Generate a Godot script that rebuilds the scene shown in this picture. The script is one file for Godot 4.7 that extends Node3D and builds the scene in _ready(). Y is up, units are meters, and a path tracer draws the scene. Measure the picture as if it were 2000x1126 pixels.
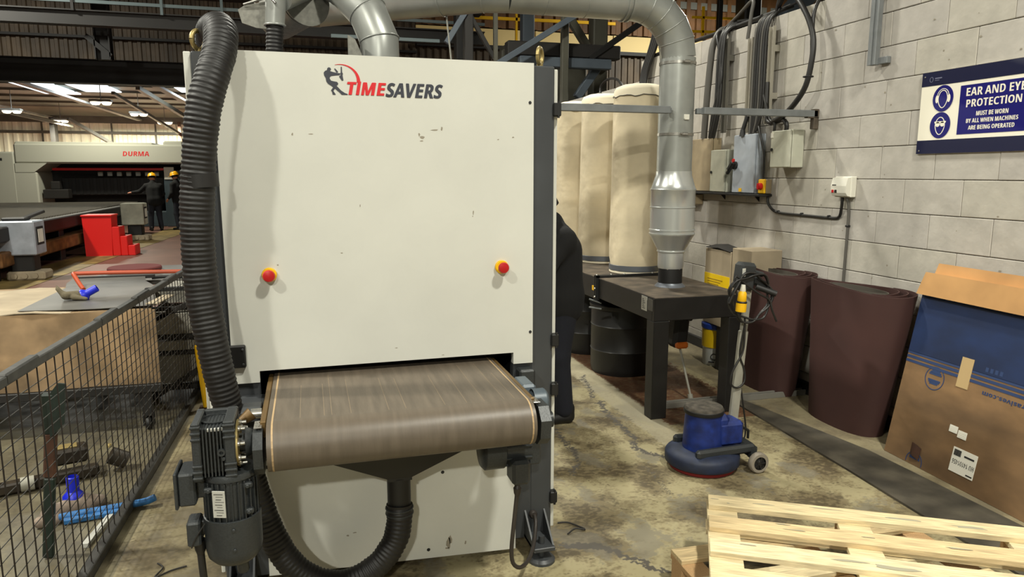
extends Node3D
# A wide-belt sanding machine in a fabrication shop. x runs along the machine's front, -z along the block wall, y up, metres.

class B:
	# collects shapes given in world coordinates (base turns them into the thing's own), commits one mesh
	var v := PackedVector3Array()
	var n := PackedVector3Array()
	var u := PackedVector2Array()
	var base := Transform3D()
	var t := Transform3D()
	func tri(a: Vector3, b: Vector3, c: Vector3, na: Vector3, nb: Vector3, nc: Vector3, ua := Vector2(), ub := Vector2(), uc := Vector2()) -> void:
		a = base * (t * a)
		b = base * (t * b)
		c = base * (t * c)
		na = (base.basis * (t.basis * na)).normalized()
		nb = (base.basis * (t.basis * nb)).normalized()
		nc = (base.basis * (t.basis * nc)).normalized()
		var f := (c - a).cross(b - a)
		if f.dot(na + nb + nc) < 0.0:
			v.append(a); v.append(c); v.append(b)
			n.append(na); n.append(nc); n.append(nb)
			u.append(ua); u.append(uc); u.append(ub)
		else:
			v.append(a); v.append(b); v.append(c)
			n.append(na); n.append(nb); n.append(nc)
			u.append(ua); u.append(ub); u.append(uc)
	func quad(a: Vector3, b: Vector3, c: Vector3, d: Vector3, nn: Vector3) -> void:
		tri(a, b, c, nn, nn, nn)
		tri(a, c, d, nn, nn, nn)
	func quadn(a: Vector3, b: Vector3, c: Vector3, d: Vector3, na: Vector3, nb: Vector3, nc: Vector3, nd: Vector3) -> void:
		tri(a, b, c, na, nb, nc)
		tri(a, c, d, na, nc, nd)
	func quad_uv(a: Vector3, b: Vector3, c: Vector3, d: Vector3, nn: Vector3) -> void:
		tri(a, b, c, nn, nn, nn, Vector2(0, 0), Vector2(1, 0), Vector2(1, 1))
		tri(a, c, d, nn, nn, nn, Vector2(0, 0), Vector2(1, 1), Vector2(0, 1))
	func box(c: Vector3, s: Vector3, bev := 0.0, q := Basis()) -> void:
		var h := s * 0.5
		bev = minf(bev, minf(h.x, minf(h.y, h.z)) * 0.9)
		for ax in 3:
			for sg in [-1.0, 1.0]:
				var nn := Vector3()
				nn[ax] = sg
				var i := (ax + 1) % 3
				var j := (ax + 2) % 3
				var p := []
				for k in [[-1, -1], [1, -1], [1, 1], [-1, 1]]:
					var w := Vector3()
					w[ax] = sg * h[ax]
					w[i] = k[0] * (h[i] - bev)
					w[j] = k[1] * (h[j] - bev)
					p.append(c + q * w)
				quad(p[0], p[1], p[2], p[3], q * nn)
		if bev <= 0.0:
			return
		for ax in 3:
			var i := (ax + 1) % 3
			var j := (ax + 2) % 3
			for si in [-1.0, 1.0]:
				for sj in [-1.0, 1.0]:
					var p := []
					for k in [[-1, 0], [1, 0], [1, 1], [-1, 1]]:
						var w := Vector3()
						w[ax] = k[0] * (h[ax] - bev)
						w[i] = si * (h[i] - (bev if k[1] == 1 else 0.0))
						w[j] = sj * (h[j] - (0.0 if k[1] == 1 else bev))
						p.append(c + q * w)
					var nn := Vector3()
					nn[i] = si
					nn[j] = sj
					quad(p[0], p[1], p[2], p[3], q * nn.normalized())
		for sx in [-1.0, 1.0]:
			for sy in [-1.0, 1.0]:
				for sz in [-1.0, 1.0]:
					var a := c + q * Vector3(sx * h.x, sy * (h.y - bev), sz * (h.z - bev))
					var b := c + q * Vector3(sx * (h.x - bev), sy * h.y, sz * (h.z - bev))
					var d := c + q * Vector3(sx * (h.x - bev), sy * (h.y - bev), sz * h.z)
					var nn := (q * Vector3(sx, sy, sz)).normalized()
					tri(a, b, d, nn, nn, nn)
	func span(a: Vector3, b: Vector3, bev := 0.0) -> void: # box between two corners
		box((a + b) * 0.5, (b - a).abs(), bev)
	func bar(p: Vector3, q: Vector3, w: float, h: float, up := Vector3.UP, bev := 0.0) -> void: # box of section w x h from p to q
		var d := (q - p).normalized()
		if absf(d.dot(up)) > 0.98:
			up = Vector3.RIGHT if absf(d.x) < 0.9 else Vector3.BACK
		var r := d.cross(up).normalized()
		box((p + q) * 0.5, Vector3(w, h, p.distance_to(q)), bev, Basis(r, r.cross(d), -d))
	func tube(pts: PackedVector3Array, rad, sides := 10, caps := true, squash := 1.0) -> void: # rad: a number or one per point
		var m := pts.size()
		var d0 := (pts[1] - pts[0]).normalized()
		var r := d0.cross(Vector3.UP)
		if r.length() < 0.05:
			r = d0.cross(Vector3.RIGHT)
		r = r.normalized()
		var prev := PackedVector3Array()
		var prevn := PackedVector3Array()
		for i in m:
			var d := (pts[mini(i + 1, m - 1)] - pts[maxi(i - 1, 0)]).normalized()
			r = (r - d * r.dot(d)).normalized()
			var w := d.cross(r)
			var rr: float = rad if rad is float else rad[i]
			var slope := 0.0
			if not rad is float:
				var ia := maxi(i - 1, 0)
				var ib := mini(i + 1, m - 1)
				slope = (rad[ib] - rad[ia]) / maxf(pts[ib].distance_to(pts[ia]), 1e-5)
			var ring := PackedVector3Array()
			var ringn := PackedVector3Array()
			for k in sides + 1:
				var a := TAU * k / sides
				var o := r * cos(a) + w * sin(a) * squash
				ring.append(pts[i] + o * rr)
				ringn.append((o - d * slope).normalized())
			if i > 0:
				for k in sides:
					quadn(prev[k], prev[k + 1], ring[k + 1], ring[k], prevn[k], prevn[k + 1], ringn[k + 1], ringn[k])
			if caps and (i == 0 or i == m - 1):
				var nn := -d if i == 0 else d
				for k in sides:
					tri(pts[i], ring[k], ring[k + 1], nn, nn, nn)
			prev = ring
			prevn = ringn
	func rod(p: Vector3, q: Vector3, r: float, sides := 10, r2 := -1.0) -> void:
		tube(PackedVector3Array([p, q]), r if r2 < 0.0 else PackedFloat32Array([r, r2]), sides)
	func lathe(prof: Array, sides: int, xf := Transform3D(), sx := 1.0, sz := 1.0) -> void: # prof: Vector2(radius, height) up the y axis of xf
		var m := prof.size()
		var seg := []
		for i in m - 1:
			var d: Vector2 = prof[i + 1] - prof[i]
			seg.append(Vector2(d.y, -d.x).normalized())
		for i in m - 1:
			var n0: Vector2 = seg[i]
			var n1: Vector2 = seg[i]
			if i > 0 and seg[i].dot(seg[i - 1]) > 0.72:
				n0 = (seg[i] + seg[i - 1]).normalized()
			if i < m - 2 and seg[i].dot(seg[i + 1]) > 0.72:
				n1 = (seg[i] + seg[i + 1]).normalized()
			var p0: Vector2 = prof[i]
			var p1: Vector2 = prof[i + 1]
			for k in sides:
				var a := TAU * k / sides
				var b := TAU * (k + 1) / sides
				var ca := Vector3(cos(a) * sx, 0, sin(a) * sz)
				var cb := Vector3(cos(b) * sx, 0, sin(b) * sz)
				var y := Vector3.UP
				var q := xf.basis
				if p0.x > 1e-5:
					tri(xf * (ca * p0.x + y * p0.y), xf * (cb * p0.x + y * p0.y), xf * (cb * p1.x + y * p1.y), q * (ca * n0.x + y * n0.y), q * (cb * n0.x + y * n0.y), q * (cb * n1.x + y * n1.y))
				if p1.x > 1e-5:
					tri(xf * (ca * p0.x + y * p0.y), xf * (cb * p1.x + y * p1.y), xf * (ca * p1.x + y * p1.y), q * (ca * n0.x + y * n0.y), q * (cb * n1.x + y * n1.y), q * (ca * n1.x + y * n1.y))
	func prism(poly: PackedVector2Array, depth: float, xf := Transform3D()) -> void: # outline in xf's xy plane, from z 0 to depth
		var idx := Geometry2D.triangulate_polygon(poly)
		var q := xf.basis
		for i in range(0, idx.size(), 3):
			for z in [0.0, depth]:
				var nn := q * Vector3(0, 0, -1.0 if z == 0.0 else 1.0) * signf(depth)
				var a := poly[idx[i]]
				var b := poly[idx[i + 1]]
				var c := poly[idx[i + 2]]
				tri(xf * Vector3(a.x, a.y, z), xf * Vector3(b.x, b.y, z), xf * Vector3(c.x, c.y, z), nn, nn, nn)
		var cw := -1.0 if Geometry2D.is_polygon_clockwise(poly) else 1.0
		for i in poly.size():
			var a := poly[i]
			var b := poly[(i + 1) % poly.size()]
			var e := (b - a).normalized()
			var nn := q * Vector3(e.y, -e.x, 0) * cw
			quad(xf * Vector3(a.x, a.y, 0), xf * Vector3(b.x, b.y, 0), xf * Vector3(b.x, b.y, depth), xf * Vector3(a.x, a.y, depth), nn)
	func loft(rings: Array, caps := true) -> void: # rings: closed loops with the same number of points
		var m := rings.size()
		var s: int = rings[0].size()
		var nr := []
		for i in m:
			var rn := PackedVector3Array()
			for k in s:
				var along: Vector3 = rings[mini(i + 1, m - 1)][k] - rings[maxi(i - 1, 0)][k]
				var round_: Vector3 = rings[i][(k + 1) % s] - rings[i][(k + s - 1) % s]
				rn.append(round_.cross(along).normalized())
			nr.append(rn)
		var mid := Vector3()
		for k in s:
			mid += rings[0][k] / s
		var flip := 1.0 if nr[0][0].dot(rings[0][0] - mid) > 0.0 else -1.0
		for i in m - 1:
			for k in s:
				var k2 := (k + 1) % s
				quadn(rings[i][k], rings[i][k2], rings[i + 1][k2], rings[i + 1][k], nr[i][k] * flip, nr[i][k2] * flip, nr[i + 1][k2] * flip, nr[i + 1][k] * flip)
		if caps:
			for e in [0, m - 1]:
				var c := Vector3()
				for k in s:
					c += rings[e][k] / s
				var inner := Vector3()
				var o: int = 1 if e == 0 else m - 2
				for k in s:
					inner += rings[o][k] / s
				var nn := (c - inner).normalized()
				for k in s:
					tri(c, rings[e][k], rings[e][(k + 1) % s], nn, nn, nn)
	func sheet(rows: Array, thick: float, smooth := true) -> void: # a surface through rows of points, given a thickness
		var m := rows.size()
		var s: int = rows[0].size()
		var nr := []
		for i in m:
			var rn := PackedVector3Array()
			for k in s:
				var a: Vector3 = rows[mini(i + 1, m - 1)][k] - rows[maxi(i - 1, 0)][k]
				var b: Vector3 = rows[i][mini(k + 1, s - 1)] - rows[i][maxi(k - 1, 0)]
				rn.append(b.cross(a).normalized())
			nr.append(rn)
		for side in [-0.5, 0.5]:
			var sg: float = signf(side)
			for i in m - 1:
				for k in s - 1:
					var f: Array = [[i, k], [i, k + 1], [i + 1, k + 1], [i + 1, k]]
					var p := []
					var q := []
					for e in f:
						p.append(rows[e[0]][e[1]] + nr[e[0]][e[1]] * thick * side)
						q.append(nr[e[0]][e[1]] * sg)
					quadn(p[0], p[1], p[2], p[3], q[0], q[1], q[2], q[3])
		var rim := []
		for k in s: rim.append([0, k])
		for i in range(1, m): rim.append([i, s - 1])
		for k in range(s - 2, -1, -1): rim.append([m - 1, k])
		for i in range(m - 2, 0, -1): rim.append([i, 0])
		var mid: Vector3 = rows[m / 2][s / 2]
		for e in rim.size():
			var a: Array = rim[e]
			var b: Array = rim[(e + 1) % rim.size()]
			var pa: Vector3 = rows[a[0]][a[1]]
			var pb: Vector3 = rows[b[0]][b[1]]
			var na: Vector3 = nr[a[0]][a[1]]
			var nn := (pb - pa).cross(na).normalized()
			if nn.dot(pa - mid) < 0.0:
				nn = -nn
			quad(pa - na * thick * 0.5, pb - nr[b[0]][b[1]] * thick * 0.5, pb + nr[b[0]][b[1]] * thick * 0.5, pa + na * thick * 0.5, nn)
	func torus(c: Vector3, axis: Vector3, ring_r: float, r: float, seg := 20, sides := 8, from := 0.0, to := TAU) -> void:
		var a := axis.cross(Vector3.UP)
		if a.length() < 0.05:
			a = axis.cross(Vector3.RIGHT)
		a = a.normalized()
		var b := axis.normalized().cross(a)
		var pts := PackedVector3Array()
		for i in seg + 1:
			var f := lerpf(from, to, float(i) / seg)
			pts.append(c + (a * cos(f) + b * sin(f)) * ring_r)
		tube(pts, r, sides, to - from < TAU - 0.01)
	func mesh() -> ArrayMesh:
		var arr := []
		arr.resize(Mesh.ARRAY_MAX)
		arr[Mesh.ARRAY_VERTEX] = v
		arr[Mesh.ARRAY_NORMAL] = n
		arr[Mesh.ARRAY_TEX_UV] = u
		var m := ArrayMesh.new()
		m.add_surface_from_arrays(Mesh.PRIMITIVE_TRIANGLES, arr)
		return m

var here := Transform3D() # world to the thing being built
var used := {}
var M := {}
var fonts := {}
var noises := {}

func numbered(called: String) -> String:
	var k: int = used.get(called, 0)
	used[called] = k + 1
	return called if k == 0 else "%s_%03d" % [called, k]

func nb(t := Transform3D()) -> B:
	var b := B.new()
	b.base = here
	b.t = t
	return b

func tag(o: Node3D, label: String, category: String, group := "", kind := "") -> Node3D:
	if label: o.set_meta("label", label)
	if category: o.set_meta("category", category)
	if group: o.set_meta("group", group)
	if kind: o.set_meta("kind", kind)
	return o

func thing(called: String, label: String, category: String, at := Vector3.ZERO, group := "", kind := "", turn := 0.0) -> Node3D:
	var o := Node3D.new()
	o.name = numbered(called)
	add_child(o)
	o.position = at
	o.rotation.y = turn
	here = o.transform.affine_inverse()
	return tag(o, label, category, group, kind)

func part(parent: Node3D, called: String, b: B, m: Material, label := "", kind := "") -> MeshInstance3D:
	var o := MeshInstance3D.new()
	o.name = called
	o.mesh = b.mesh()
	o.material_override = m
	parent.add_child(o, true)
	if label: o.set_meta("label", label)
	if kind: o.set_meta("kind", kind)
	return o

func start(at := Vector3.ZERO, turn := 0.0) -> B: # a builder for a thing that is one mesh with its base at that place
	here = Transform3D(Basis(Vector3.UP, turn), at).affine_inverse()
	return nb()

func single(called: String, label: String, category: String, b: B, m: Material, group := "", kind := "") -> MeshInstance3D:
	var o := MeshInstance3D.new()
	o.name = numbered(called)
	o.mesh = b.mesh()
	o.material_override = m
	add_child(o)
	o.transform = here.affine_inverse()
	tag(o, label, category, group, kind)
	return o

func copy(o: Node3D, at: Vector3, label: String, turn := 0.0) -> Node3D:
	var c: Node3D = o.duplicate()
	c.name = numbered(String(o.name).trim_suffix("_001"))
	add_child(c)
	c.position = at
	c.rotation.y = turn
	if label: c.set_meta("label", label)
	return c

func lin(p: Vector3, q: Vector3, m: int) -> PackedVector3Array:
	var r := PackedVector3Array()
	for i in m + 1:
		r.append(p.lerp(q, float(i) / m))
	return r

func smooth(pts: Array, step: float) -> PackedVector3Array: # a Catmull-Rom curve through the points, resampled evenly
	var d := PackedVector3Array()
	for i in pts.size() - 1:
		var a: Vector3 = pts[maxi(i - 1, 0)]
		var b: Vector3 = pts[i]
		var c: Vector3 = pts[i + 1]
		var e: Vector3 = pts[mini(i + 2, pts.size() - 1)]
		for k in 24:
			d.append(b.cubic_interpolate(c, a, e, k / 24.0))
	d.append(pts[-1])
	var out := PackedVector3Array([d[0]])
	var left := step
	for i in d.size() - 1:
		var p := d[i]
		var l := p.distance_to(d[i + 1])
		while l >= left and l > 0.0:
			p = p.lerp(d[i + 1], left / l)
			out.append(p)
			l = p.distance_to(d[i + 1])
			left = step
		left -= l
	if out[-1].distance_to(d[-1]) > step * 0.3:
		out.append(d[-1])
	return out

func frame(o: Vector3, x: Vector3, y: Vector3) -> Transform3D: # axes x and y, z across both
	x = x.normalized()
	var z := x.cross(y).normalized()
	return Transform3D(Basis(x, z.cross(x), z), o)

func axis_up(o: Vector3, y: Vector3) -> Transform3D: # a frame whose y axis points along y
	y = y.normalized()
	var x := y.cross(Vector3.FORWARD if absf(y.z) < 0.9 else Vector3.RIGHT).normalized()
	return Transform3D(Basis(x, y, x.cross(y)), o)

func ellipse(rx: float, ry: float, m := 24, c := Vector2.ZERO) -> PackedVector2Array:
	var p := PackedVector2Array()
	for i in m:
		p.append(c + Vector2(cos(TAU * i / m) * rx, sin(TAU * i / m) * ry))
	return p

func write(b: B, text: String, bold: bool, xf: Transform3D, width: float, height: float, slant := 0.0, depth := 0.002) -> void: # raised lettering, centred on xf, fitted to width x height
	var tm := TextMesh.new()
	var key := "bold" if bold else "plain"
	if not fonts.has(key):
		var f := SystemFont.new()
		f.font_names = PackedStringArray(["Droid Sans"])
		f.font_weight = 700 if bold else 400
		fonts[key] = f
	tm.font = fonts[key]
	tm.text = text
	tm.font_size = 48
	tm.pixel_size = 0.01
	tm.depth = 0.1
	tm.curve_step = 2.0
	for s in tm.get_surface_count():
		var arr := tm.surface_get_arrays(s)
		var pts: PackedVector3Array = arr[Mesh.ARRAY_VERTEX]
		var nrm: PackedVector3Array = arr[Mesh.ARRAY_NORMAL]
		var ind = arr[Mesh.ARRAY_INDEX]
		var idx: PackedInt32Array = ind if ind != null and ind.size() else PackedInt32Array(range(pts.size()))
		var bb := AABB(pts[0], Vector3())
		for p in pts:
			bb = bb.expand(p)
		var c := bb.get_center()
		var q := PackedVector3Array()
		for p in pts:
			var w := Vector3((p.x - c.x) / bb.size.x * width, (p.y - c.y) / bb.size.y * height, (p.z - bb.position.z) / bb.size.z * depth)
			w.x += w.y * slant
			q.append(xf * w)
		for i in range(0, idx.size(), 3):
			b.tri(q[idx[i]], q[idx[i + 1]], q[idx[i + 2]], xf.basis * nrm[idx[i]], xf.basis * nrm[idx[i + 1]], xf.basis * nrm[idx[i + 2]])

# ---- bodies: tapered capsules joined by a smooth minimum, meshed as surface nets
func body(bones: Array, cell: float, k := 0.03) -> B:
	var lo := Vector3(1e9, 1e9, 1e9)
	var hi := -lo
	for bn in bones:
		var r := maxf(bn[2], bn[3]) + cell * 3.0
		for e in 2:
			lo = lo.min(bn[e] - Vector3.ONE * r)
			hi = hi.max(bn[e] + Vector3.ONE * r)
	var nx := int((hi.x - lo.x) / cell) + 2
	var ny := int((hi.y - lo.y) / cell) + 2
	var nz := int((hi.z - lo.z) / cell) + 2
	var g := PackedFloat32Array()
	g.resize(nx * ny * nz)
	g.fill(1.0)
	for bn in bones:
		var a: Vector3 = bn[0]
		var ra: float = bn[2]
		var rb: float = bn[3]
		var ab: Vector3 = bn[1] - a
		var ll := maxf(ab.length_squared(), 1e-9)
		var flat: Vector3 = bn[4] if bn.size() > 4 else Vector3.ONE # stretches space, for flattened shapes
		var pad := Vector3.ONE * (maxf(ra, rb) + k + cell * 2.0) / minf(flat.x, minf(flat.y, flat.z))
		var i0 := Vector3i(((a.min(bn[1]) - pad - lo) / cell).floor()).max(Vector3i.ZERO)
		var i1 := Vector3i(((a.max(bn[1]) + pad - lo) / cell).ceil()).min(Vector3i(nx - 1, ny - 1, nz - 1))
		for z in range(i0.z, i1.z + 1):
			for y in range(i0.y, i1.y + 1):
				var row := (z * ny + y) * nx
				for x in range(i0.x, i1.x + 1):
					var p := lo + Vector3(x, y, z) * cell - a
					var h := clampf(p.dot(ab) / ll, 0.0, 1.0)
					var d := ((p - ab * h) * flat).length() - lerpf(ra, rb, h)
					var o := g[row + x]
					var m := maxf(k - absf(o - d), 0.0) / k
					g[row + x] = minf(o, d) - m * m * k * 0.25
	var at := PackedInt32Array()
	at.resize(nx * ny * nz)
	at.fill(-1)
	var vs := PackedVector3Array()
	var ns := PackedVector3Array()
	var off := PackedInt32Array([0, 1, nx, nx + 1, nx * ny, nx * ny + 1, nx * ny + nx, nx * ny + nx + 1])
	var crn := [Vector3(0, 0, 0), Vector3(1, 0, 0), Vector3(0, 1, 0), Vector3(1, 1, 0), Vector3(0, 0, 1), Vector3(1, 0, 1), Vector3(0, 1, 1), Vector3(1, 1, 1)]
	var eds := [[0, 1], [2, 3], [4, 5], [6, 7], [0, 2], [1, 3], [4, 6], [5, 7], [0, 4], [1, 5], [2, 6], [3, 7]]
	for z in nz - 1:
		for y in ny - 1:
			for x in nx - 1:
				var i := (z * ny + y) * nx + x
				if g[i] > cell * 2.5:
					continue
				var neg := 0
				for c in 8:
					if g[i + off[c]] < 0.0: neg += 1
				if neg == 0 or neg == 8:
					continue
				var s := Vector3()
				var cnt := 0
				for e in eds:
					var da := g[i + off[e[0]]]
					var db := g[i + off[e[1]]]
					if (da < 0.0) != (db < 0.0):
						s += crn[e[0]].lerp(crn[e[1]], da / (da - db))
						cnt += 1
				at[i] = vs.size()
				vs.append(lo + (Vector3(x, y, z) + s / cnt) * cell)
				var gr := Vector3()
				for c in 8:
					gr += (crn[c] * 2.0 - Vector3.ONE) * g[i + off[c]]
				ns.append(gr.normalized())
	var b := nb()
	for z in range(1, nz - 1):
		for y in range(1, ny - 1):
			for x in range(1, nx - 1):
				var i := (z * ny + y) * nx + x
				var d := g[i]
				for ax in 3:
					var st: int = [1, nx, nx * ny][ax]
					if (d < 0.0) == (g[i + st] < 0.0):
						continue
					var p: int = [nx, nx * ny, 1][ax]
					var q: int = [nx * ny, 1, nx][ax]
					var c0 := at[i]
					var c1 := at[i - p]
					var c2 := at[i - p - q]
					var c3 := at[i - q]
					if c0 < 0 or c1 < 0 or c2 < 0 or c3 < 0:
						continue
					b.quadn(vs[c0], vs[c1], vs[c2], vs[c3], ns[c0], ns[c1], ns[c2], ns[c3])
	return b

# ---- materials
func noise_tex(key: String, type: int, freq: float, lo: float, hi: float, oct := 4, seed_ := 1) -> NoiseTexture2D:
	if not noises.has(key):
		var f := FastNoiseLite.new()
		f.seed = seed_
		f.noise_type = type as FastNoiseLite.NoiseType
		f.frequency = freq
		f.fractal_octaves = oct
		var t := NoiseTexture2D.new()
		t.width = 256
		t.height = 256
		t.seamless = true
		t.noise = f
		var g := Gradient.new()
		g.set_color(0, Color(lo, lo, lo))
		g.set_color(1, Color(hi, hi, hi))
		t.color_ramp = g
		noises[key] = t
	return noises[key]

func bump_tex(key: String, freq: float, strength: float, seed_ := 5) -> NoiseTexture2D:
	if not noises.has(key):
		var f := FastNoiseLite.new()
		f.seed = seed_
		f.frequency = freq
		f.fractal_octaves = 4
		var t := NoiseTexture2D.new()
		t.width = 256
		t.height = 256
		t.seamless = true
		t.as_normal_map = true
		t.bump_strength = strength
		t.noise = f
		noises[key] = t
	return noises[key]

func mat(key: String, c: Color, rough := 0.6, metal := 0.0, tex: Texture2D = null, scale := Vector3.ONE, bump: Texture2D = null, bump_k := 1.0, world := false) -> StandardMaterial3D:
	var m := StandardMaterial3D.new()
	m.resource_name = key
	m.albedo_color = c
	m.roughness = rough
	m.metallic = metal
	if tex or bump:
		m.uv1_triplanar = true
		m.uv1_world_triplanar = world
		m.uv1_scale = scale
	if tex:
		m.albedo_texture = tex
	if bump:
		m.normal_enabled = true
		m.normal_texture = bump
		m.normal_scale = bump_k
	M[key] = m
	return m

func glow(key: String, c: Color, energy: float) -> StandardMaterial3D:
	var m := StandardMaterial3D.new()
	m.albedo_color = Color(0.9, 0.9, 0.9)
	m.emission_enabled = true
	m.emission = c
	m.emission_energy_multiplier = energy
	M[key] = m
	return m

func area(called: String, at: Vector3, size: Vector2, energy: float, c: Color) -> void: # a lamp's light, facing down
	var l := AreaLight3D.new()
	l.name = called
	l.area_size = size
	l.light_energy = energy
	l.light_color = c
	l.area_range = 90.0
	l.area_attenuation = 2.0
	l.shadow_enabled = true
	add_child(l, true)
	l.position = at
	l.rotation_degrees = Vector3(-90, 0, 0)

func _ready() -> void:
	# camera: eye height, turned towards the block wall and tilted down
	var cam := Camera3D.new()
	cam.name = "camera"
	cam.fov = rad_to_deg(2.0 * atan(563.0 / 1385.0))
	cam.near = 0.05
	cam.far = 200.0
	add_child(cam)
	cam.position = Vector3(0, 1.75, 0)
	cam.rotation_degrees = Vector3(-9.22, -15.9, 0)
	cam.current = true
	# a dim overcast sky outside the closed building
	var env := Environment.new()
	env.background_mode = Environment.BG_COLOR
	env.background_color = Color(0.62, 0.68, 0.74)
	env.background_energy_multiplier = 0.5
	env.tonemap_mode = Environment.TONE_MAPPER_LINEAR
	env.tonemap_exposure = 1.0
	env.sdfgi_enabled = true
	env.ssao_enabled = true
	env.ssil_enabled = true
	var we := WorldEnvironment.new()
	we.name = "world_environment"
	we.environment = env
	add_child(we)
	# high-bay lamps: the nearest three hang behind and above the camera
	var warm := Color(1.0, 0.99, 0.935)
	for l in [[Vector3(-3.9, 6.6, 1.5), 40.0], [Vector3(2.2, 6.6, 0.4), 44.0], [Vector3(-2.4, 6.6, 8.0), 104.0], [Vector3(-5.0, 6.9, -3.6), 72.0], [Vector3(1.6, 6.9, -8.0), 36.0], [Vector3(11.5, 7.4, -15.0), 120.0], [Vector3(-7.0, 6.9, -13.5), 75.0]]:
		high_bays.append(l[0])
		area("high_bay_light", l[0] - Vector3(0, 0.16, 0), Vector2(0.4, 0.4), l[1], warm)
	for l in [[Vector3(-9.86, 5.3, -41.1), 70.0], [Vector3(-9.64, 5.3, -48.5), 90.0], [Vector3(-9.51, 5.3, -56.0), 240.0], [Vector3(-16.2, 5.3, -48.2), 90.0], [Vector3(-16.0, 5.3, -56.0), 240.0], [Vector3(-9.9, 5.3, -31.0), 40.0], [Vector3(-6.0, 5.0, -23.5), 26.0]]:
		twin_lamps.append(l[0])
		area("twin_lamp_light", l[0] - Vector3(0, 0.2, 0), Vector2(0.9, 0.4), l[1], Color(1.0, 0.985, 0.90))
	for s in [[-14.8, -12.9, -49.5, -43.0], [-12.2, -10.3, -47.7, -43.0], [-6.9, -5.0, -46.5, -42.0]]:
		skylights.append(s)
		area("skylight_light", Vector3((s[0] + s[1]) / 2, 6.3, (s[2] + s[3]) / 2), Vector2(s[1] - s[0], s[3] - s[2]), 60.0, Color(0.92, 0.97, 1.0))
	materials()
	building()
	block_wall()
	background_steel()
	machine()
	ducts()
	dust_collector()
	wall_services()
	right_side_things()
	pallets()
	left_side_things()
	far_things()
	people()

var high_bays := []
var twin_lamps := []
var skylights := []

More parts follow.
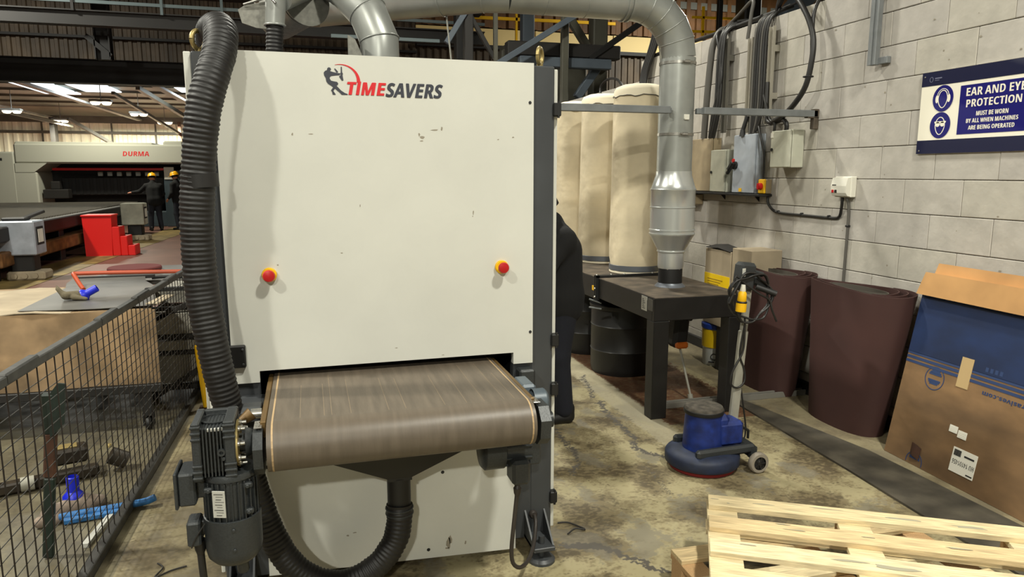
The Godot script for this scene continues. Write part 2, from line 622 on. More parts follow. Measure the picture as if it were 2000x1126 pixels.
func materials() -> void:
	var soft := noise_tex("soft", 3, 0.012, 0.82, 1.0, 4, 3)
	var blot := noise_tex("blot", 3, 0.02, 0.55, 1.0, 5, 8)
	var fine := noise_tex("fine", 3, 0.09, 0.8, 1.0, 3, 11)
	var grit := noise_tex("grit", 3, 0.25, 0.6, 1.0, 2, 21)
	var b_fine := bump_tex("b_fine", 0.08, 3.0)
	var b_soft := bump_tex("b_soft", 0.02, 3.0, 9)
	mat("cream", Color(0.81, 0.81, 0.775), 0.42, 0.0, noise_tex("faint", 3, 0.012, 0.95, 1.0, 4, 3), Vector3.ONE * 0.6)
	mat("dark_grey", Color(0.25, 0.26, 0.27), 0.45, 0.0, soft, Vector3.ONE * 0.8)
	mat("casting", Color(0.215, 0.228, 0.233), 0.42, 0.15, fine, Vector3.ONE * 6.0, b_fine, 0.25)
	mat("black", Color(0.075, 0.075, 0.075), 0.55)
	mat("black_paint", Color(0.10, 0.098, 0.095), 0.5, 0.0, blot, Vector3.ONE * 1.5)
	mat("rubber", Color(0.082, 0.076, 0.072), 0.55)
	mat("cable", Color(0.12, 0.115, 0.11), 0.45)
	mat("cable_grey", Color(0.33, 0.32, 0.30), 0.5)
	mat("red", Color(0.68, 0.06, 0.07), 0.4)
	mat("red_logo", Color(0.80, 0.10, 0.13), 0.5)
	mat("dark_logo", Color(0.20, 0.21, 0.25), 0.5)
	mat("yellow", Color(0.93, 0.72, 0.05), 0.45)
	mat("scuff", Color(0.56, 0.53, 0.47), 0.8)
	mat("zinc", Color(0.78, 0.77, 0.74), 0.3, 0.85, fine, Vector3.ONE * 4.0)
	mat("brass", Color(0.62, 0.55, 0.36), 0.45, 0.6)
	mat("belt", Color(0.395, 0.355, 0.305), 0.45, 0.0, noise_tex("belt", 3, 0.03, 0.80, 1.0, 4, 15), Vector3(5.0, 0.5, 0.4), b_fine, 0.05)
	mat("belt_line", Color(0.66, 0.56, 0.42), 0.5)
	mat("hopper", Color(0.065, 0.062, 0.06), 0.5, 0.0, soft, Vector3.ONE)
	mat("plate_label", Color(0.74, 0.74, 0.71), 0.4, 0.2)
	mat("galv", Color(0.66, 0.67, 0.65), 0.36, 0.42, noise_tex("soft", 3, 0.012, 0.82, 1.0, 4, 3), Vector3.ONE * 1.2, b_soft, 0.05)
	mat("galv_bright", Color(0.76, 0.77, 0.76), 0.28, 0.65)
	mat("galv_dull", Color(0.55, 0.545, 0.51), 0.45, 0.4, fine, Vector3.ONE * 2.0)
	mat("strut", Color(0.52, 0.535, 0.54), 0.5, 0.3, soft, Vector3.ONE * 2.0)
	mat("canvas", Color(0.945, 0.885, 0.755), 0.85, 0.0, noise_tex("canvas", 3, 0.014, 0.80, 1.0, 5, 31), Vector3(0.9, 0.7, 0.9), b_soft, 0.5)
	mat("canvas_top", Color(0.93, 0.89, 0.79), 0.85)
	mat("band", Color(0.45, 0.47, 0.50), 0.4, 0.5)
	mat("collector", Color(0.095, 0.09, 0.086), 0.5, 0.0, blot, Vector3.ONE * 1.2)
	mat("dusty_top", Color(0.42, 0.37, 0.31), 0.75, 0.0, blot, Vector3.ONE * 1.3)
	mat("enamel", Color(0.80, 0.80, 0.73), 0.4, 0.0, soft, Vector3.ONE * 1.5)
	mat("enamel_blue", Color(0.68, 0.71, 0.75), 0.4, 0.0, soft, Vector3.ONE * 1.5)
	mat("tan_box", Color(0.64, 0.575, 0.46), 0.5, 0.0, soft, Vector3.ONE * 1.5)
	mat("white_plastic", Color(0.85, 0.84, 0.79), 0.4)
	mat("sign_navy", Color(0.105, 0.115, 0.23), 0.35)
	mat("sign_blue", Color(0.10, 0.09, 0.42), 0.35)
	mat("sign_white", Color(0.95, 0.93, 0.86), 0.35)
	mat("sign_grey", Color(0.45, 0.46, 0.55), 0.4)
	mat("abrasive", Color(0.275, 0.165, 0.15), 0.75, 0.0, noise_tex("abr", 3, 0.01, 0.8, 1.0, 4, 41), Vector3.ONE * 0.8)
	mat("abrasive_back", Color(0.30, 0.28, 0.25), 0.7)
	mat("card", Color(0.56, 0.435, 0.295), 0.85, 0.0, noise_tex("card", 3, 0.015, 0.60, 1.0, 5, 51), Vector3(0.8, 1.6, 0.8))
	mat("card_orange", Color(0.79, 0.605, 0.39), 0.8, 0.0, soft, Vector3.ONE * 1.2)
	mat("card_pale", Color(0.70, 0.585, 0.44), 0.85, 0.0, blot, Vector3.ONE * 0.7)
	mat("card_light", Color(0.67, 0.61, 0.51), 0.85, 0.0, soft, Vector3.ONE)
	mat("card_blue", Color(0.085, 0.19, 0.38), 0.7, 0.0, noise_tex("card", 3, 0.015, 0.60, 1.0, 5, 51), Vector3(0.8, 1.6, 0.8))
	mat("ink_blue", Color(0.14, 0.22, 0.38), 0.7)
	mat("paper", Color(0.88, 0.87, 0.82), 0.7)
	mat("ink", Color(0.13, 0.13, 0.13), 0.7)
	mat("tape", Color(0.70, 0.60, 0.43), 0.5)
	mat("polisher_blue", Color(0.11, 0.21, 0.52), 0.45, 0.0, blot, Vector3.ONE * 3.0)
	mat("polisher_disc", Color(0.145, 0.19, 0.30), 0.6, 0.0, blot, Vector3.ONE * 3.0)
	mat("dust_cap", Color(0.36, 0.335, 0.295), 0.85, 0.0, blot, Vector3.ONE * 5.0)
	mat("pad_red", Color(0.42, 0.07, 0.06), 0.9)
	mat("pole_grey", Color(0.62, 0.61, 0.56), 0.5, 0.0, soft, Vector3.ONE * 2.0)
	mat("wheel_grey", Color(0.52, 0.49, 0.44), 0.7)
	for k in 3:
		var w := mat("pine_%d" % k, [Color(0.93, 0.85, 0.67), Color(0.91, 0.81, 0.62), Color(0.95, 0.88, 0.71)][k], 0.75, 0.0, noise_tex("pine", 3, 0.03, 0.70, 1.0, 5, 61), Vector3(1.0, 13.0, 16.0), b_fine, 0.2)
		w.uv1_offset = Vector3(0.31 * k, 0.57 * k, 0.13 * k)
	mat("end_grain", Color(0.86, 0.70, 0.50), 0.85, 0.0, noise_tex("grit", 3, 0.25, 0.6, 1.0, 2, 21), Vector3(6.0, 6.0, 6.0))
	for k in 4:
		mat("block_%d" % k, [Color(0.725, 0.705, 0.67), Color(0.735, 0.715, 0.68), Color(0.715, 0.695, 0.665), Color(0.73, 0.71, 0.665)][k], 0.75, 0.0, noise_tex("blockpaint", 3, 0.035, 0.90, 1.0, 5, 71), Vector3.ONE * 0.9, bump_tex("b_block", 0.12, 3.0, 77), 0.07, true)
	mat("mortar", Color(0.56, 0.53, 0.49), 0.9, 0.0, grit, Vector3.ONE * 3.0)
	mat("steel_dark", Color(0.155, 0.145, 0.135), 0.6, 0.0, soft, Vector3.ONE * 0.5)
	mat("steel_black", Color(0.085, 0.08, 0.075), 0.6, 0.0, soft, Vector3.ONE * 0.5)
	mat("steel_blue", Color(0.36, 0.40, 0.44), 0.5, 0.0, soft, Vector3.ONE * 0.5)
	mat("steel_olive", Color(0.36, 0.355, 0.31), 0.55, 0.0, soft, Vector3.ONE * 0.5)
	mat("rail_blue", Color(0.40, 0.46, 0.47), 0.5)
	mat("cladding_brown", Color(0.39, 0.325, 0.245), 0.6, 0.0, blot, Vector3.ONE * 0.25)
	mat("cladding_orange", Color(0.55, 0.38, 0.21), 0.65, 0.0, blot, Vector3.ONE * 0.25)
	mat("cladding_cream", Color(0.93, 0.925, 0.83), 0.6)
	mat("roof_grey", Color(0.47, 0.475, 0.45), 0.7)
	mat("machine_far", Color(0.70, 0.70, 0.65), 0.5)
	mat("machine_petrol", Color(0.20, 0.25, 0.275), 0.5)
	mat("grating", Color(0.36, 0.34, 0.30), 0.6, 0.3)
	mat("rust", Color(0.33, 0.20, 0.12), 0.8, 0.0, blot, Vector3.ONE * 2.0)
	mat("green_steel", Color(0.10, 0.17, 0.14), 0.5, 0.0, blot, Vector3.ONE * 2.0)
	mat("orange_steel", Color(0.66, 0.28, 0.16), 0.45)
	mat("red_plastic", Color(0.80, 0.08, 0.06), 0.4)
	mat("sheet_steel", Color(0.44, 0.43, 0.41), 0.45, 0.3, soft, Vector3.ONE)
	mat("fence", Color(0.24, 0.235, 0.22), 0.5, 0.2, blot, Vector3.ONE * 3.0)
	mat("wire", Color(0.15, 0.13, 0.115), 0.5, 0.2)
	mat("blue_plastic", Color(0.07, 0.13, 0.72), 0.4)
	mat("sky_blue", Color(0.20, 0.50, 0.78), 0.6, 0.0, blot, Vector3.ONE * 4.0)
	mat("rag", Color(0.48, 0.44, 0.35), 0.95, 0.0, grit, Vector3.ONE * 6.0, b_soft, 1.0)
	mat("rag_pink", Color(0.62, 0.55, 0.49), 0.95, 0.0, blot, Vector3.ONE * 4.0)
	mat("skin", Color(0.76, 0.53, 0.43), 0.6)
	mat("jacket", Color(0.055, 0.055, 0.06), 0.9, 0.0, fine, Vector3.ONE * 4.0)
	mat("trousers", Color(0.075, 0.085, 0.13), 0.9, 0.0, fine, Vector3.ONE * 4.0)
	mat("boots", Color(0.06, 0.055, 0.05), 0.6)
	mat("cap_navy", Color(0.06, 0.07, 0.16), 0.85)
	mat("helmet", Color(0.95, 0.68, 0.05), 0.35)
	mat("hair", Color(0.10, 0.075, 0.055), 0.8)
	mat("floor_mat", Color(0.36, 0.335, 0.285), 0.75, 0.0, noise_tex("blot", 3, 0.02, 0.55, 1.0, 5, 8), Vector3.ONE * 0.9)
	mat("steel_plate", Color(0.42, 0.41, 0.39), 0.5, 0.0, blot, Vector3.ONE * 2.0)
	mat("drum_yellow", Color(0.90, 0.75, 0.08), 0.5)
	mat("drum_blue", Color(0.09, 0.22, 0.55), 0.5)
	mat("drum_white", Color(0.76, 0.77, 0.76), 0.5)
	mat("tool_orange", Color(0.72, 0.36, 0.06), 0.5)
	mat("clear_blue", Color(0.45, 0.60, 0.68), 0.3)
	glow("lamp_glow", Color(1.0, 0.95, 0.82), 3.0)
	glow("skylight_glow", Color(0.90, 0.97, 1.0), 1.6)

func floor_picture(px: int, pz: int, x0: float, z0: float, sx: float, sz: float) -> ImageTexture:
	# worn painted concrete: pale paint over dark dirty cement, smears, stains and filled cracks
	var a := FastNoiseLite.new()
	a.seed = 4
	a.frequency = 2.3
	a.fractal_octaves = 5
	a.domain_warp_enabled = true
	a.domain_warp_amplitude = 0.22
	a.domain_warp_frequency = 1.7
	var f := FastNoiseLite.new()
	f.seed = 19
	f.frequency = 17.0
	f.fractal_octaves = 4
	var h := FastNoiseLite.new()
	h.seed = 33
	h.frequency = 46.0
	h.fractal_octaves = 2
	var s := FastNoiseLite.new()
	s.seed = 27
	s.frequency = 2.5
	s.fractal_octaves = 3
	var pale := Color(0.635, 0.595, 0.46)
	var mid := Color(0.475, 0.43, 0.32)
	var dirt := Color(0.305, 0.265, 0.19)
	var bare := Color(0.45, 0.43, 0.38)
	var paint := Color(0.36, 0.235, 0.15)
	var data := PackedByteArray()
	data.resize(px * pz * 3)
	var o := 0
	for j in pz:
		var z := z0 + sz * (j + 0.5) / pz
		for i in px:
			var x := x0 + sx * (i + 0.5) / px
			var v := a.get_noise_2d(x, z) * 1.5
			var w := f.get_noise_2d(x, z * 1.6) + 0.4 * h.get_noise_2d(x, z)
			var st := s.get_noise_2d(x * 0.35 + z * 0.5, z * 0.35 - x * 0.9)
			var c := mid.lerp(pale, smoothstep(-0.45, 0.55, v + w * 0.9))
			c = c.lerp(dirt, smoothstep(0.05, 0.62, -v * 0.8 + w * 0.9 - st * 0.35) * 0.8)
			c = c.lerp(bare, smoothstep(0.22, 0.34, st + w * 0.25) * 0.6)
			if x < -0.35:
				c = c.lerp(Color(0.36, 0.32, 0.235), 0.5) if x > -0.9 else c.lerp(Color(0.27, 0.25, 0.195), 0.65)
			var edge := 2.38 + w * 0.03
			if x > edge and z < -4.3 and x < 3.15 + w * 0.1:
				c = c.lerp(paint, clampf(0.9 + w * 0.9, 0.0, 1.0))
			elif x > edge - 0.22 and x < edge and z < -3.9:
				c = c.lerp(Color(0.62, 0.59, 0.50), 0.7)
			if x > 3.25:
				c = c.lerp(Color(0.50, 0.46, 0.37), 0.6)
			data[o] = int(clampf(c.r, 0, 1) * 255)
			data[o + 1] = int(clampf(c.g, 0, 1) * 255)
			data[o + 2] = int(clampf(c.b, 0, 1) * 255)
			o += 3
	var im := Image.create_from_data(px, pz, false, Image.FORMAT_RGB8, data)
	var rng := RandomNumberGenerator.new()
	rng.seed = 7
	var at_line := 0
	for line in [[[2.244, -5.617], [2.138, -5.156], [2.092, -4.99]], [[2.119, -4.929], [2.058, -4.659], [2.045, -4.36], [2.033, -4.13], [1.967, -4.008], [1.995, -3.867], [2.076, -3.784], [2.2, -3.74]], [[1.576, -4.431], [1.565, -4.197], [1.549, -3.968], [1.516, -3.836], [1.43, -3.71]], [[1.09, -2.95], [1.245, -2.904], [1.316, -2.826], [1.399, -2.701], [1.458, -2.619], [1.6, -2.5]], [[1.853, -3.303], [1.86, -3.4], [1.878, -3.504], [1.9, -3.7]]]:
		var wide: float = [0.013, 0.015, 0.014, 0.018, 0.004][at_line]
		at_line += 1
		for k in line.size() - 1:
			var p := Vector2(line[k][0], line[k][1])
			var q := Vector2(line[k + 1][0], line[k + 1][1])
			var m := int(p.distance_to(q) / 0.003) + 1
			for e in m:
				var r := p.lerp(q, float(e) / m)
				var wob := Vector2(f.get_noise_2d(r.x * 3.0, r.y * 3.0), f.get_noise_2d(r.y * 3.0, r.x * 3.0)) * 0.05
				r += wob
				var ww := wide * (0.75 + 1.4 * absf(s.get_noise_2d(r.x * 2.0, r.y * 2.0)))
				im.fill_rect(Rect2i(int((r.x - ww * 0.5 - x0) / sx * px), int((r.y - ww * 0.5 - z0) / sz * pz), maxi(1, int(ww / sx * px)), maxi(1, int(ww / sz * pz))), Color(0.335, 0.315, 0.285))
	return ImageTexture.create_from_image(im)

func corrugated(b: B, p: Vector3, q: Vector3, y0: float, y1: float, pitch: float, deep: float, toward: Vector3) -> void: # a ribbed sheet standing on the line p-q
	var m := int(p.distance_to(q) / pitch)
	var d := (q - p) / m
	var prof := [Vector2(0, 0), Vector2(0.42, 0), Vector2(0.52, 1), Vector2(0.88, 1), Vector2(1, 0)]
	for i in m:
		for k in 4:
			var a: Vector3 = p + d * (i + prof[k].x) + toward * deep * prof[k].y
			var c: Vector3 = p + d * (i + prof[k + 1].x) + toward * deep * prof[k + 1].y
			var e := c - a
			var nn := Vector3.UP.cross(e).normalized()
			if nn.dot(toward) < 0.0: nn = -nn
			b.quad(a + Vector3(0, y0, 0), c + Vector3(0, y0, 0), c + Vector3(0, y1, 0), a + Vector3(0, y1, 0), nn)

func structure(called: String, b: B, m: Material) -> MeshInstance3D:
	return single(called, "", "", b, m, "", "structure")

func ibeam(b: B, p: Vector3, q: Vector3, h: float, w: float, up := Vector3.UP) -> void:
	var o := up * (h * 0.5 - 0.012)
	b.bar(p + o, q + o, w, 0.024, up)
	b.bar(p - o, q - o, w, 0.024, up)
	b.bar(p, q, 0.016, h - 0.05, up)

func building() -> void:
	# floors: worn concrete near the machine, red paint with yellow lanes beyond
	var fl := thing("floor", "", "", Vector3.ZERO, "", "structure")
	var b := nb()
	b.quad_uv(Vector3(-2.6, 0, -9), Vector3(4.0, 0, -9), Vector3(4.0, 0, 0), Vector3(-2.6, 0, 0), Vector3.UP)
	var m := mat("floor_near", Color(1, 1, 1), 0.62)
	m.albedo_texture = floor_picture(1200, 1600, -2.6, -9.0, 6.6, 9.0)
	m.normal_enabled = true
	m.normal_texture = bump_tex("b_floor", 0.03, 6.0, 13)
	m.normal_scale = 0.35
	m.texture_repeat = false
	part(fl, "concrete", b, m)
	b = nb()
	b.quad(Vector3(-30, 0, 0), Vector3(16, 0, 0), Vector3(16, 0, 12), Vector3(-30, 0, 12), Vector3.UP)
	b.quad(Vector3(4.0, 0, -61), Vector3(16, 0, -61), Vector3(16, 0, 0), Vector3(4.0, 0, 0), Vector3.UP)
	b.span(Vector3(-30, -0.4, -61), Vector3(16, -0.02, 12))
	part(fl, "concrete", b, mat("concrete_far", Color(0.46, 0.43, 0.36), 0.7, 0.0, noises["blot"], Vector3.ONE * 0.5))
	b = nb()
	b.quad(Vector3(-30, 0, -61), Vector3(4.0, 0, -61), Vector3(4.0, 0, -9), Vector3(-30, 0, -9), Vector3.UP)
	b.quad(Vector3(-30, 0, -9), Vector3(-2.6, 0, -9), Vector3(-2.6, 0, 0), Vector3(-30, 0, 0), Vector3.UP)
	part(fl, "red_paint", b, mat("floor_red", Color(0.47, 0.335, 0.285), 0.5, 0.0, noise_tex("soft", 3, 0.012, 0.82, 1.0, 4, 3), Vector3.ONE * 0.4))
	b = nb()
	var lanes := [[Vector3(-4.85, 0.004, -9.6), Vector3(-3.75, 0.004, -27.0), 0.85], [Vector3(-3.3, 0.004, -9.2), Vector3(-9.5, 0.004, -9.9), 0.45], [Vector3(-1.0, 0.004, -9.4), Vector3(2.5, 0.004, -9.4), 0.25]]
	for l in lanes:
		b.bar(l[0], l[1], l[2], 0.004)
	part(fl, "yellow_lane", b, mat("lane", Color(0.60, 0.51, 0.30), 0.55, 0.0, noises["blot"], Vector3.ONE * 0.6))
	b = start()
	b.span(Vector3(-30, 9.0, -20.2), Vector3(16, 9.3, 12))
	structure("ceiling", b, M.roof_grey)
	b = start()
	b.span(Vector3(-30, 6.6, -61), Vector3(16, 6.8, -20.0))
	structure("ceiling", b, M.roof_grey)
	b = start()
	b.span(Vector3(-30.3, -0.2, -61), Vector3(-30, 9.2, 12.3))
	structure("wall_left", b, M.cladding_brown)
	b = start()
	b.span(Vector3(16, -0.2, -61), Vector3(16.3, 9.2, 12.3))
	structure("wall_east", b, M.cladding_brown)
	b = start()
	b.span(Vector3(-30, -0.2, 12), Vector3(16, 9.2, 12.3))
	structure("wall_front", b, M.roof_grey)
	# far end of the low bay
	var we := thing("wall_far", "", "", Vector3.ZERO, "", "structure")
	b = nb()
	b.span(Vector3(-30.3, -0.2, -61.3), Vector3(16.3, 6.8, -61))
	corrugated(b, Vector3(-29, 0, -60.9), Vector3(15, 0, -60.9), 0.0, 5.5, 0.62, 0.12, Vector3.BACK)
	part(we, "sheeting", b, M.cladding_cream)
	b = nb()
	b.bar(Vector3(-29, 4.75, -60.6), Vector3(15, 4.75, -60.6), 0.1, 0.2)
	b.bar(Vector3(-29, 5.7, -60.6), Vector3(15, 5.7, -60.6), 0.2, 0.5)
	for x in [-18.6, -14.0, -11.0, -7.0, -3.0]:
		b.bar(Vector3(x, 0, -60.7), Vector3(x, 5.7, -60.7), 0.12, 0.1)
	part(we, "rail", b, M.steel_olive)
	# upper back wall of the main bay, carried by a deep beam over the opening to the low bay
	var wb := thing("wall_back", "", "", Vector3.ZERO, "", "structure")
	b = nb()
	b.span(Vector3(-30, 4.2, -20.3), Vector3(16, 9.2, -20.15))
	corrugated(b, Vector3(-24, 0, -20.1), Vector3(3.0, 0, -20.1), 4.2, 9.0, 0.2, 0.04, Vector3.BACK)
	corrugated(b, Vector3(3.0, 0, -20.1), Vector3(15.8, 0, -20.1), 0.0, 5.2, 0.2, 0.04, Vector3.BACK)
	b.span(Vector3(3.0, -0.2, -20.3), Vector3(16, 4.2, -20.15))
	part(wb, "sheeting", b, M.cladding_brown)
	b = nb()
	corrugated(b, Vector3(3.0, 0, -20.05), Vector3(15.8, 0, -20.05), 5.75, 9.0, 0.34, 0.06, Vector3.BACK)
	part(wb, "sheeting", b, M.cladding_orange)
	b = nb()
	b.span(Vector3(3.0, 5.27, -20.14), Vector3(15.8, 5.72, -20.04))
	for x in [4.6, 6.4, 8.8, 10.9, 12.7, 14.5]:
		b.span(Vector3(x, 5.27, -20.05), Vector3(x + 0.05, 5.72, -20.0))
	part(wb, "light_band", b, mat("light_band", Color(0.90, 0.80, 0.55), 0.6))
	b = nb()
	b.bar(Vector3(3.0, 5.22, -20.0), Vector3(15.8, 5.22, -20.0), 0.12, 0.1)
	b.bar(Vector3(-24, 5.0, -20.0), Vector3(3.0, 5.0, -20.0), 0.1, 0.06)
	part(wb, "rail", b, M.steel_black)
	b = start()
	ibeam(b, Vector3(-24, 4.15, -19.75), Vector3(4.0, 4.15, -19.75), 0.56, 0.35)
	b.span(Vector3(-24, 3.9, -19.9), Vector3(4.0, 4.4, -19.65))
	structure("trim_1", b, M.steel_black)
	# posts under the beam
	for x in [-16.0, -2.2, 3.6]:
		b = start()
		ibeam(b, Vector3(x, 0.0, -19.8), Vector3(x, 3.9, -19.8), 0.3, 0.2, Vector3.RIGHT)
		structure("column", b, M.steel_dark)
	# roof framing of the low bay
	for z in [-25.0, -30.0, -34.5, -38.5, -41.5, -44.8, -48.2, -52.0, -56.0]:
		b = start()
		b.bar(Vector3(-29, 6.53, z), Vector3(10, 6.53, z), 0.10, 0.14)
		structure("ceiling_beam", b, M.steel_olive)
	for x in [-18.8, -13.2, -7.4]:
		b = start()
		b.bar(Vector3(x, 6.1, -22.0), Vector3(x + 1.2, 5.7, -60.5), 0.35, 0.12)
		structure("ceiling_beam", b, M.roof_grey)
	for s in [[Vector3(-8.4, 6.2, -42.5), Vector3(-6.5, 4.6, -57.0), 0.22], [Vector3(-9.6, 5.9, -42.5), Vector3(-8.6, 4.3, -60.0), 0.16], [Vector3(-15.0, 5.3, -54.0), Vector3(-12.3, 3.2, -57.5), 0.2], [Vector3(-19.5, 5.9, -50.0), Vector3(-15.6, 5.0, -57.0), 0.2]]:
		b = start()
		b.bar(s[0], s[1], s[2], s[2])
		structure("ceiling_brace", b, M.steel_olive)
	b = start()
	b.bar(Vector3(-16.9, 0, -57.5), Vector3(-16.9, 5.6, -57.5), 0.7, 0.3)
	structure("column", b, M.steel_dark)
	b = start()
	b.bar(Vector3(-8.6, 0, -57.0), Vector3(-8.75, 5.4, -57.0), 0.24, 0.2)
	structure("column", b, M.rust)
	var k := 0
	for s in skylights:
		b = start()
		b.span(Vector3(s[0], 6.42, s[2]), Vector3(s[1], 6.5, s[3]), 0.02)
		k += 1
		single("window_%d" % k, "", "", b, M.skylight_glow, "", "structure").set_meta("label", "")
	var bay_where := ["behind the camera over the mesh fence's side", "behind the camera over the pallets", "far behind the camera", "above the brown carton", "above the filter bags", "beyond the block wall", "above the shuttle table"]
	for at in high_bays:
		var t := thing("high_bay_lamp", "round grey high-bay lamp under the roof, " + bay_where[high_bays.find(at)], "lamp", at, "high-bay lamps of the main bay")
		b = nb(Transform3D(Basis(), at))
		b.lathe([Vector2(0.0, 0.36), Vector2(0.08, 0.36), Vector2(0.1, 0.2), Vector2(0.28, 0.0), Vector2(0.27, 0.0), Vector2(0.09, 0.19), Vector2(0, 0.19)], 24)
		b.rod(Vector3(0, 0.36, 0), Vector3(0, 2.1, 0), 0.012, 6)
		part(t, "shade", b, M.galv_dull)
		b = nb(Transform3D(Basis(), at))
		b.lathe([Vector2(0, 0.0), Vector2(0.2, 0.0), Vector2(0.2, 0.03), Vector2(0, 0.03)], 20)
		part(t, "lens", b, M.lamp_glow)
	var lamp_where := ["twin lamp in the nearer row under the skylights, nearest of its row", "twin lamp in the middle of the row towards the dark column", "twin lamp at the far end of the row towards the dark column", "twin lamp nearest in the row beside the olive column", "twin lamp farthest in the row beside the olive column", "twin lamp above the laser cutter's far end, behind the beam", "twin lamp above the laser cutter's gantry, behind the beam"]
	var li := 0
	for at in twin_lamps:
		var t := thing("twin_lamp", "glowing " + lamp_where[li], "lamp", at, "twin lamps of the low bay")
		li += 1
		b = nb(Transform3D(Basis(), at))
		b.span(Vector3(-0.5, 0.0, -0.22), Vector3(0.5, 0.12, 0.22), 0.02)
		b.rod(Vector3(0, 0.1, 0), Vector3(0, 6.6 - at.y, 0), 0.02, 6)
		part(t, "housing", b, M.roof_grey)
		for sx in [-0.25, 0.25]:
			b = nb(Transform3D(Basis(), at))
			b.lathe([Vector2(0, -0.16), Vector2(0.16, -0.14), Vector2(0.235, -0.05), Vector2(0.235, 0.0), Vector2(0, 0.0)], 16, Transform3D(Basis(), Vector3(sx, 0, 0)))
			part(t, "lens", b, M.lamp_glow)

func block_wall() -> void:
	var w := thing("wall_right", "", "", Vector3.ZERO, "", "structure")
	var b := nb()
	b.span(Vector3(3.800, -0.1, -7.81), Vector3(3.99, 3.03, 6.0))
	b.span(Vector3(3.800, -0.1, -18.0), Vector3(3.99, 2.81, -7.81))
	part(w, "mortar", b, M.mortar)
	var shape := B.new()
	shape.box(Vector3(0.028, 0, 0), Vector3(0.056, 0.2162, 0.4392), 0.0035)
	var full := shape.mesh()
	shape = B.new()
	shape.box(Vector3(0.028, 0, 0), Vector3(0.056, 0.2162, 0.2187), 0.004)
	var half := shape.mesh()
	var rng := RandomNumberGenerator.new()
	rng.seed = 3
	for c in 14:
		var y := 0.0558 + 0.2205 * c
		var z := -7.81
		var odd := c % 2 == 0
		var first := true
		while z < -1.0:
			var l := 0.2205 if first and odd else 0.441
			first = false
			var o := MeshInstance3D.new()
			o.name = "block"
			o.mesh = half if l < 0.3 else full
			o.material_override = M["block_%d" % (rng.randi() % 4)]
			w.add_child(o, true)
			o.position = Vector3(3.79 + rng.randf_range(-0.0012, 0.0012), y, z + l * 0.5)
			z += l
	for c in range(9, 13):
		var y := 0.0558 + 0.2205 * c
		for k in 12:
			var o := MeshInstance3D.new()
			o.name = "block"
			o.mesh = full
			o.material_override = M["block_%d" % (rng.randi() % 4)]
			w.add_child(o, true)
			o.position = Vector3(3.79, y, -7.82 - 0.2205 * (1 + c % 2) - 0.441 * k)
	b = nb()
	b.span(Vector3(3.79, -0.05, -1.0), Vector3(3.85, 3.03, 6.0))
	b.span(Vector3(3.79, -0.05, -18.0), Vector3(3.85, 1.93, -7.9))
	part(w, "painted_face", b, M.block_0, "", "stuff")
	# holes and chips in the paint
	b = nb()
	for k in 46:
		var p := Vector3(3.7888, rng.randf_range(0.9, 2.9), rng.randf_range(-5.0, -2.6))
		b.lathe([Vector2(rng.randf_range(0.003, 0.007), 0), Vector2(0, 0.0006)], 7, axis_up(p, Vector3.LEFT), 1.0, rng.randf_range(0.8, 1.6))
	part(w, "drill_hole", b, M.scuff, "", "stuff")
	b = start()
	b.span(Vector3(3.765, 0, -18.0), Vector3(3.80, 0.10, 3.0), 0.006)
	structure("baseboard_right", b, M.steel_dark)
	# steel strip let into the floor along the wall
	b = start()
	var poly := PackedVector2Array([Vector2(3.16, 4.75), Vector2(3.36, 3.5), Vector2(3.36, 1.2), Vector2(2.86, 1.2), Vector2(3.02, 3.3), Vector2(3.10, 4.75)])
	b.prism(poly, 0.012, Transform3D(Basis(Vector3.RIGHT, -PI / 2), Vector3(0, 0.001, 0)))
	structure("trim_2", b, M.floor_mat)

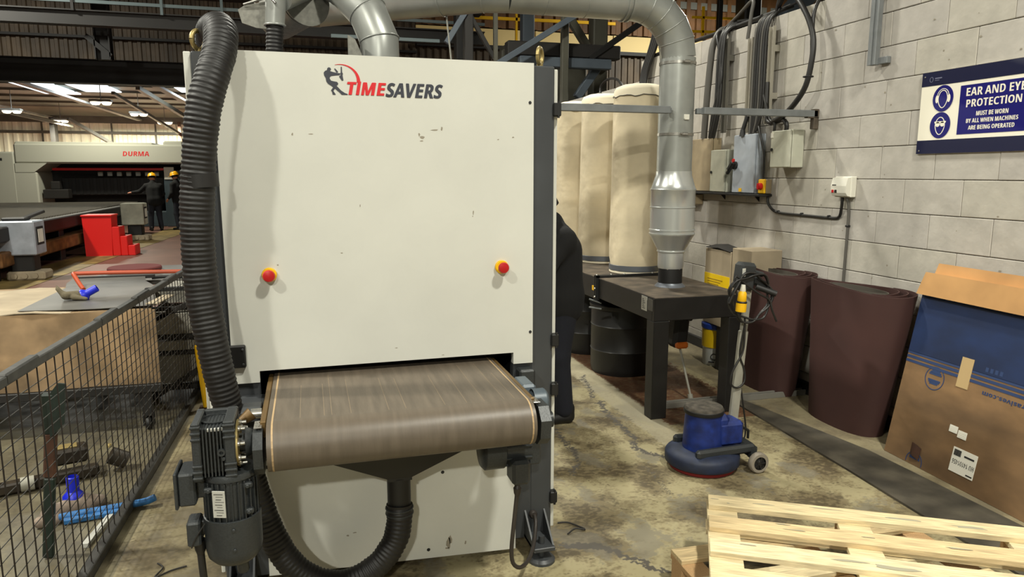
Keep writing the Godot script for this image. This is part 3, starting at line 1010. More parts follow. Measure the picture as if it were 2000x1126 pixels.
func background_steel() -> void:
	# crane girder with a walkway rail across the bay
	var t := thing("crane_girder", "long dark steel crane girder with a thin grey rail on top, across the bay", "girder", Vector3(-6, 4.6, -16))
	var b := nb()
	ibeam(b, Vector3(-22, 4.69, -16), Vector3(3.9, 4.69, -16), 0.28, 0.25)
	b.span(Vector3(-22, 4.56, -16.1), Vector3(3.9, 4.82, -15.95))
	part(t, "beam", b, M.steel_dark)
	b = nb()
	b.bar(Vector3(-22, 4.98, -15.9), Vector3(3.9, 4.98, -15.9), 0.05, 0.06)
	part(t, "handrail", b, M.rail_blue)
	for x in [-8.2, -6.4, -4.15, -2.6, -1.5, -0.6, 0.6]:
		b = nb()
		b.bar(Vector3(x, 4.8, -15.88), Vector3(x, 5.15 + (0.1 if x > -3.0 else 0.55), -15.88), 0.06, 0.05)
		part(t, "post", b, M.steel_dark if x < -3.0 else M.rail_blue)
	b = nb()
	b.bar(Vector3(-22, 5.45, -16.3), Vector3(3.9, 5.45, -16.3), 0.3, 0.42)
	part(t, "upper_beam", b, M.steel_black)
	# stanchion under the girder with a brace
	t = thing("girder_stanchion", "black steel stanchion with a slanting brace between the crane girder and the beam below", "stanchion", Vector3(-4.2, 3.9, -17.5))
	b = nb()
	ibeam(b, Vector3(-4.05, 4.14, -17.5), Vector3(-4.05, 5.4, -17.5), 0.3, 0.3, Vector3.RIGHT)
	b.span(Vector3(-4.2, 4.14, -17.6), Vector3(-3.9, 5.4, -17.45))
	part(t, "post", b, M.steel_black)
	b = nb()
	b.bar(Vector3(-4.35, 4.6, -17.4), Vector3(-3.9, 4.2, -17.4), 0.1, 0.1)
	part(t, "brace", b, M.steel_black)
	# steelwork seen above the machine and the wall
	var items := [
		["steel_post", "grey-brown steel post above the machine, beside a hanging rod", M.steel_dark, Vector3(2.66, 0.0, -12), Vector3(2.66, 6.5, -12), 0.15],
		["steel_post", "slender olive steel post seen between the duct and the machine top", M.steel_olive, Vector3(3.13, 0.0, -12), Vector3(3.13, 6.5, -12), 0.07],
		["steel_post", "pale blue steel post under the duct above the machine", M.steel_blue, Vector3(4.3, 0.0, -14), Vector3(4.3, 7.0, -14), 0.24],
		["steel_post", "olive pipe post behind the machine's brass eyebolt", M.steel_olive, Vector3(4.36, 0.0, -12), Vector3(4.36, 6.5, -12), 0.12],
		["steel_post", "dark olive square post with a slanting brace under the duct", M.steel_olive, Vector3(5.6, 0.0, -13.5), Vector3(5.6, 7.0, -13.5), 0.3],
		["steel_post", "black post above the block wall beside the yellow rail", M.steel_black, Vector3(9.6, 0.0, -14.5), Vector3(9.6, 7.5, -14.5), 0.42],
		["steel_post", "slender black post before the orange sheeting", M.steel_black, Vector3(8.7, 0.0, -14.2), Vector3(8.7, 7.5, -14.2), 0.1],
		["steel_post", "black post close to the thin hanging rod", M.steel_black, Vector3(3.0, 0.0, -14), Vector3(3.0, 7.0, -14), 0.3],
		["steel_brace", "long grey slanting brace rising to the duct above the machine", M.steel_blue, Vector3(3.05, 3.5, -11.8), Vector3(4.75, 4.55, -11.8), 0.1],
		["steel_brace", "dark slanting brace meeting the olive post under the duct's elbow", M.steel_black, Vector3(4.9, 3.75, -12.2), Vector3(6.3, 4.7, -12.2), 0.1],
		["steel_brace", "short dark brace rising away from the olive post", M.steel_olive, Vector3(5.5, 3.8, -13.2), Vector3(4.7, 4.9, -13.2), 0.14],
		["steel_brace", "pale bluish brace in the dark steelwork above the machine", M.steel_blue, Vector3(2.28, 3.85, -11.93), Vector3(2.62, 4.38, -11.93), 0.09],
		["steel_brace", "dark crossing brace behind the slender olive post", M.steel_dark, Vector3(2.70, 4.35, -12.05), Vector3(3.25, 3.45, -12.05), 0.07],
		["steel_brace", "light grey knee brace above the white wall top", M.steel_blue, Vector3(4.75, 3.1, -12.4), Vector3(5.15, 3.65, -12.4), 0.14],
		["steel_brace", "broad bluish sloping member above the block wall's cables", M.steel_blue, Vector3(8.3, 4.0, -12.2), Vector3(9.6, 5.4, -12.2), 0.34],
		["steel_beam", "dark horizontal beam behind the machine's eyebolt", M.steel_dark, Vector3(3.4, 3.88, -12.3), Vector3(5.5, 3.88, -12.3), 0.24],
		["steel_beam", "light bluish horizontal pipe behind the machine's eyebolt", M.steel_blue, Vector3(3.6, 3.66, -12.2), Vector3(5.3, 3.66, -12.2), 0.17],
		["steel_beam", "dark low beam behind the machine top", M.steel_black, Vector3(-1.0, 3.4, -13), Vector3(3.5, 3.4, -13), 0.3],
		["steel_beam", "greenish thin rail in the dark above the machine", M.rail_blue, Vector3(0.5, 4.1, -13.2), Vector3(2.4, 4.1, -13.2), 0.06],
	]
	for i in items:
		b = start(i[3])
		b.bar(i[3], i[4], i[5], i[5], Vector3.UP, i[5] * 0.08)
		single(i[0], i[1], "steelwork", b, i[2])
	b = start(Vector3(4.9, 0, -15.1))
	b.span(Vector3(4.0, 0.0, -15.5), Vector3(5.9, 4.3, -14.8), 0.03)
	b.span(Vector3(4.1, 4.3, -15.4), Vector3(4.9, 4.42, -14.9), 0.02)
	single("steel_cabinet", "olive grey cabinet in the shade behind the slanting brace", "cabinet", b, M.steel_olive)
	t = thing("guard_rail", "bright yellow guard rail high before the orange sheeting", "railing", Vector3(9.2, 4.7, -15))
	for y in [4.86, 5.16]:
		b = nb()
		b.bar(Vector3(8.35, y, -14.74), Vector3(10.2, y + 0.04, -14.74), 0.05, 0.05)
		part(t, "rail", b, M.yellow)
	b = nb()
	b.bar(Vector3(8.62, 4.78, -14.74), Vector3(8.62, 5.4, -14.74), 0.05, 0.05)
	part(t, "post", b, M.yellow)
	t = thing("guard_rail", "dull yellow guard rail seen through the steelwork under the duct", "railing", Vector3(4.2, 4.6, -17))
	b = nb()
	b.bar(Vector3(3.6, 5.35, -17), Vector3(7.5, 5.4, -17), 0.06, 0.07)
	part(t, "rail", b, M.yellow)
	b = nb()
	b.bar(Vector3(4.95, 0, -17), Vector3(4.95, 5.8, -17), 0.06, 0.05)
	part(t, "post", b, M.yellow)

func bolt(b: B, p: Vector3, axis: Vector3, r: float, h: float) -> void:
	b.lathe([Vector2(r, 0), Vector2(r, h * 0.7), Vector2(r * 0.75, h), Vector2(0, h)], 6, axis_up(p, axis))

func blob(rng: RandomNumberGenerator, c: Vector2, rx: float, ry: float) -> PackedVector2Array:
	var p := PackedVector2Array()
	for i in 9:
		var r := rng.randf_range(0.55, 1.15)
		p.append(c + Vector2(cos(TAU * i / 9) * rx * r, sin(TAU * i / 9) * ry * r))
	return p

func machine() -> void:
	var t := thing("sanding_machine", "tall cream and dark grey belt sanding machine with a brown conveyor belt and red-and-black logo", "machine", Vector3(0.32, 0, -3.7))
	var b := nb()
	# carcass: side columns, roof, back and the dark inside
	b.span(Vector3(0.932, 0.06, -4.85), Vector3(1.035, 2.2, -2.965), 0.006)
	b.span(Vector3(-0.40, 0.06, -4.85), Vector3(-0.318, 2.2, -2.965), 0.006)
	b.span(Vector3(-0.398, 2.14, -4.848), Vector3(1.033, 2.195, -2.985), 0.004)
	b.span(Vector3(-0.36, 0.06, -4.85), Vector3(1.0, 2.15, -4.8))
	b.span(Vector3(-0.33, 0.05, -4.7), Vector3(0.94, 0.12, -3.05))
	b.span(Vector3(-0.322, 0.06, -3.02), Vector3(-0.222, 0.914, -2.968), 0.004)
	b.span(Vector3(0.85, 0.06, -3.02), Vector3(0.94, 0.912, -2.968), 0.004)
	part(t, "frame", b, M.dark_grey)
	b = nb()
	b.span(Vector3(-0.30, 0.60, -4.78), Vector3(0.92, 0.68, -3.2))
	b.span(Vector3(-0.30, 1.05, -4.78), Vector3(0.92, 1.13, -3.0))
	b.span(Vector3(-0.315, 0.6, -4.78), Vector3(-0.25, 1.1, -3.03))
	b.span(Vector3(0.88, 0.6, -4.78), Vector3(0.93, 1.1, -3.03))
	part(t, "inner_casing", b, M.black)
	b = nb()
	var op := PackedVector2Array([Vector2(-0.322, 0.914), Vector2(-0.221, 0.914), Vector2(-0.221, 0.961), Vector2(0.847, 0.963), Vector2(0.847, 0.911), Vector2(0.9365, 0.911), Vector2(0.9365, 2.207), Vector2(-0.329, 2.207)])
	b.prism(op, 0.034, Transform3D(Basis(), Vector3(0, 0, -2.984)))
	var door := part(t, "front_door", b, M.cream, "large cream front door")
	b = nb()
	b.prism(PackedVector2Array([Vector2(-0.229, 0.065), Vector2(0.857, 0.024), Vector2(0.857, 0.578), Vector2(-0.229, 0.578)]), 0.03, Transform3D(Basis(), Vector3(0, 0, -2.98)))
	var low := part(t, "lower_panel", b, M.cream, "cream lower panel")
	b = nb()
	for p in [Vector3(-0.213, 0.55, -2.95), Vector3(0.84, 0.55, -2.95), Vector3(-0.2, 0.12, -2.95), Vector3(0.45, 0.08, -2.95), Vector3(0.24, 0.12, -2.95), Vector3(0.26, 0.125, -2.95), Vector3(0.52, 0.44, -2.95)]:
		b.lathe([Vector2(0.008, 0), Vector2(0.006, 0.004), Vector2(0, 0.004)], 10, axis_up(p, Vector3.BACK))
	part(low, "screw", b, M.black)
	b = nb()
	for p in [Vector3(0.92, 2.045, -2.95), Vector3(0.925, 1.053, -2.95)]:
		b.lathe([Vector2(0.007, 0), Vector2(0.005, 0.004), Vector2(0, 0.004)], 10, axis_up(p, Vector3.BACK))
	part(door, "screw", b, M.ink)
	# wear marks
	var rng := RandomNumberGenerator.new()
	rng.seed = 12
	b = nb()
	for s in [[0.446, 1.905, 0.004, 0.012], [0.46, 1.895, 0.014, 0.006], [0.51, 1.925, 0.018, 0.004], [0.54, 1.93, 0.005, 0.008], [0.455, 1.88, 0.008, 0.003], [-0.05, 1.9, 0.004, 0.006], [0.02, 1.902, 0.012, 0.002], [0.67, 1.587, 0.003, 0.012], [0.667, 1.57, 0.002, 0.003], [0.78, 1.89, 0.006, 0.003], [0.12, 1.43, 0.005, 0.003], [-0.13, 1.39, 0.004, 0.003], [0.845, 1.9, 0.005, 0.003], [0.33, 1.02, 0.006, 0.002], [0.53, 0.975, 0.006, 0.002], [0.2, 1.62, 0.002, 0.006]]:
		b.prism(blob(rng, Vector2(s[0], s[1]), s[2], s[3]), 0.0006, Transform3D(Basis(), Vector3(0, 0, -2.9501)))
	part(door, "scuff", b, M.scuff)
	b = nb()
	for s in [[0.54, 0.10, 0.01, 0.03], [0.55, 0.115, 0.008, 0.03], [0.535, 0.075, 0.014, 0.004], [0.1, 0.2, 0.006, 0.004], [0.13, 0.21, 0.01, 0.003], [0.62, 0.09, 0.005, 0.012]]:
		b.prism(blob(rng, Vector2(s[0], s[1]), s[2], s[3]), 0.0006, Transform3D(Basis(), Vector3(0, 0, -2.9501)))
	part(low, "scuff", b, M.scuff)
	# side doors seen edge-on, with black hinges
	b = nb()
	b.span(Vector3(1.038, 0.09, -4.8), Vector3(1.056, 2.19, -2.985), 0.003)
	part(t, "side_door", b, M.cream)
	b = nb()
	b.span(Vector3(-0.428, 1.985, -4.8), Vector3(-0.402, 2.2, -2.985), 0.003)
	b.span(Vector3(-0.42, 0.09, -4.8), Vector3(-0.404, 1.95, -2.985), 0.003)
	part(t, "side_door", b, M.cream)
	for y in [2.02, 1.005, 0.775, 0.25]:
		b = nb()
		b.span(Vector3(1.027, y - 0.028, -3.02), Vector3(1.062, y + 0.028, -2.95), 0.004)
		b.rod(Vector3(1.05, y - 0.035, -2.955), Vector3(1.05, y + 0.035, -2.955), 0.006, 8)
		part(t, "hinge", b, M.black)
	b = nb()
	b.span(Vector3(-0.335, 0.985, -2.95), Vector3(-0.268, 1.075, -2.925), 0.004)
	b.span(Vector3(-0.345, 0.995, -2.99), Vector3(-0.315, 1.065, -2.93), 0.004)
	var hg := part(t, "hinge", b, M.black)
	b = nb()
	for y in [1.0, 1.06]:
		bolt(b, Vector3(-0.278, y, -2.925), Vector3.BACK, 0.005, 0.004)
	part(hg, "screw", b, M.dark_grey)
	# lifting eyes on the roof
	for e in [Vector3(0.985, 2.195, -3.02), Vector3(-0.375, 2.195, -3.02)]:
		b = nb()
		b.rod(e, e + Vector3(0, 0.02, 0), 0.014, 10)
		b.torus(e + Vector3(0, 0.052, 0), Vector3(1, 0, 0.7), 0.034, 0.009, 20, 8)
		part(t, "lifting_eye", b, M.brass, "brass lifting eyebolt")
	# emergency stops
	for c in [Vector3(-0.163, 1.352, -2.95), Vector3(0.792, 1.35, -2.95)]:
		b = nb()
		b.lathe([Vector2(0.029, 0), Vector2(0.029, 0.012), Vector2(0.026, 0.015), Vector2(0.0, 0.015)], 28, axis_up(c, Vector3.BACK))
		var es := part(t, "stop_collar", b, M.yellow, "yellow collar of an emergency stop")
		b = nb()
		b.lathe([Vector2(0.013, 0.013), Vector2(0.013, 0.03), Vector2(0.0225, 0.034), Vector2(0.024, 0.042), Vector2(0.021, 0.049), Vector2(0.01, 0.052), Vector2(0, 0.0525)], 28, axis_up(c, Vector3.BACK))
		part(es, "stop_button", b, M.red, "red mushroom button")
	# logo
	var z := -2.9498
	b = nb()
	for o in [Vector3(-0.0014, 0, 0), Vector3(0.0014, 0, 0.0004), Vector3(0, 0.001, 0.0008)]:
		write(b, "TlME", true, frame(Vector3(0.238, 2.081, z) + o, Vector3.RIGHT, Vector3.UP), 0.148, 0.051, 0.2, 0.0015)
	var ap := PackedVector2Array()
	for i in 15:
		var a := lerpf(deg_to_rad(108), deg_to_rad(-2), i / 14.0)
		ap.append(Vector2(0.140, 2.1026) + Vector2(cos(a) * 0.073, sin(a) * 0.0655))
	for i in 15:
		var a := lerpf(deg_to_rad(-2), deg_to_rad(108), i / 14.0)
		var w := lerpf(0.014, 0.001, i / 14.0)
		ap.append(Vector2(0.140, 2.1026) + Vector2(cos(a) * (0.073 - w), sin(a) * (0.0655 - w * 0.8)))
	b.prism(ap, 0.0015, frame(Vector3(0.004, 0.003, z), Vector3.RIGHT, Vector3.UP))
	var logo := part(door, "logo", b, M.red_logo, "red half of the logo")
	b = nb()
	for o in [Vector3(-0.0014, 0, 0), Vector3(0.0014, 0, 0.0004), Vector3(0, 0.001, 0.0008)]:
		write(b, "SAVERS", true, frame(Vector3(0.431, 2.078, z) + o, Vector3.RIGHT, Vector3.UP), 0.221, 0.054, 0.2, 0.0015)
	var f := func(x: float, y: float) -> Vector2: # from the emblem's own grid, 280 x 100 pixels of the photograph
		return Vector2(0.0349 + (x / 7.143) * 0.002004, 2.197 - (y / 7.143) * 0.00197 + (x / 7.143) * 0.00007)
	for o in [
		[[205, 165], [225, 152], [248, 160], [255, 182], [240, 205], [300, 222], [345, 232], [375, 232], [372, 258], [320, 262], [255, 270], [235, 285], [232, 305], [250, 335], [290, 345], [330, 352], [345, 372], [338, 395], [318, 400], [380, 470], [430, 505], [470, 520], [468, 532], [388, 530], [350, 490], [270, 420], [205, 375], [185, 345], [180, 300], [160, 265], [155, 225], [175, 200], [200, 192]],
		[[275, 425], [300, 440], [275, 475], [305, 522], [300, 530], [265, 526], [258, 490], [243, 468]],
		[[298, 172], [310, 168], [345, 205], [348, 222], [325, 222]],
		[[388, 145], [402, 145], [404, 220], [415, 240], [408, 262], [418, 330], [400, 338], [385, 320], [360, 275], [382, 262], [378, 235], [386, 222]],
	]:
		var pl := PackedVector2Array()
		for q in o:
			pl.append(f.call(q[0], q[1]))
		if Geometry2D.triangulate_polygon(pl).size():
			b.prism(pl, 0.0015, Transform3D(Basis(), Vector3(0, 0, z)))
	part(door, "logo", b, M.dark_logo, "dark half of the logo")
	# conveyor table: belt round its rollers, side rails, bed
	b = nb()
	var prof := [Vector2(0.93, -4.6), Vector2(0.93, -3.4), Vector2(0.93, -2.41)]
	for i in 13:
		var a := deg_to_rad(90.0 - 15.0 * i)
		prof.append(Vector2(0.845 + sin(a) * 0.085, -2.405 + cos(a) * 0.085))
	prof.append(Vector2(0.76, -4.6))
	var belt := nb()
	for i in prof.size() - 1:
		var d0: Vector2 = (prof[i + 1] - prof[maxi(i - 1, 0)]).normalized()
		var d1: Vector2 = (prof[mini(i + 2, prof.size() - 1)] - prof[i]).normalized()
		if i < 2: d0 = Vector2(0, 1)
		if i < 1: d1 = Vector2(0, 1)
		var n0 := Vector3(0, d0.y, -d0.x)
		var n1 := Vector3(0, d1.y, -d1.x)
		var p: Vector2 = prof[i]
		var q: Vector2 = prof[i + 1]
		belt.quadn(Vector3(-0.168, p.x, p.y), Vector3(0.757, p.x, p.y), Vector3(0.757, q.x, q.y), Vector3(-0.168, q.x, q.y), n0, n0, n1, n1)
		for x in [-0.168, 0.757]:
			var c := Vector3(x, 0.845, clampf(p.y, -4.6, -2.405))
			belt.tri(Vector3(x, p.x, p.y), Vector3(x, q.x, q.y), c, Vector3(signf(x), 0, 0), Vector3(signf(x), 0, 0), Vector3(signf(x), 0, 0))
	var bm := part(t, "conveyor_belt", belt, M.belt, "worn brown conveyor belt")
	b = nb()
	for x in [-0.15, 0.742]:
		for i in prof.size() - 1:
			var p: Vector2 = prof[i]
			var q: Vector2 = prof[i + 1]
			var c := Vector2(0.845, clampf(p.y, -4.6, -2.405))
			var n2 := ((p + q) * 0.5 - Vector2(0.845, clampf((p.y + q.y) * 0.5, -4.6, -2.405))).normalized()
			var nn := Vector3(0, n2.x, n2.y)
			b.quad(Vector3(x - 0.003, p.x, p.y) + nn * 0.0007, Vector3(x + 0.003, p.x, p.y) + nn * 0.0007, Vector3(x + 0.003, q.x, q.y) + nn * 0.0007, Vector3(x - 0.003, q.x, q.y) + nn * 0.0007, nn)
	part(bm, "edge_line", b, M.belt_line)
	b = nb()
	for x in [-0.06, 0.02, 0.045, 0.11, 0.24, 0.30, 0.44, 0.52, 0.585, 0.66, 0.70]:
		var far := rng.randf_range(-2.95, -2.75)
		b.quad(Vector3(x - 0.0009, 0.9304, far), Vector3(x + 0.0009, 0.9304, far), Vector3(x + 0.0009, 0.9304, -2.42), Vector3(x - 0.0009, 0.9304, -2.42), Vector3.UP)
	part(bm, "scratch", b, mat("belt_scratch", Color(0.50, 0.44, 0.36), 0.5), "", "stuff")
	b = nb()
	b.span(Vector3(-0.19, 0.87, -4.6), Vector3(-0.17, 0.927, -2.42), 0.003)
	part(t, "side_rail", b, mat("rail_bronze", Color(0.40, 0.31, 0.17), 0.45, 0.3))
	b = nb()
	b.span(Vector3(0.760, 0.87, -4.6), Vector3(0.777, 0.927, -2.42), 0.003)
	part(t, "side_rail", b, M.rail_bronze)
	b = nb()
	b.span(Vector3(-0.172, 0.735, -4.6), Vector3(0.762, 0.76, -2.60), 0.004)
	part(t, "table_bed", b, M.hopper)
	for s in [[-0.212, -0.181], [0.778, 0.818]]:
		b = nb()
		b.prism(PackedVector2Array([Vector2(-2.47, 0.745), Vector2(-2.39, 0.755), Vector2(-2.35, 0.79), Vector2(-2.34, 0.86), Vector2(-2.38, 0.905), Vector2(-2.47, 0.905)]), s[1] - s[0], Transform3D(Basis(Vector3(0, 0, 1), Vector3(0, 1, 0), Vector3(-1, 0, 0)), Vector3(s[1], 0, 0)))
		if s[0] > 0.0:
			b.rod(Vector3(0.81, 0.845, -2.4), Vector3(0.838, 0.845, -2.4), 0.03, 16)
		var bp := part(t, "bearing_plate", b, M.casting)
		b = nb()
		b.box(Vector3((s[0] + s[1]) * 0.5 + (0.0 if s[0] < 0.0 else -0.02), 0.915, -2.43), Vector3(0.026, 0.004, 0.07), 0.001)
		bolt(b, Vector3((s[0] + s[1]) * 0.5 + (0.0 if s[0] < 0.0 else -0.02), 0.917, -2.41), Vector3.UP, 0.006, 0.004)
		bolt(b, Vector3((s[0] + s[1]) * 0.5 + (0.0 if s[0] < 0.0 else -0.02), 0.917, -2.45), Vector3.UP, 0.006, 0.004)
		part(bp, "cover_plate", b, M.zinc)
	# housings on the far column beside the table
	b = nb()
	b.span(Vector3(0.862, 0.79, -2.97), Vector3(0.935, 0.892, -2.90), 0.008)
	part(t, "switch_box", b, M.casting)
	b = nb()
	b.span(Vector3(0.80, 0.80, -2.80), Vector3(0.862, 0.90, -2.66), 0.01)
	b.lathe([Vector2(0.05, 0), Vector2(0.05, 0.05), Vector2(0.04, 0.06), Vector2(0, 0.06)], 18, axis_up(Vector3(0.83, 0.845, -2.62), Vector3.RIGHT))
	part(t, "tension_unit", b, mat("casting_blue", Color(0.33, 0.37, 0.40), 0.42, 0.1))
	b = nb()
	b.span(Vector3(-0.27, 0.86, -2.74), Vector3(-0.2, 0.9, -2.62), 0.004)
	b.span(Vector3(-0.30, 0.70, -2.97), Vector3(-0.2, 0.86, -2.64), 0.006)
	part(t, "tension_unit", b, M.dark_grey)
	# table lift motor under the far end of the belt
	b = nb()
	b.lathe([Vector2(0, 0), Vector2(0.07, 0.0), Vector2(0.084, 0.012), Vector2(0.084, 0.09), Vector2(0.078, 0.092), Vector2(0.072, 0.10), Vector2(0.072, 0.2), Vector2(0.05, 0.2), Vector2(0, 0.2)], 28, axis_up(Vector3(0.613, 0.665, -2.62), Vector3.RIGHT))
	for k in 5:
		b.box(Vector3(0.755, 0.665, -2.62), Vector3(0.11, 0.16, 0.006), 0.001, Basis(Vector3.RIGHT, PI * k / 5.0))
	b.span(Vector3(0.66, 0.70, -2.70), Vector3(0.84, 0.75, -2.56), 0.006)
	b.span(Vector3(0.80, 0.60, -2.7), Vector3(0.85, 0.74, -2.56), 0.006)
	var lm := part(t, "lift_motor", b, M.casting)
	b = nb()
	b.span(Vector3(0.716, 0.545, -2.60), Vector3(0.79, 0.645, -2.50), 0.012)
	part(lm, "terminal_box", b, M.casting)
	b = nb()
	b.lathe([Vector2(0, 0), Vector2(0.006, 0), Vector2(0.014, 0.02), Vector2(0.016, 0.04), Vector2(0.012, 0.045), Vector2(0.007, 0.07), Vector2(0, 0.07)], 12, axis_up(Vector3(0.748, 0.476, -2.55), Vector3.UP))
	b.tube(smooth([Vector3(0.748, 0.5, -2.55), Vector3(0.736, 0.35, -2.56), Vector3(0.733, 0.24, -2.58), Vector3(0.745, 0.165, -2.60), Vector3(0.785, 0.122, -2.63), Vector3(0.845, 0.10, -2.71), Vector3(0.90, 0.105, -2.81), Vector3(0.935, 0.14, -2.89), Vector3(0.947, 0.175, -2.93), Vector3(0.945, 0.178, -2.975)], 0.02), 0.0085, 10)
	b.lathe([Vector2(0.02, 0), Vector2(0.02, 0.012), Vector2(0.014, 0.02), Vector2(0, 0.02)], 14, axis_up(Vector3(0.945, 0.178, -2.966), Vector3.BACK))
	part(lm, "cable", b, mat("cable_brown", Color(0.20, 0.18, 0.165), 0.5))
	# dust hopper under the table
	b = nb()
	var rings := []
	for r in [[-0.165, 0.755, -2.93, -2.64, 0.75], [-0.16, 0.75, -2.93, -2.64, 0.742], [0.256, 0.354, -2.82, -2.72, 0.537], [0.256, 0.354, -2.82, -2.72, 0.525]]:
		rings.append([Vector3(r[0], r[4], r[2]), Vector3(r[1], r[4], r[2]), Vector3(r[1], r[4], r[3]), Vector3(r[0], r[4], r[3])])
	for i in 3:
		for k in 4:
			var p: Vector3 = rings[i][k]
			var q: Vector3 = rings[i][(k + 1) % 4]
			var r: Vector3 = rings[i + 1][(k + 1) % 4]
			var s: Vector3 = rings[i + 1][k]
			var nn := (q - p).cross(s - p).normalized()
			if nn.dot(p + r - Vector3(0.6, p.y + r.y, -5.52)) < 0.0: nn = -nn
			b.quad(p, q, r, s, nn)
	b.rod(Vector3(0.305, 0.53, -2.765), Vector3(0.305, 0.40, -2.765), 0.048, 24)
	var hp := part(t, "dust_hopper", b, M.hopper)
	# gear motor on the belt's drive roller
	gear_motor(t)
	# feet
	for x in [0.955, -0.33]:
		b = nb()
		b.lathe([Vector2(0.0, 0), Vector2(0.062, 0), Vector2(0.062, 0.012), Vector2(0.05, 0.024), Vector2(0.0, 0.024)], 24, Transform3D(Basis(), Vector3(x, 0.0, -2.86)))
		b.rod(Vector3(x, 0.02, -2.86), Vector3(x, 0.12, -2.86), 0.014, 10)
		b.span(Vector3(x - 0.05, 0.065, -2.97), Vector3(x + 0.05, 0.085, -2.81), 0.003)
		for sx in [-0.05, 0.042]:
			b.prism(PackedVector2Array([Vector2(-2.97, 0.07), Vector2(-2.81, 0.07), Vector2(-2.97, 0.20)]), 0.008, Transform3D(Basis(Vector3(0, 0, 1), Vector3(0, 1, 0), Vector3(-1, 0, 0)), Vector3(x + sx + 0.008, 0, 0)))
		part(t, "foot", b, M.dark_grey)
	for x in [0.955, -0.33]:
		b = nb()
		b.lathe([Vector2(0.0, 0), Vector2(0.062, 0), Vector2(0.062, 0.012), Vector2(0.014, 0.03), Vector2(0.014, 0.1), Vector2(0, 0.1)], 20, Transform3D(Basis(), Vector3(x, 0.0, -4.75)))
		part(t, "foot", b, M.dark_grey)
	# dust hose: from the hopper, round behind the gear motor, up the front and over the top
	var ht := thing("dust_hose", "black ribbed dust hose rising up the machine's front corner and looping under its hopper", "hose", Vector3(-0.3, 0, -2.78))
	var path := smooth([Vector3(0.305, 0.41, -2.76), Vector3(0.300, 0.33, -2.75), Vector3(0.275, 0.25, -2.74), Vector3(0.20, 0.165, -2.73), Vector3(0.085, 0.12, -2.72), Vector3(-0.03, 0.14, -2.73), Vector3(-0.13, 0.225, -2.74), Vector3(-0.20, 0.36, -2.76), Vector3(-0.245, 0.52, -2.78), Vector3(-0.29, 0.70, -2.78), Vector3(-0.325, 0.87, -2.77), Vector3(-0.347, 1.0, -2.76), Vector3(-0.370, 1.17, -2.76), Vector3(-0.389, 1.34, -2.77), Vector3(-0.390, 1.55, -2.77), Vector3(-0.372, 1.765, -2.77), Vector3(-0.345, 1.96, -2.77), Vector3(-0.312, 2.08, -2.79), Vector3(-0.285, 2.18, -2.84), Vector3(-0.285, 2.265, -2.92), Vector3(-0.315, 2.29, -3.02), Vector3(-0.34, 2.27, -3.12), Vector3(-0.345, 2.16, -3.2)], 0.0045)
	var rad := PackedFloat32Array()
	rng.seed = 5
	var ph := 0.0
	for i in path.size():
		ph += TAU / 4.0 * rng.randf_range(0.93, 1.07)
		var up := clampf((path[i].y - 0.9) / 0.3, 0.0, 1.0)
		var base_r := lerpf(0.0515, 0.0585, up) * (1.0 + 0.018 * sin(i * 0.083) + 0.012 * sin(i * 0.31))
		rad.append(base_r + 0.0019 * sin(ph) + rng.randf_range(-0.0007, 0.0007))
	b = nb()
	b.tube(path, rad, 20)
	part(ht, "ribbed_tube", b, M.rubber)
	b = nb()
	b.rod(Vector3(-0.3672, 1.70, -2.77), Vector3(-0.377, 1.735, -2.77).lerp(Vector3(-0.366, 1.755, -2.77), 0.6), 0.0622, 24)
	part(ht, "cuff", b, M.rubber, "smooth cuff joining two lengths of hose")
	for y in [0.395, 0.372]:
		b = nb()
		b.torus(Vector3(0.3045, y, -2.76), Vector3.UP, 0.0535, 0.005, 24, 8)
		part(ht, "clamp", b, M.casting, "metal hose clamp")
	# short hose on the roof
	b = start(Vector3(-0.128, 2.2, -3.8))
	path = smooth([Vector3(-0.132, 2.195, -3.8), Vector3(-0.128, 2.35, -3.8), Vector3(-0.118, 2.49, -3.8)], 0.0045)
	rad = PackedFloat32Array()
	for i in path.size():
		rad.append(0.0405 + 0.0022 * sin(i * TAU / 4.0))
	b.tube(path, rad, 18)
	single("dust_hose", "short black hose standing on the machine roof under a galvanised spout", "hose", b, M.rubber)

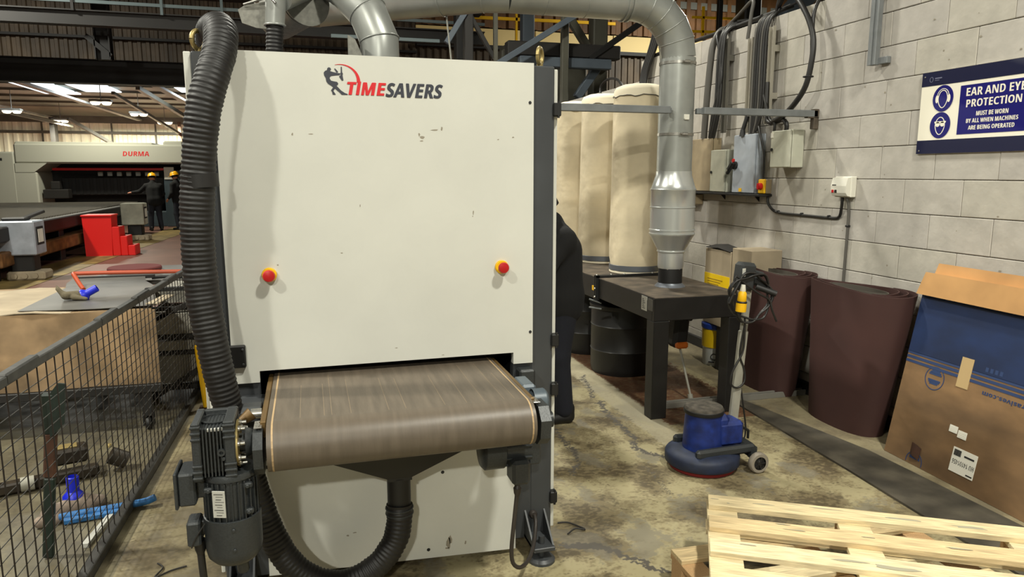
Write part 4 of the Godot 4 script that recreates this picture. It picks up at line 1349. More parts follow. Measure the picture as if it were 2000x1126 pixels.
func gear_motor(t: Node3D) -> void:
	var x0 := -0.392
	var x1 := -0.262
	var zf := -2.335
	var zb := -2.495
	var b := nb()
	# gearbox: a block between two bolted end frames, finned all round
	b.span(Vector3(x0 + 0.018, 0.79, zb + 0.015), Vector3(x1 - 0.018, 0.945, zf - 0.02), 0.004)
	var g := part(t, "gear_motor", b, M.casting, "dark grey geared motor hanging at the belt's drive end")
	for s in [[x0, x0 + 0.026], [x1 - 0.034, x1]]:
		b = nb()
		var a: float = s[0]
		var c: float = s[1]
		b.span(Vector3(a + 0.001, 0.945, zb + 0.001), Vector3(c - 0.001, 0.967, zf - 0.001), 0.004)
		b.span(Vector3(a + 0.001, 0.773, zb + 0.001), Vector3(c - 0.001, 0.795, zf - 0.001), 0.004)
		b.span(Vector3(a, 0.772, zf - 0.02), Vector3(c, 0.968, zf), 0.004)
		b.span(Vector3(a, 0.772, zb), Vector3(c, 0.968, zb + 0.02), 0.004)
		for y in [0.785, 0.805, 0.825, 0.915, 0.935, 0.955]:
			b.span(Vector3(a - 0.002, y - 0.004, zf - 0.01), Vector3(c + 0.002, y + 0.004, zf + 0.005), 0.002)
		part(g, "end_frame", b, M.casting)
	for k in 6:
		b = nb()
		var x := lerpf(x0 + 0.034, x1 - 0.043, k / 5.0)
		b.span(Vector3(x - 0.0025, 0.785, zb + 0.01), Vector3(x + 0.0025, 0.948, zf - 0.004), 0.001)
		part(g, "fin", b, M.casting)
	b = nb()
	b.lathe([Vector2(0.046, 0), Vector2(0.046, 0.004), Vector2(0.05, 0.006), Vector2(0.05, 0.009), Vector2(0.042, 0.009), Vector2(0.042, 0.002), Vector2(0, 0.002)], 28, Transform3D(Basis(), Vector3((x0 + x1) * 0.5, 0.944, -2.43)))
	b.span(Vector3(x0 + 0.026, 0.945, zb), Vector3(x1 - 0.03, 0.966, zb + 0.02), 0.003)
	part(g, "bore_rim", b, M.casting)
	b = nb()
	b.lathe([Vector2(0.012, 0), Vector2(0.012, 0.012), Vector2(0.006, 0.012), Vector2(0.006, 0.004), Vector2(0, 0.004)], 14, axis_up(Vector3(-0.305, 0.865, zf - 0.01), Vector3.BACK))
	bolt(b, Vector3(-0.300, 0.842, zf - 0.008), Vector3.BACK, 0.007, 0.008)
	part(g, "plug", b, M.casting)
	b = nb()
	b.box(Vector3(-0.322, 0.94, zf - 0.012), Vector3(0.05, 0.012, 0.008), 0.003)
	part(g, "label", b, M.plate_label, "worn white sticker")
	# output flange with bolts towards the roller
	b = nb()
	b.lathe([Vector2(0.0, 0), Vector2(0.078, 0), Vector2(0.078, 0.006), Vector2(0.0, 0.006)], 32, axis_up(Vector3(x1, 0.865, -2.415), Vector3.RIGHT))
	part(g, "flange", b, M.brass, "brassy flange plate")
	b = nb()
	b.rod(Vector3(x1 + 0.006, 0.865, -2.415), Vector3(-0.205, 0.865, -2.415), 0.03, 20)
	b.lathe([Vector2(0.05, 0), Vector2(0.04, 0.02), Vector2(0.03, 0.03), Vector2(0, 0.03)], 20, axis_up(Vector3(-0.235, 0.865, -2.415), Vector3.RIGHT))
	part(g, "shaft_housing", b, M.casting)
	b = nb()
	for k in 8:
		var a := TAU * k / 8.0 + 0.3
		var p := Vector3(x1 + 0.006, 0.865 + sin(a) * 0.066, -2.415 + cos(a) * 0.066)
		b.rod(p, p + Vector3(0.022, 0, 0), 0.006, 8)
		bolt(b, p, Vector3.RIGHT, 0.010, 0.008)
	part(g, "bolt", b, M.zinc)
	b = nb()
	b.rod(Vector3(-0.262, 0.89, -2.55), Vector3(-0.225, 0.915, -2.56), 0.016, 16, 0.024)
	part(g, "shaft_end", b, M.rail_bronze)
	b = nb()
	b.rod(Vector3(-0.228, 0.912, -2.56), Vector3(-0.192, 0.912, -2.56), 0.018, 16)
	part(g, "collar", b, M.zinc)
	# motor body below, finned, with fan cover, boxes and cable
	var c := Vector3(-0.292, 0, -2.415)
	b = nb()
	b.lathe([Vector2(0.0, 0.775), Vector2(0.075, 0.775), Vector2(0.078, 0.76), Vector2(0.076, 0.62), Vector2(0.0, 0.62)], 32, Transform3D(Basis(), c))
	b.lathe([Vector2(0.0, 0.782), Vector2(0.082, 0.782), Vector2(0.086, 0.772), Vector2(0.086, 0.762), Vector2(0.0, 0.762)], 32, Transform3D(Basis(), c))
	part(g, "motor_body", b, M.casting)
	for k in 26:
		var a := TAU * k / 26.0
		b = nb()
		b.box(c + Vector3(cos(a) * 0.081, 0.692, sin(a) * 0.081), Vector3(0.014, 0.13, 0.0035), 0.001, Basis(Vector3.UP, -a))
		part(g, "fin", b, M.casting)
	b = nb()
	b.lathe([Vector2(0.086, 0.628), Vector2(0.091, 0.626), Vector2(0.091, 0.51), Vector2(0.086, 0.485), Vector2(0.070, 0.465), Vector2(0.035, 0.455), Vector2(0, 0.454)], 36, Transform3D(Basis(), c))
	b.rod(c + Vector3(0.02, 0.46, 0), c + Vector3(0.02, 0.40, -0.02), 0.02, 12)
	var fc := part(g, "fan_cover", b, M.casting)
	b = nb()
	for y in [0.60, 0.53]:
		bolt(b, c + Vector3(0.01, y, 0.0905), Vector3.BACK, 0.006, 0.005)
	part(g, "screw", b, M.casting)
	b = nb()
	b.box(c + Vector3(-0.03, 0.692, 0.083), Vector3(0.042, 0.092, 0.003), 0.001, Basis(Vector3.UP, -0.32))
	part(g, "name_plate", b, M.plate_label, "pale printed name plate")
	b = nb()
	for k in 9:
		b.box(c + Vector3(-0.031 + 0.003 * (k % 2), 0.727 - 0.009 * k, 0.0849), Vector3(0.03 - 0.006 * (k % 3), 0.0016, 0.001), 0.0, Basis(Vector3.UP, -0.32))
	part(g, "print", b, M.ink)
	for s in [Vector3(0.058, 0.74, 0.062), Vector3(0.058, 0.65, 0.062), Vector3(-0.062, 0.735, 0.06)]:
		b = nb()
		b.box(c + s, Vector3(0.03, 0.018, 0.02), 0.004)
		bolt(b, c + s + Vector3(0, 0, 0.01), Vector3.BACK, 0.007, 0.006)
		part(g, "lug", b, M.casting)
	b = nb()
	b.span(Vector3(-0.445, 0.688, -2.47), Vector3(-0.392, 0.798, -2.35), 0.006)
	b.span(Vector3(-0.455, 0.682, -2.476), Vector3(-0.445, 0.804, -2.344), 0.003)
	b.span(Vector3(-0.395, 0.70, -2.45), Vector3(-0.355, 0.78, -2.38), 0.004)
	part(g, "terminal_box", b, M.casting)
	b = nb()
	b.span(Vector3(-0.432, 0.535, -2.45), Vector3(-0.39, 0.62, -2.37), 0.006)
	b.span(Vector3(-0.395, 0.56, -2.44), Vector3(-0.36, 0.61, -2.40), 0.003)
	part(g, "connector_box", b, M.casting)
	b = nb()
	b.lathe([Vector2(0, 0), Vector2(0.012, 0), Vector2(0.018, 0.02), Vector2(0.02, 0.05), Vector2(0, 0.05)], 12, axis_up(Vector3(-0.40, 0.49, -2.41), Vector3.UP))
	b.tube(smooth([Vector3(-0.40, 0.5, -2.41), Vector3(-0.395, 0.38, -2.41), Vector3(-0.385, 0.2, -2.44), Vector3(-0.37, 0.06, -2.5), Vector3(-0.33, 0.02, -2.62)], 0.02), 0.012, 10)
	b.tube(smooth([Vector3(-0.372, 0.62, -2.36), Vector3(-0.40, 0.58, -2.355), Vector3(-0.418, 0.54, -2.36)], 0.01), 0.0025, 6)
	part(g, "cable", b, M.cable)

func gored(b: B, pts: Array, r: float, sides := 28) -> void: # straight pipe pieces with mitred joints and a bead on each joint
	var p := PackedVector3Array()
	for q in pts: p.append(q)
	b.tube(p, r, sides)
	for i in range(1, pts.size() - 1):
		var d: Vector3 = ((pts[i + 1] - pts[i]).normalized() + (pts[i] - pts[i - 1]).normalized()).normalized()
		b.torus(pts[i], d, r * 1.005, 0.004, sides, 6)

func ring(b: B, c: Vector3, d: Vector3, r: float, w := 0.012, h := 0.008) -> void: # a flat band round a pipe
	b.lathe([Vector2(r * 0.98, -w), Vector2(r + h, -w), Vector2(r + h, w), Vector2(r * 0.98, w)], 28, axis_up(c, d))

func arc(c: Vector3, u: Vector3, v: Vector3, r: float, from: float, to: float, m: int) -> Array:
	var p := []
	for i in m + 1:
		var a := deg_to_rad(lerpf(from, to, float(i) / m))
		p.append(c + (u * cos(a) + v * sin(a)) * r)
	return p

func ducts() -> void:
	var t := thing("extraction_duct", "galvanised extraction duct rising from the dust collector and running over the machine", "duct", Vector3(2.665, 0.888, -4.89))
	var ax := Vector3(2.665, 0, -4.89)
	var r := 0.130
	# bottom: flared collar, black sleeve, cones, wide silencer drum
	var b := nb()
	b.lathe([Vector2(0.118, 0.889), Vector2(0.112, 0.896), Vector2(0.092, 0.915), Vector2(0.088, 0.93), Vector2(0.0, 0.93)], 32, Transform3D(Basis(), ax))
	part(t, "flange", b, M.band, "grey flared foot")
	b = nb()
	b.lathe([Vector2(0.0, 0.918), Vector2(0.092, 0.918), Vector2(0.092, 1.04), Vector2(0, 1.04)], 32, Transform3D(Basis(), ax))
	var sl := part(t, "sleeve", b, M.black, "black sleeve")
	b = nb()
	for k in 6:
		var a := TAU * k / 6.0 + 0.2
		bolt(b, ax + Vector3(cos(a) * 0.091, 1.03, sin(a) * 0.091), Vector3(cos(a), 0, sin(a)), 0.006, 0.004)
	part(sl, "rivet", b, M.zinc)
	b = nb()
	b.lathe([Vector2(0.095, 1.03), Vector2(0.099, 1.05), Vector2(0.099, 1.15), Vector2(0.108, 1.158), Vector2(0.108, 1.166), Vector2(0.104, 1.17), Vector2(0.167, 1.285), Vector2(0.174, 1.293), Vector2(0.174, 1.300), Vector2(0.168, 1.305), Vector2(0.168, 1.318), Vector2(0.173, 1.322), Vector2(0.173, 1.329), Vector2(0.167, 1.334), Vector2(0.167, 1.49), Vector2(0.171, 1.494), Vector2(0.171, 1.500), Vector2(0.167, 1.504), Vector2(0.167, 1.618), Vector2(0.172, 1.624), Vector2(0.172, 1.632), Vector2(0.165, 1.638), Vector2(0.155, 1.67), Vector2(0.134, 1.735), Vector2(0.133, 1.765), Vector2(0.125, 1.765)], 40, Transform3D(Basis(), ax))
	part(t, "silencer", b, M.galv_bright, "bright galvanised silencer drum with coned ends")
	b = nb()
	b.rod(ax + Vector3(0, 1.74, 0), ax + Vector3(0, 2.585, 0), r, 36)
	part(t, "riser", b, M.galv)
	for y in [2.035, 2.545]:
		b = nb()
		ring(b, ax + Vector3(0, y, 0), Vector3.UP, r, 0.010, 0.005)
		b.box(ax + Vector3(0.0, y, r + 0.012), Vector3(0.05, 0.022, 0.018), 0.004)
		b.rod(ax + Vector3(-0.04, y, r + 0.016), ax + Vector3(0.05, y, r + 0.016), 0.005, 8)
		part(t, "clamp", b, M.zinc)
	b = nb()
	b.box(ax + Vector3(0.015, 2.155, r - 0.004), Vector3(0.04, 0.038, 0.03), 0.002)
	part(t, "tag", b, M.white_plastic, "small white tag")
	# elbow and horizontal run
	var c := Vector3(2.29, 2.585, -4.89)
	var pts := arc(c, Vector3.RIGHT, Vector3.UP, 0.375, 0, 90, 5)
	b = nb()
	gored(b, pts, r, 32)
	part(t, "elbow", b, M.galv)
	b = nb()
	b.rod(Vector3(2.29, 2.96, -4.89), Vector3(1.36, 2.96, -4.89), r, 36)
	for x in [1.62, 1.92]:
		b.torus(Vector3(x, 2.96, -4.89), Vector3.RIGHT, r, 0.004, 32, 6)
	for x in [2.25, 2.215]:
		ring(b, Vector3(x, 2.96, -4.89), Vector3.RIGHT, r, 0.006, 0.012)
	part(t, "straight_run", b, M.galv)
	b = nb()
	var d := Vector3(-0.83, -0.01, -0.56).normalized()
	gored(b, [Vector3(1.37, 2.96, -4.89), Vector3(1.20, 2.96, -4.93), Vector3(1.20, 2.96, -4.93) + d * 0.2], r, 32)
	b.rod(Vector3(1.20, 2.96, -4.93) + d * 0.18, Vector3(1.20, 2.96, -4.93) + d * 1.30, r, 36)
	ring(b, Vector3(1.20, 2.96, -4.93) + d * 0.30, d, r, 0.006, 0.005)
	part(t, "slanting_run", b, M.galv)
	b = nb()
	var e := Vector3(1.20, 2.96, -4.93) + d * 1.28
	gored(b, [e, e + Vector3(-0.13, 0.0, -0.02), e + Vector3(-0.25, 0.02, 0.05), e + Vector3(-0.34, 0.06, 0.16), e + Vector3(-0.39, 0.11, 0.28)], r * 1.03, 32)
	b.lathe([Vector2(0, 0), Vector2(r * 1.3, 0), Vector2(r * 1.3, 0.012), Vector2(0, 0.012)], 32, axis_up(e + Vector3(-0.39, 0.11, 0.28), Vector3(-0.35, 0.3, 1.0)))
	part(t, "end_elbow", b, M.galv_dull)
	b = nb()
	b.rod(Vector3(0.975, 2.86, -5.1), Vector3(0.975, 2.19, -4.78), 0.006, 8)
	b.box(Vector3(0.955, 3.01, -4.99), Vector3(0.05, 0.05, 0.04), 0.01)
	part(t, "hanger_rod", b, M.galv_dull)
	# branch out of the machine roof
	t = thing("branch_duct", "galvanised branch duct with a gored bend standing on the machine roof", "duct", Vector3(0.382, 2.2, -3.8))
	b = nb()
	var o := Vector3(0.382, 2.195, -3.8)
	b.lathe([Vector2(0.098, 0), Vector2(0.098, 0.03), Vector2(0.099, 0.115), Vector2(0.103, 0.12), Vector2(0.099, 0.126)], 32, Transform3D(Basis(), o))
	gored(b, [o + Vector3(0, 0.11, 0), o + Vector3(0, 0.22, 0), o + Vector3(-0.05, 0.36, -0.05), o + Vector3(-0.16, 0.50, -0.15), o + Vector3(-0.30, 0.60, -0.30), o + Vector3(-0.42, 0.68, -0.75)], 0.099, 32)
	part(t, "bend", b, M.galv)
	b = nb()
	b.prism(PackedVector2Array([Vector2(0.24, 2.195), Vector2(0.30, 2.195), Vector2(0.305, 2.33), Vector2(0.275, 2.40), Vector2(0.24, 2.42)]), 0.03, Transform3D(Basis(), Vector3(-0.02, 0, -3.74)))
	b.span(Vector3(0.18, 2.195, -3.76), Vector3(0.215, 2.31, -3.72), 0.004)
	part(t, "slide_gate", b, M.galv_dull, "grey slide gate plate")
	b = nb()
	b.box(Vector3(0.37, 2.2, -3.69), Vector3(0.06, 0.02, 0.02), 0.004)
	part(t, "sealant", b, M.white_plastic, "dab of white sealant")
	# spout and flap over the short hose
	t = thing("extraction_spout", "dull galvanised spout with a broad flap plate above the short black hose", "duct", Vector3(-0.115, 2.42, -3.8))
	b = nb()
	b.rod(Vector3(-0.121, 2.46, -3.8), Vector3(-0.10, 2.70, -3.8), 0.046, 24, 0.052)
	b.torus(Vector3(-0.121, 2.462, -3.8), Vector3.UP, 0.047, 0.006, 24, 8)
	b.rod(Vector3(-0.10, 2.60, -3.8), Vector3(0.05, 2.73, -4.05), 0.075, 24)
	part(t, "spout", b, M.galv)
	b = nb()
	b.prism(PackedVector2Array([Vector2(-0.29, 2.535), Vector2(-0.275, 2.475), Vector2(-0.21, 2.455), Vector2(-0.145, 2.45), Vector2(-0.13, 2.56), Vector2(-0.15, 2.585), Vector2(-0.262, 2.555)]), 0.012, Transform3D(Basis(), Vector3(0, 0, -3.86)))
	part(t, "flap", b, M.galv_dull)
	b = nb()
	b.rod(Vector3(-0.262, 2.557, -3.83), Vector3(-0.145, 2.592, -3.8), 0.006, 8)
	b.rod(Vector3(-0.15, 2.60, -3.75), Vector3(-0.11, 2.55, -3.73), 0.006, 8)
	part(t, "lever", b, M.zinc)
	b = nb()
	b.lathe([Vector2(0, 0), Vector2(0.13, 0), Vector2(0.13, 0.01), Vector2(0, 0.01)], 32, axis_up(Vector3(0.03, 2.63, -4.0), Vector3(0.5, 0.1, 1.0)))
	b.rod(Vector3(0.018, 2.628, -4.025), Vector3(-0.12, 2.60, -4.30), 0.12, 28)
	part(t, "end_plate", b, M.galv_dull)

func canvas_bag(at: Vector3, h: float, label: String, seed_: int) -> Node3D:
	var t := thing("filter_bag", label, "filter bag", at, "canvas filter bags on the dust collector")
	var rng := RandomNumberGenerator.new()
	rng.seed = seed_
	var rings := []
	var m := 40
	var prof := [[0.0, 0.214], [0.02, 0.218], [0.09, 0.223], [0.14, 0.229], [0.25, 0.231], [0.45, 0.230], [0.75, 0.227], [1.0, 0.227], [1.2, 0.224], [h - 0.16, 0.221], [h - 0.09, 0.219]]
	var p1 := rng.randf() * TAU
	var p2 := rng.randf() * TAU
	for q in prof:
		var rg := []
		for k in m:
			var a := TAU * k / m
			var y: float = q[0]
			var w := 1.0 + 0.012 * sin(3.0 * a + p1 + y * 1.3) + 0.010 * sin(5.0 * a + p2 - y * 2.2) + 0.006 * sin(9.0 * a + y * 5.0)
			if y < 0.1: w = 1.0
			rg.append(at + Vector3(cos(a) * q[1] * w, y, sin(a) * q[1] * w))
		rings.append(rg)
	var b := nb()
	b.loft(rings)
	part(t, "sleeve", b, M.canvas)
	rings = []
	for q in [[h - 0.10, 0.224], [h - 0.05, 0.220], [h - 0.02, 0.20], [h, 0.15], [h + 0.012, 0.05]]:
		var rg := []
		for k in m:
			var a := TAU * k / m
			var dip := 0.006 * sin(7.0 * a + p1) + 0.004 * sin(13.0 * a + p2) if q[0] < h - 0.07 else 0.0
			rg.append(at + Vector3(cos(a) * q[1], q[0] + dip, sin(a) * q[1]))
		rings.append(rg)
	b = nb()
	b.loft(rings)
	part(t, "cap", b, M.canvas_top, "pale gathered cap")
	b = nb()
	var st := PackedVector3Array()
	for k in m + 1:
		var a := TAU * k / m
		st.append(at + Vector3(cos(a) * 0.225, h - 0.1 + 0.006 * sin(7.0 * a + p1) + 0.004 * sin(13.0 * a + p2), sin(a) * 0.225))
	b.tube(st, 0.004, 6)
	part(t, "drawstring", b, M.cable_grey)
	b = nb()
	b.lathe([Vector2(0.222, 0.025), Vector2(0.232, 0.028), Vector2(0.232, 0.072), Vector2(0.226, 0.075)], 40, Transform3D(Basis(), at))
	part(t, "clamp_band", b, M.band, "grey steel clamp band")
	b = nb()
	b.torus(at + Vector3(0, 0.012, 0), Vector3.UP, 0.220, 0.012, 36, 8)
	part(t, "hem", b, M.canvas_top)
	return t

func dust_collector() -> void:
	var top := 0.888
	var t := thing("dust_collector", "long black dust collector plenum on square legs beside the wall", "dust collector", Vector3(2.66, 0, -6.2))
	var b := nb()
	b.span(Vector3(2.30, top - 0.004, -5.44), Vector3(3.02, top, -4.424))
	part(t, "dusty_top", b, M.dusty_top)
	b = nb()
	b.span(Vector3(2.30, top - 0.004, -8.1), Vector3(3.02, top, -5.46))
	part(t, "dusty_top", b, M.dusty_top)
	b = nb()
	b.span(Vector3(2.298, 0.72, -4.46), Vector3(3.022, top - 0.004, -4.422), 0.004)
	b.span(Vector3(2.298, 0.72, -5.44), Vector3(2.33, top - 0.004, -4.46), 0.002)
	b.span(Vector3(2.99, 0.72, -5.44), Vector3(3.022, top - 0.004, -4.46), 0.002)
	b.span(Vector3(2.31, 0.75, -5.44), Vector3(3.01, 0.76, -4.43))
	b.span(Vector3(2.31, 0.76, -5.44), Vector3(3.01, top - 0.006, -5.41))
	part(t, "inlet_box", b, M.collector)
	b = nb()
	b.span(Vector3(2.298, 0.70, -8.1), Vector3(2.33, top - 0.004, -5.46), 0.004)
	b.span(Vector3(2.99, 0.70, -8.1), Vector3(3.022, top - 0.004, -5.46), 0.004)
	b.span(Vector3(2.31, 0.70, -8.1), Vector3(3.01, 0.72, -5.46))
	b.span(Vector3(2.31, 0.70, -5.49), Vector3(3.01, top - 0.006, -5.46))
	b.span(Vector3(2.31, 0.70, -8.1), Vector3(3.01, top - 0.006, -8.07))
	part(t, "plenum", b, M.collector)
	for l in [[2.298, -4.422], [2.90, -4.422], [2.298, -8.0], [2.90, -8.0]]:
		b = nb()
		b.span(Vector3(l[0], 0, l[1] - 0.115), Vector3(l[0] + 0.122, 0.72 if l[1] > -5.0 else 0.70, l[1]), 0.006)
		part(t, "leg", b, M.collector)
	b = nb()
	for s in [-5.435, -5.462]:
		b.span(Vector3(2.272, 0.70, s - 0.008), Vector3(2.31, top + 0.02, s + 0.008), 0.002)
		b.span(Vector3(2.272, top, s - 0.008), Vector3(3.05, top + 0.02, s + 0.008), 0.002)
	var fl := part(t, "joint_flange", b, M.black)
	b = nb()
	for p in [Vector3(2.29, top + 0.02, -5.45), Vector3(2.42, top + 0.02, -5.45), Vector3(2.54, top + 0.02, -5.45), Vector3(2.8, top + 0.02, -5.45)]:
		bolt(b, p, Vector3.UP, 0.009, 0.01)
	for y in [0.73, 0.80]:
		bolt(b, Vector3(2.272, y, -5.44), Vector3.LEFT, 0.009, 0.01)
	part(fl, "bolt", b, M.zinc)
	b = nb()
	b.span(Vector3(2.294, 0.775, -4.62), Vector3(2.299, 0.878, -4.535))
	part(t, "rating_plate", b, M.plate_label, "bright rating plate")
	b = nb()
	for k in 6:
		b.span(Vector3(2.2932, 0.79 + 0.013 * k, -4.605), Vector3(2.2945, 0.794 + 0.013 * k, -4.56 - 0.01 * (k % 3)))
	part(t, "print", b, M.ink)
	b = nb()
	b.span(Vector3(2.294, 0.79, -4.52), Vector3(2.299, 0.872, -4.45))
	part(t, "rating_plate", b, M.steel_plate, "dull grey plate")
	b = nb()
	b.span(Vector3(2.293, 0.77, -5.56), Vector3(2.2995, 0.81, -5.50))
	part(t, "warning_sticker", b, M.yellow)
	b = nb()
	b.rod(Vector3(2.27, 0.69, -5.56), Vector3(2.36, 0.66, -5.5), 0.008, 8)
	b.rod(Vector3(2.27, 0.62, -5.56), Vector3(2.36, 0.61, -5.5), 0.008, 8)
	part(t, "latch", b, M.strut)
	canvas_bag(Vector3(2.76, top, -5.70), 1.60, "cream canvas filter bag nearest the galvanised riser", 1)
	canvas_bag(Vector3(2.77, top, -6.48), 1.60, "cream canvas filter bag between two others on the dust collector", 2)
	canvas_bag(Vector3(2.77, top, -7.24), 1.60, "cream canvas filter bag farthest from the riser, half behind the machine", 3)
	# drums below
	var k := 0
	for z in [-5.72, -6.52, -7.32]:
		t = thing("waste_drum", ["black dust drum under the nearest filter bag", "black dust drum in the shade, second from the table legs", "black dust drum deepest in the shade behind the standing worker"][k], "drum", Vector3(2.66, 0, z), "drums under the dust collector")
		k += 1
		b = nb()
		b.lathe([Vector2(0, 0.0), Vector2(0.27, 0.0), Vector2(0.275, 0.02), Vector2(0.28, 0.05), Vector2(0.28, 0.2), Vector2(0.285, 0.21), Vector2(0.28, 0.22), Vector2(0.28, 0.42), Vector2(0.285, 0.43), Vector2(0.28, 0.44), Vector2(0.28, 0.60), Vector2(0.0, 0.60)], 36, Transform3D(Basis(), Vector3(2.66, 0, z)))
		part(t, "shell", b, mat("drum_black", Color(0.065, 0.063, 0.06), 0.45))
		b = nb()
		b.lathe([Vector2(0.29, 0.58), Vector2(0.295, 0.59), Vector2(0.295, 0.615), Vector2(0.26, 0.63), Vector2(0.10, 0.64), Vector2(0.1, 0.70), Vector2(0, 0.70)], 36, Transform3D(Basis(), Vector3(2.66, 0, z)))
		part(t, "lid", b, M.black)

func cable(called: String, label: String, pts: Array, r: float, m: Material, group := "", squash := 1.0) -> MeshInstance3D:
	var b := start(pts[0])
	b.tube(smooth(pts, 0.03), r, 8, true, squash)
	return single(called, label, "cable", b, m, group)

func enclosure(called: String, label: String, z0: float, z1: float, y0: float, y1: float, deep: float, m: Material) -> Node3D: # wall box from z0 (far) to z1 (near), door facing the room
	var t := thing(called, label, "electrical box", Vector3(3.79, y0, (z0 + z1) * 0.5))
	var b := nb()
	b.span(Vector3(3.79 - deep + 0.02, y0, z0), Vector3(3.788, y1, z1), 0.004)
	part(t, "body", b, m)
	b = nb()
	b.span(Vector3(3.79 - deep, y0 + 0.003, z0 + 0.003), Vector3(3.79 - deep + 0.017, y1 - 0.003, z1 - 0.003), 0.004)
	part(t, "door", b, m)
	return t

func wall_services() -> void:
	# support rail from the wall, bolted to both sides of the riser
	var t := thing("support_rail", "grey steel rail carrying the riser, fixed to the block wall with an angle bracket", "rail", Vector3(2.8, 2.18, -4.72))
	var b := nb()
	b.span(Vector3(1.10, 2.175, -4.765), Vector3(2.528, 2.225, -4.715), 0.003)
	part(t, "channel", b, M.strut)
	b = nb()
	b.span(Vector3(2.802, 2.175, -4.765), Vector3(3.78, 2.225, -4.715), 0.003)
	part(t, "channel", b, M.strut)
	for x in [2.52, 2.77]:
		b = nb()
		b.span(Vector3(x, 2.18, -4.80), Vector3(x + 0.04, 2.22, -4.76), 0.003)
		part(t, "lug", b, M.strut)
	b = nb()
	b.span(Vector3(3.745, 2.085, -4.76), Vector3(3.789, 2.235, -4.715), 0.003)
	b.span(Vector3(3.69, 2.167, -4.76), Vector3(3.789, 2.176, -4.715), 0.002)
	part(t, "bracket", b, M.dusty_top, "rusty end bracket")
	# enclosures on a small shelf
	t = thing("wall_shelf", "black steel shelf on the block wall under a row of electrical boxes", "shelf", Vector3(3.68, 1.56, -5.9))
	b = nb()
	b.span(Vector3(3.655, 1.555, -6.62), Vector3(3.789, 1.575, -5.235), 0.003)
	part(t, "plate", b, M.steel_black)
	for z in [-6.45, -5.95, -5.42]:
		b = nb()
		b.prism(PackedVector2Array([Vector2(3.74, 1.555), Vector2(3.789, 1.555), Vector2(3.789, 1.505)]), 0.01, Transform3D(Basis(), Vector3(0, 0, z)))
		part(t, "bracket", b, M.steel_black)
	t = enclosure("electrical_box", "large tan electrical box behind the riser, farthest on the shelf", -6.58, -6.045, 1.578, 2.08, 0.107, M.tan_box)
	b = nb()
	b.lathe([Vector2(0.03, 0), Vector2(0.03, 0.02), Vector2(0, 0.02)], 12, axis_up(Vector3(3.683, 1.62, -6.38), Vector3.LEFT))
	part(t, "pilot_light", b, M.yellow, "small yellow pilot knob")
	t = enclosure("electrical_box", "small cream electrical box on the shelf with a black key lock", -6.035, -5.79, 1.578, 1.965, 0.12, M.enamel)
	b = nb()
	b.lathe([Vector2(0.013, 0), Vector2(0.013, 0.008), Vector2(0, 0.008)], 12, axis_up(Vector3(3.67, 1.76, -6.01), Vector3.LEFT))
	part(t, "lock", b, M.black)
	t = enclosure("electrical_box", "tall bluish-white electrical box with a black rotary handle", -5.685, -5.36, 1.578, 2.085, 0.106, M.enamel_blue)
	b = nb()
	b.lathe([Vector2(0.035, 0), Vector2(0.035, 0.02), Vector2(0.02, 0.03), Vector2(0, 0.03)], 16, axis_up(Vector3(3.684, 1.82, -5.64), Vector3.LEFT))
	b.bar(Vector3(3.645, 1.775, -5.69), Vector3(3.645, 1.855, -5.61), 0.045, 0.04, Vector3.LEFT, 0.012)
	b.bar(Vector3(3.645, 1.745, -5.71), Vector3(3.65, 1.79, -5.67), 0.03, 0.03, Vector3.LEFT, 0.008)
	var h := part(t, "rotary_handle", b, M.black)
	b = nb()
	b.lathe([Vector2(0.016, 0), Vector2(0.016, 0.012), Vector2(0, 0.012)], 12, axis_up(Vector3(3.64, 1.862, -5.60), Vector3.LEFT))
	part(h, "handle_tip", b, M.red)
	b = nb()
	b.span(Vector3(3.681, 1.59, -5.57), Vector3(3.6855, 1.62, -5.53))
	part(t, "warning_sticker", b, M.yellow)
	t = enclosure("electrical_box", "cream electrical box mounted on the wall beyond the shelf's end, with a black lock", -5.117, -4.865, 1.795, 2.09, 0.13, M.enamel)
	b = nb()
	b.lathe([Vector2(0.013, 0), Vector2(0.013, 0.008), Vector2(0, 0.008)], 12, axis_up(Vector3(3.66, 1.94, -5.095), Vector3.LEFT))
	part(t, "lock", b, M.black)
	b = nb()
	b.span(Vector3(3.656, 2.035, -5.112), Vector3(3.6615, 2.075, -5.085))
	part(t, "door_label", b, M.paper)
	# isolators
	t = thing("rotary_isolator", "yellow isolator box with a red rotary knob at the shelf's end", "switch", Vector3(3.73, 1.58, -5.3))
	b = nb()
	b.span(Vector3(3.735, 1.578, -5.34), Vector3(3.789, 1.70, -5.245), 0.006)
	part(t, "box", b, M.tan_box)
	b = nb()
	b.span(Vector3(3.715, 1.58, -5.338), Vector3(3.735, 1.70, -5.247), 0.006)
	part(t, "cover", b, M.yellow)
	b = nb()
	b.lathe([Vector2(0.03, 0), Vector2(0.028, 0.025), Vector2(0.02, 0.03), Vector2(0, 0.03)], 18, axis_up(Vector3(3.715, 1.64, -5.295), Vector3.LEFT))
	b.box(Vector3(3.687, 1.64, -5.295), Vector3(0.02, 0.055, 0.014), 0.004)
	part(t, "knob", b, M.red)
	t = thing("rotary_isolator", "grey isolator box with a red knob under the shelf behind the riser", "switch", Vector3(3.73, 1.44, -6.4))
	b = nb()
	b.span(Vector3(3.66, 1.445, -6.44), Vector3(3.789, 1.545, -6.33), 0.006)
	part(t, "box", b, M.tan_box)
	b = nb()
	b.lathe([Vector2(0.04, 0), Vector2(0.036, 0.03), Vector2(0.02, 0.04), Vector2(0, 0.04)], 18, axis_up(Vector3(3.66, 1.50, -6.40), Vector3.LEFT))
	part(t, "knob", b, M.red)
	# starter box by itself on the wall
	t = thing("starter_box", "small cream starter box alone on the wall above a cable drop", "switch", Vector3(3.79, 1.58, -4.37))
	b = nb()
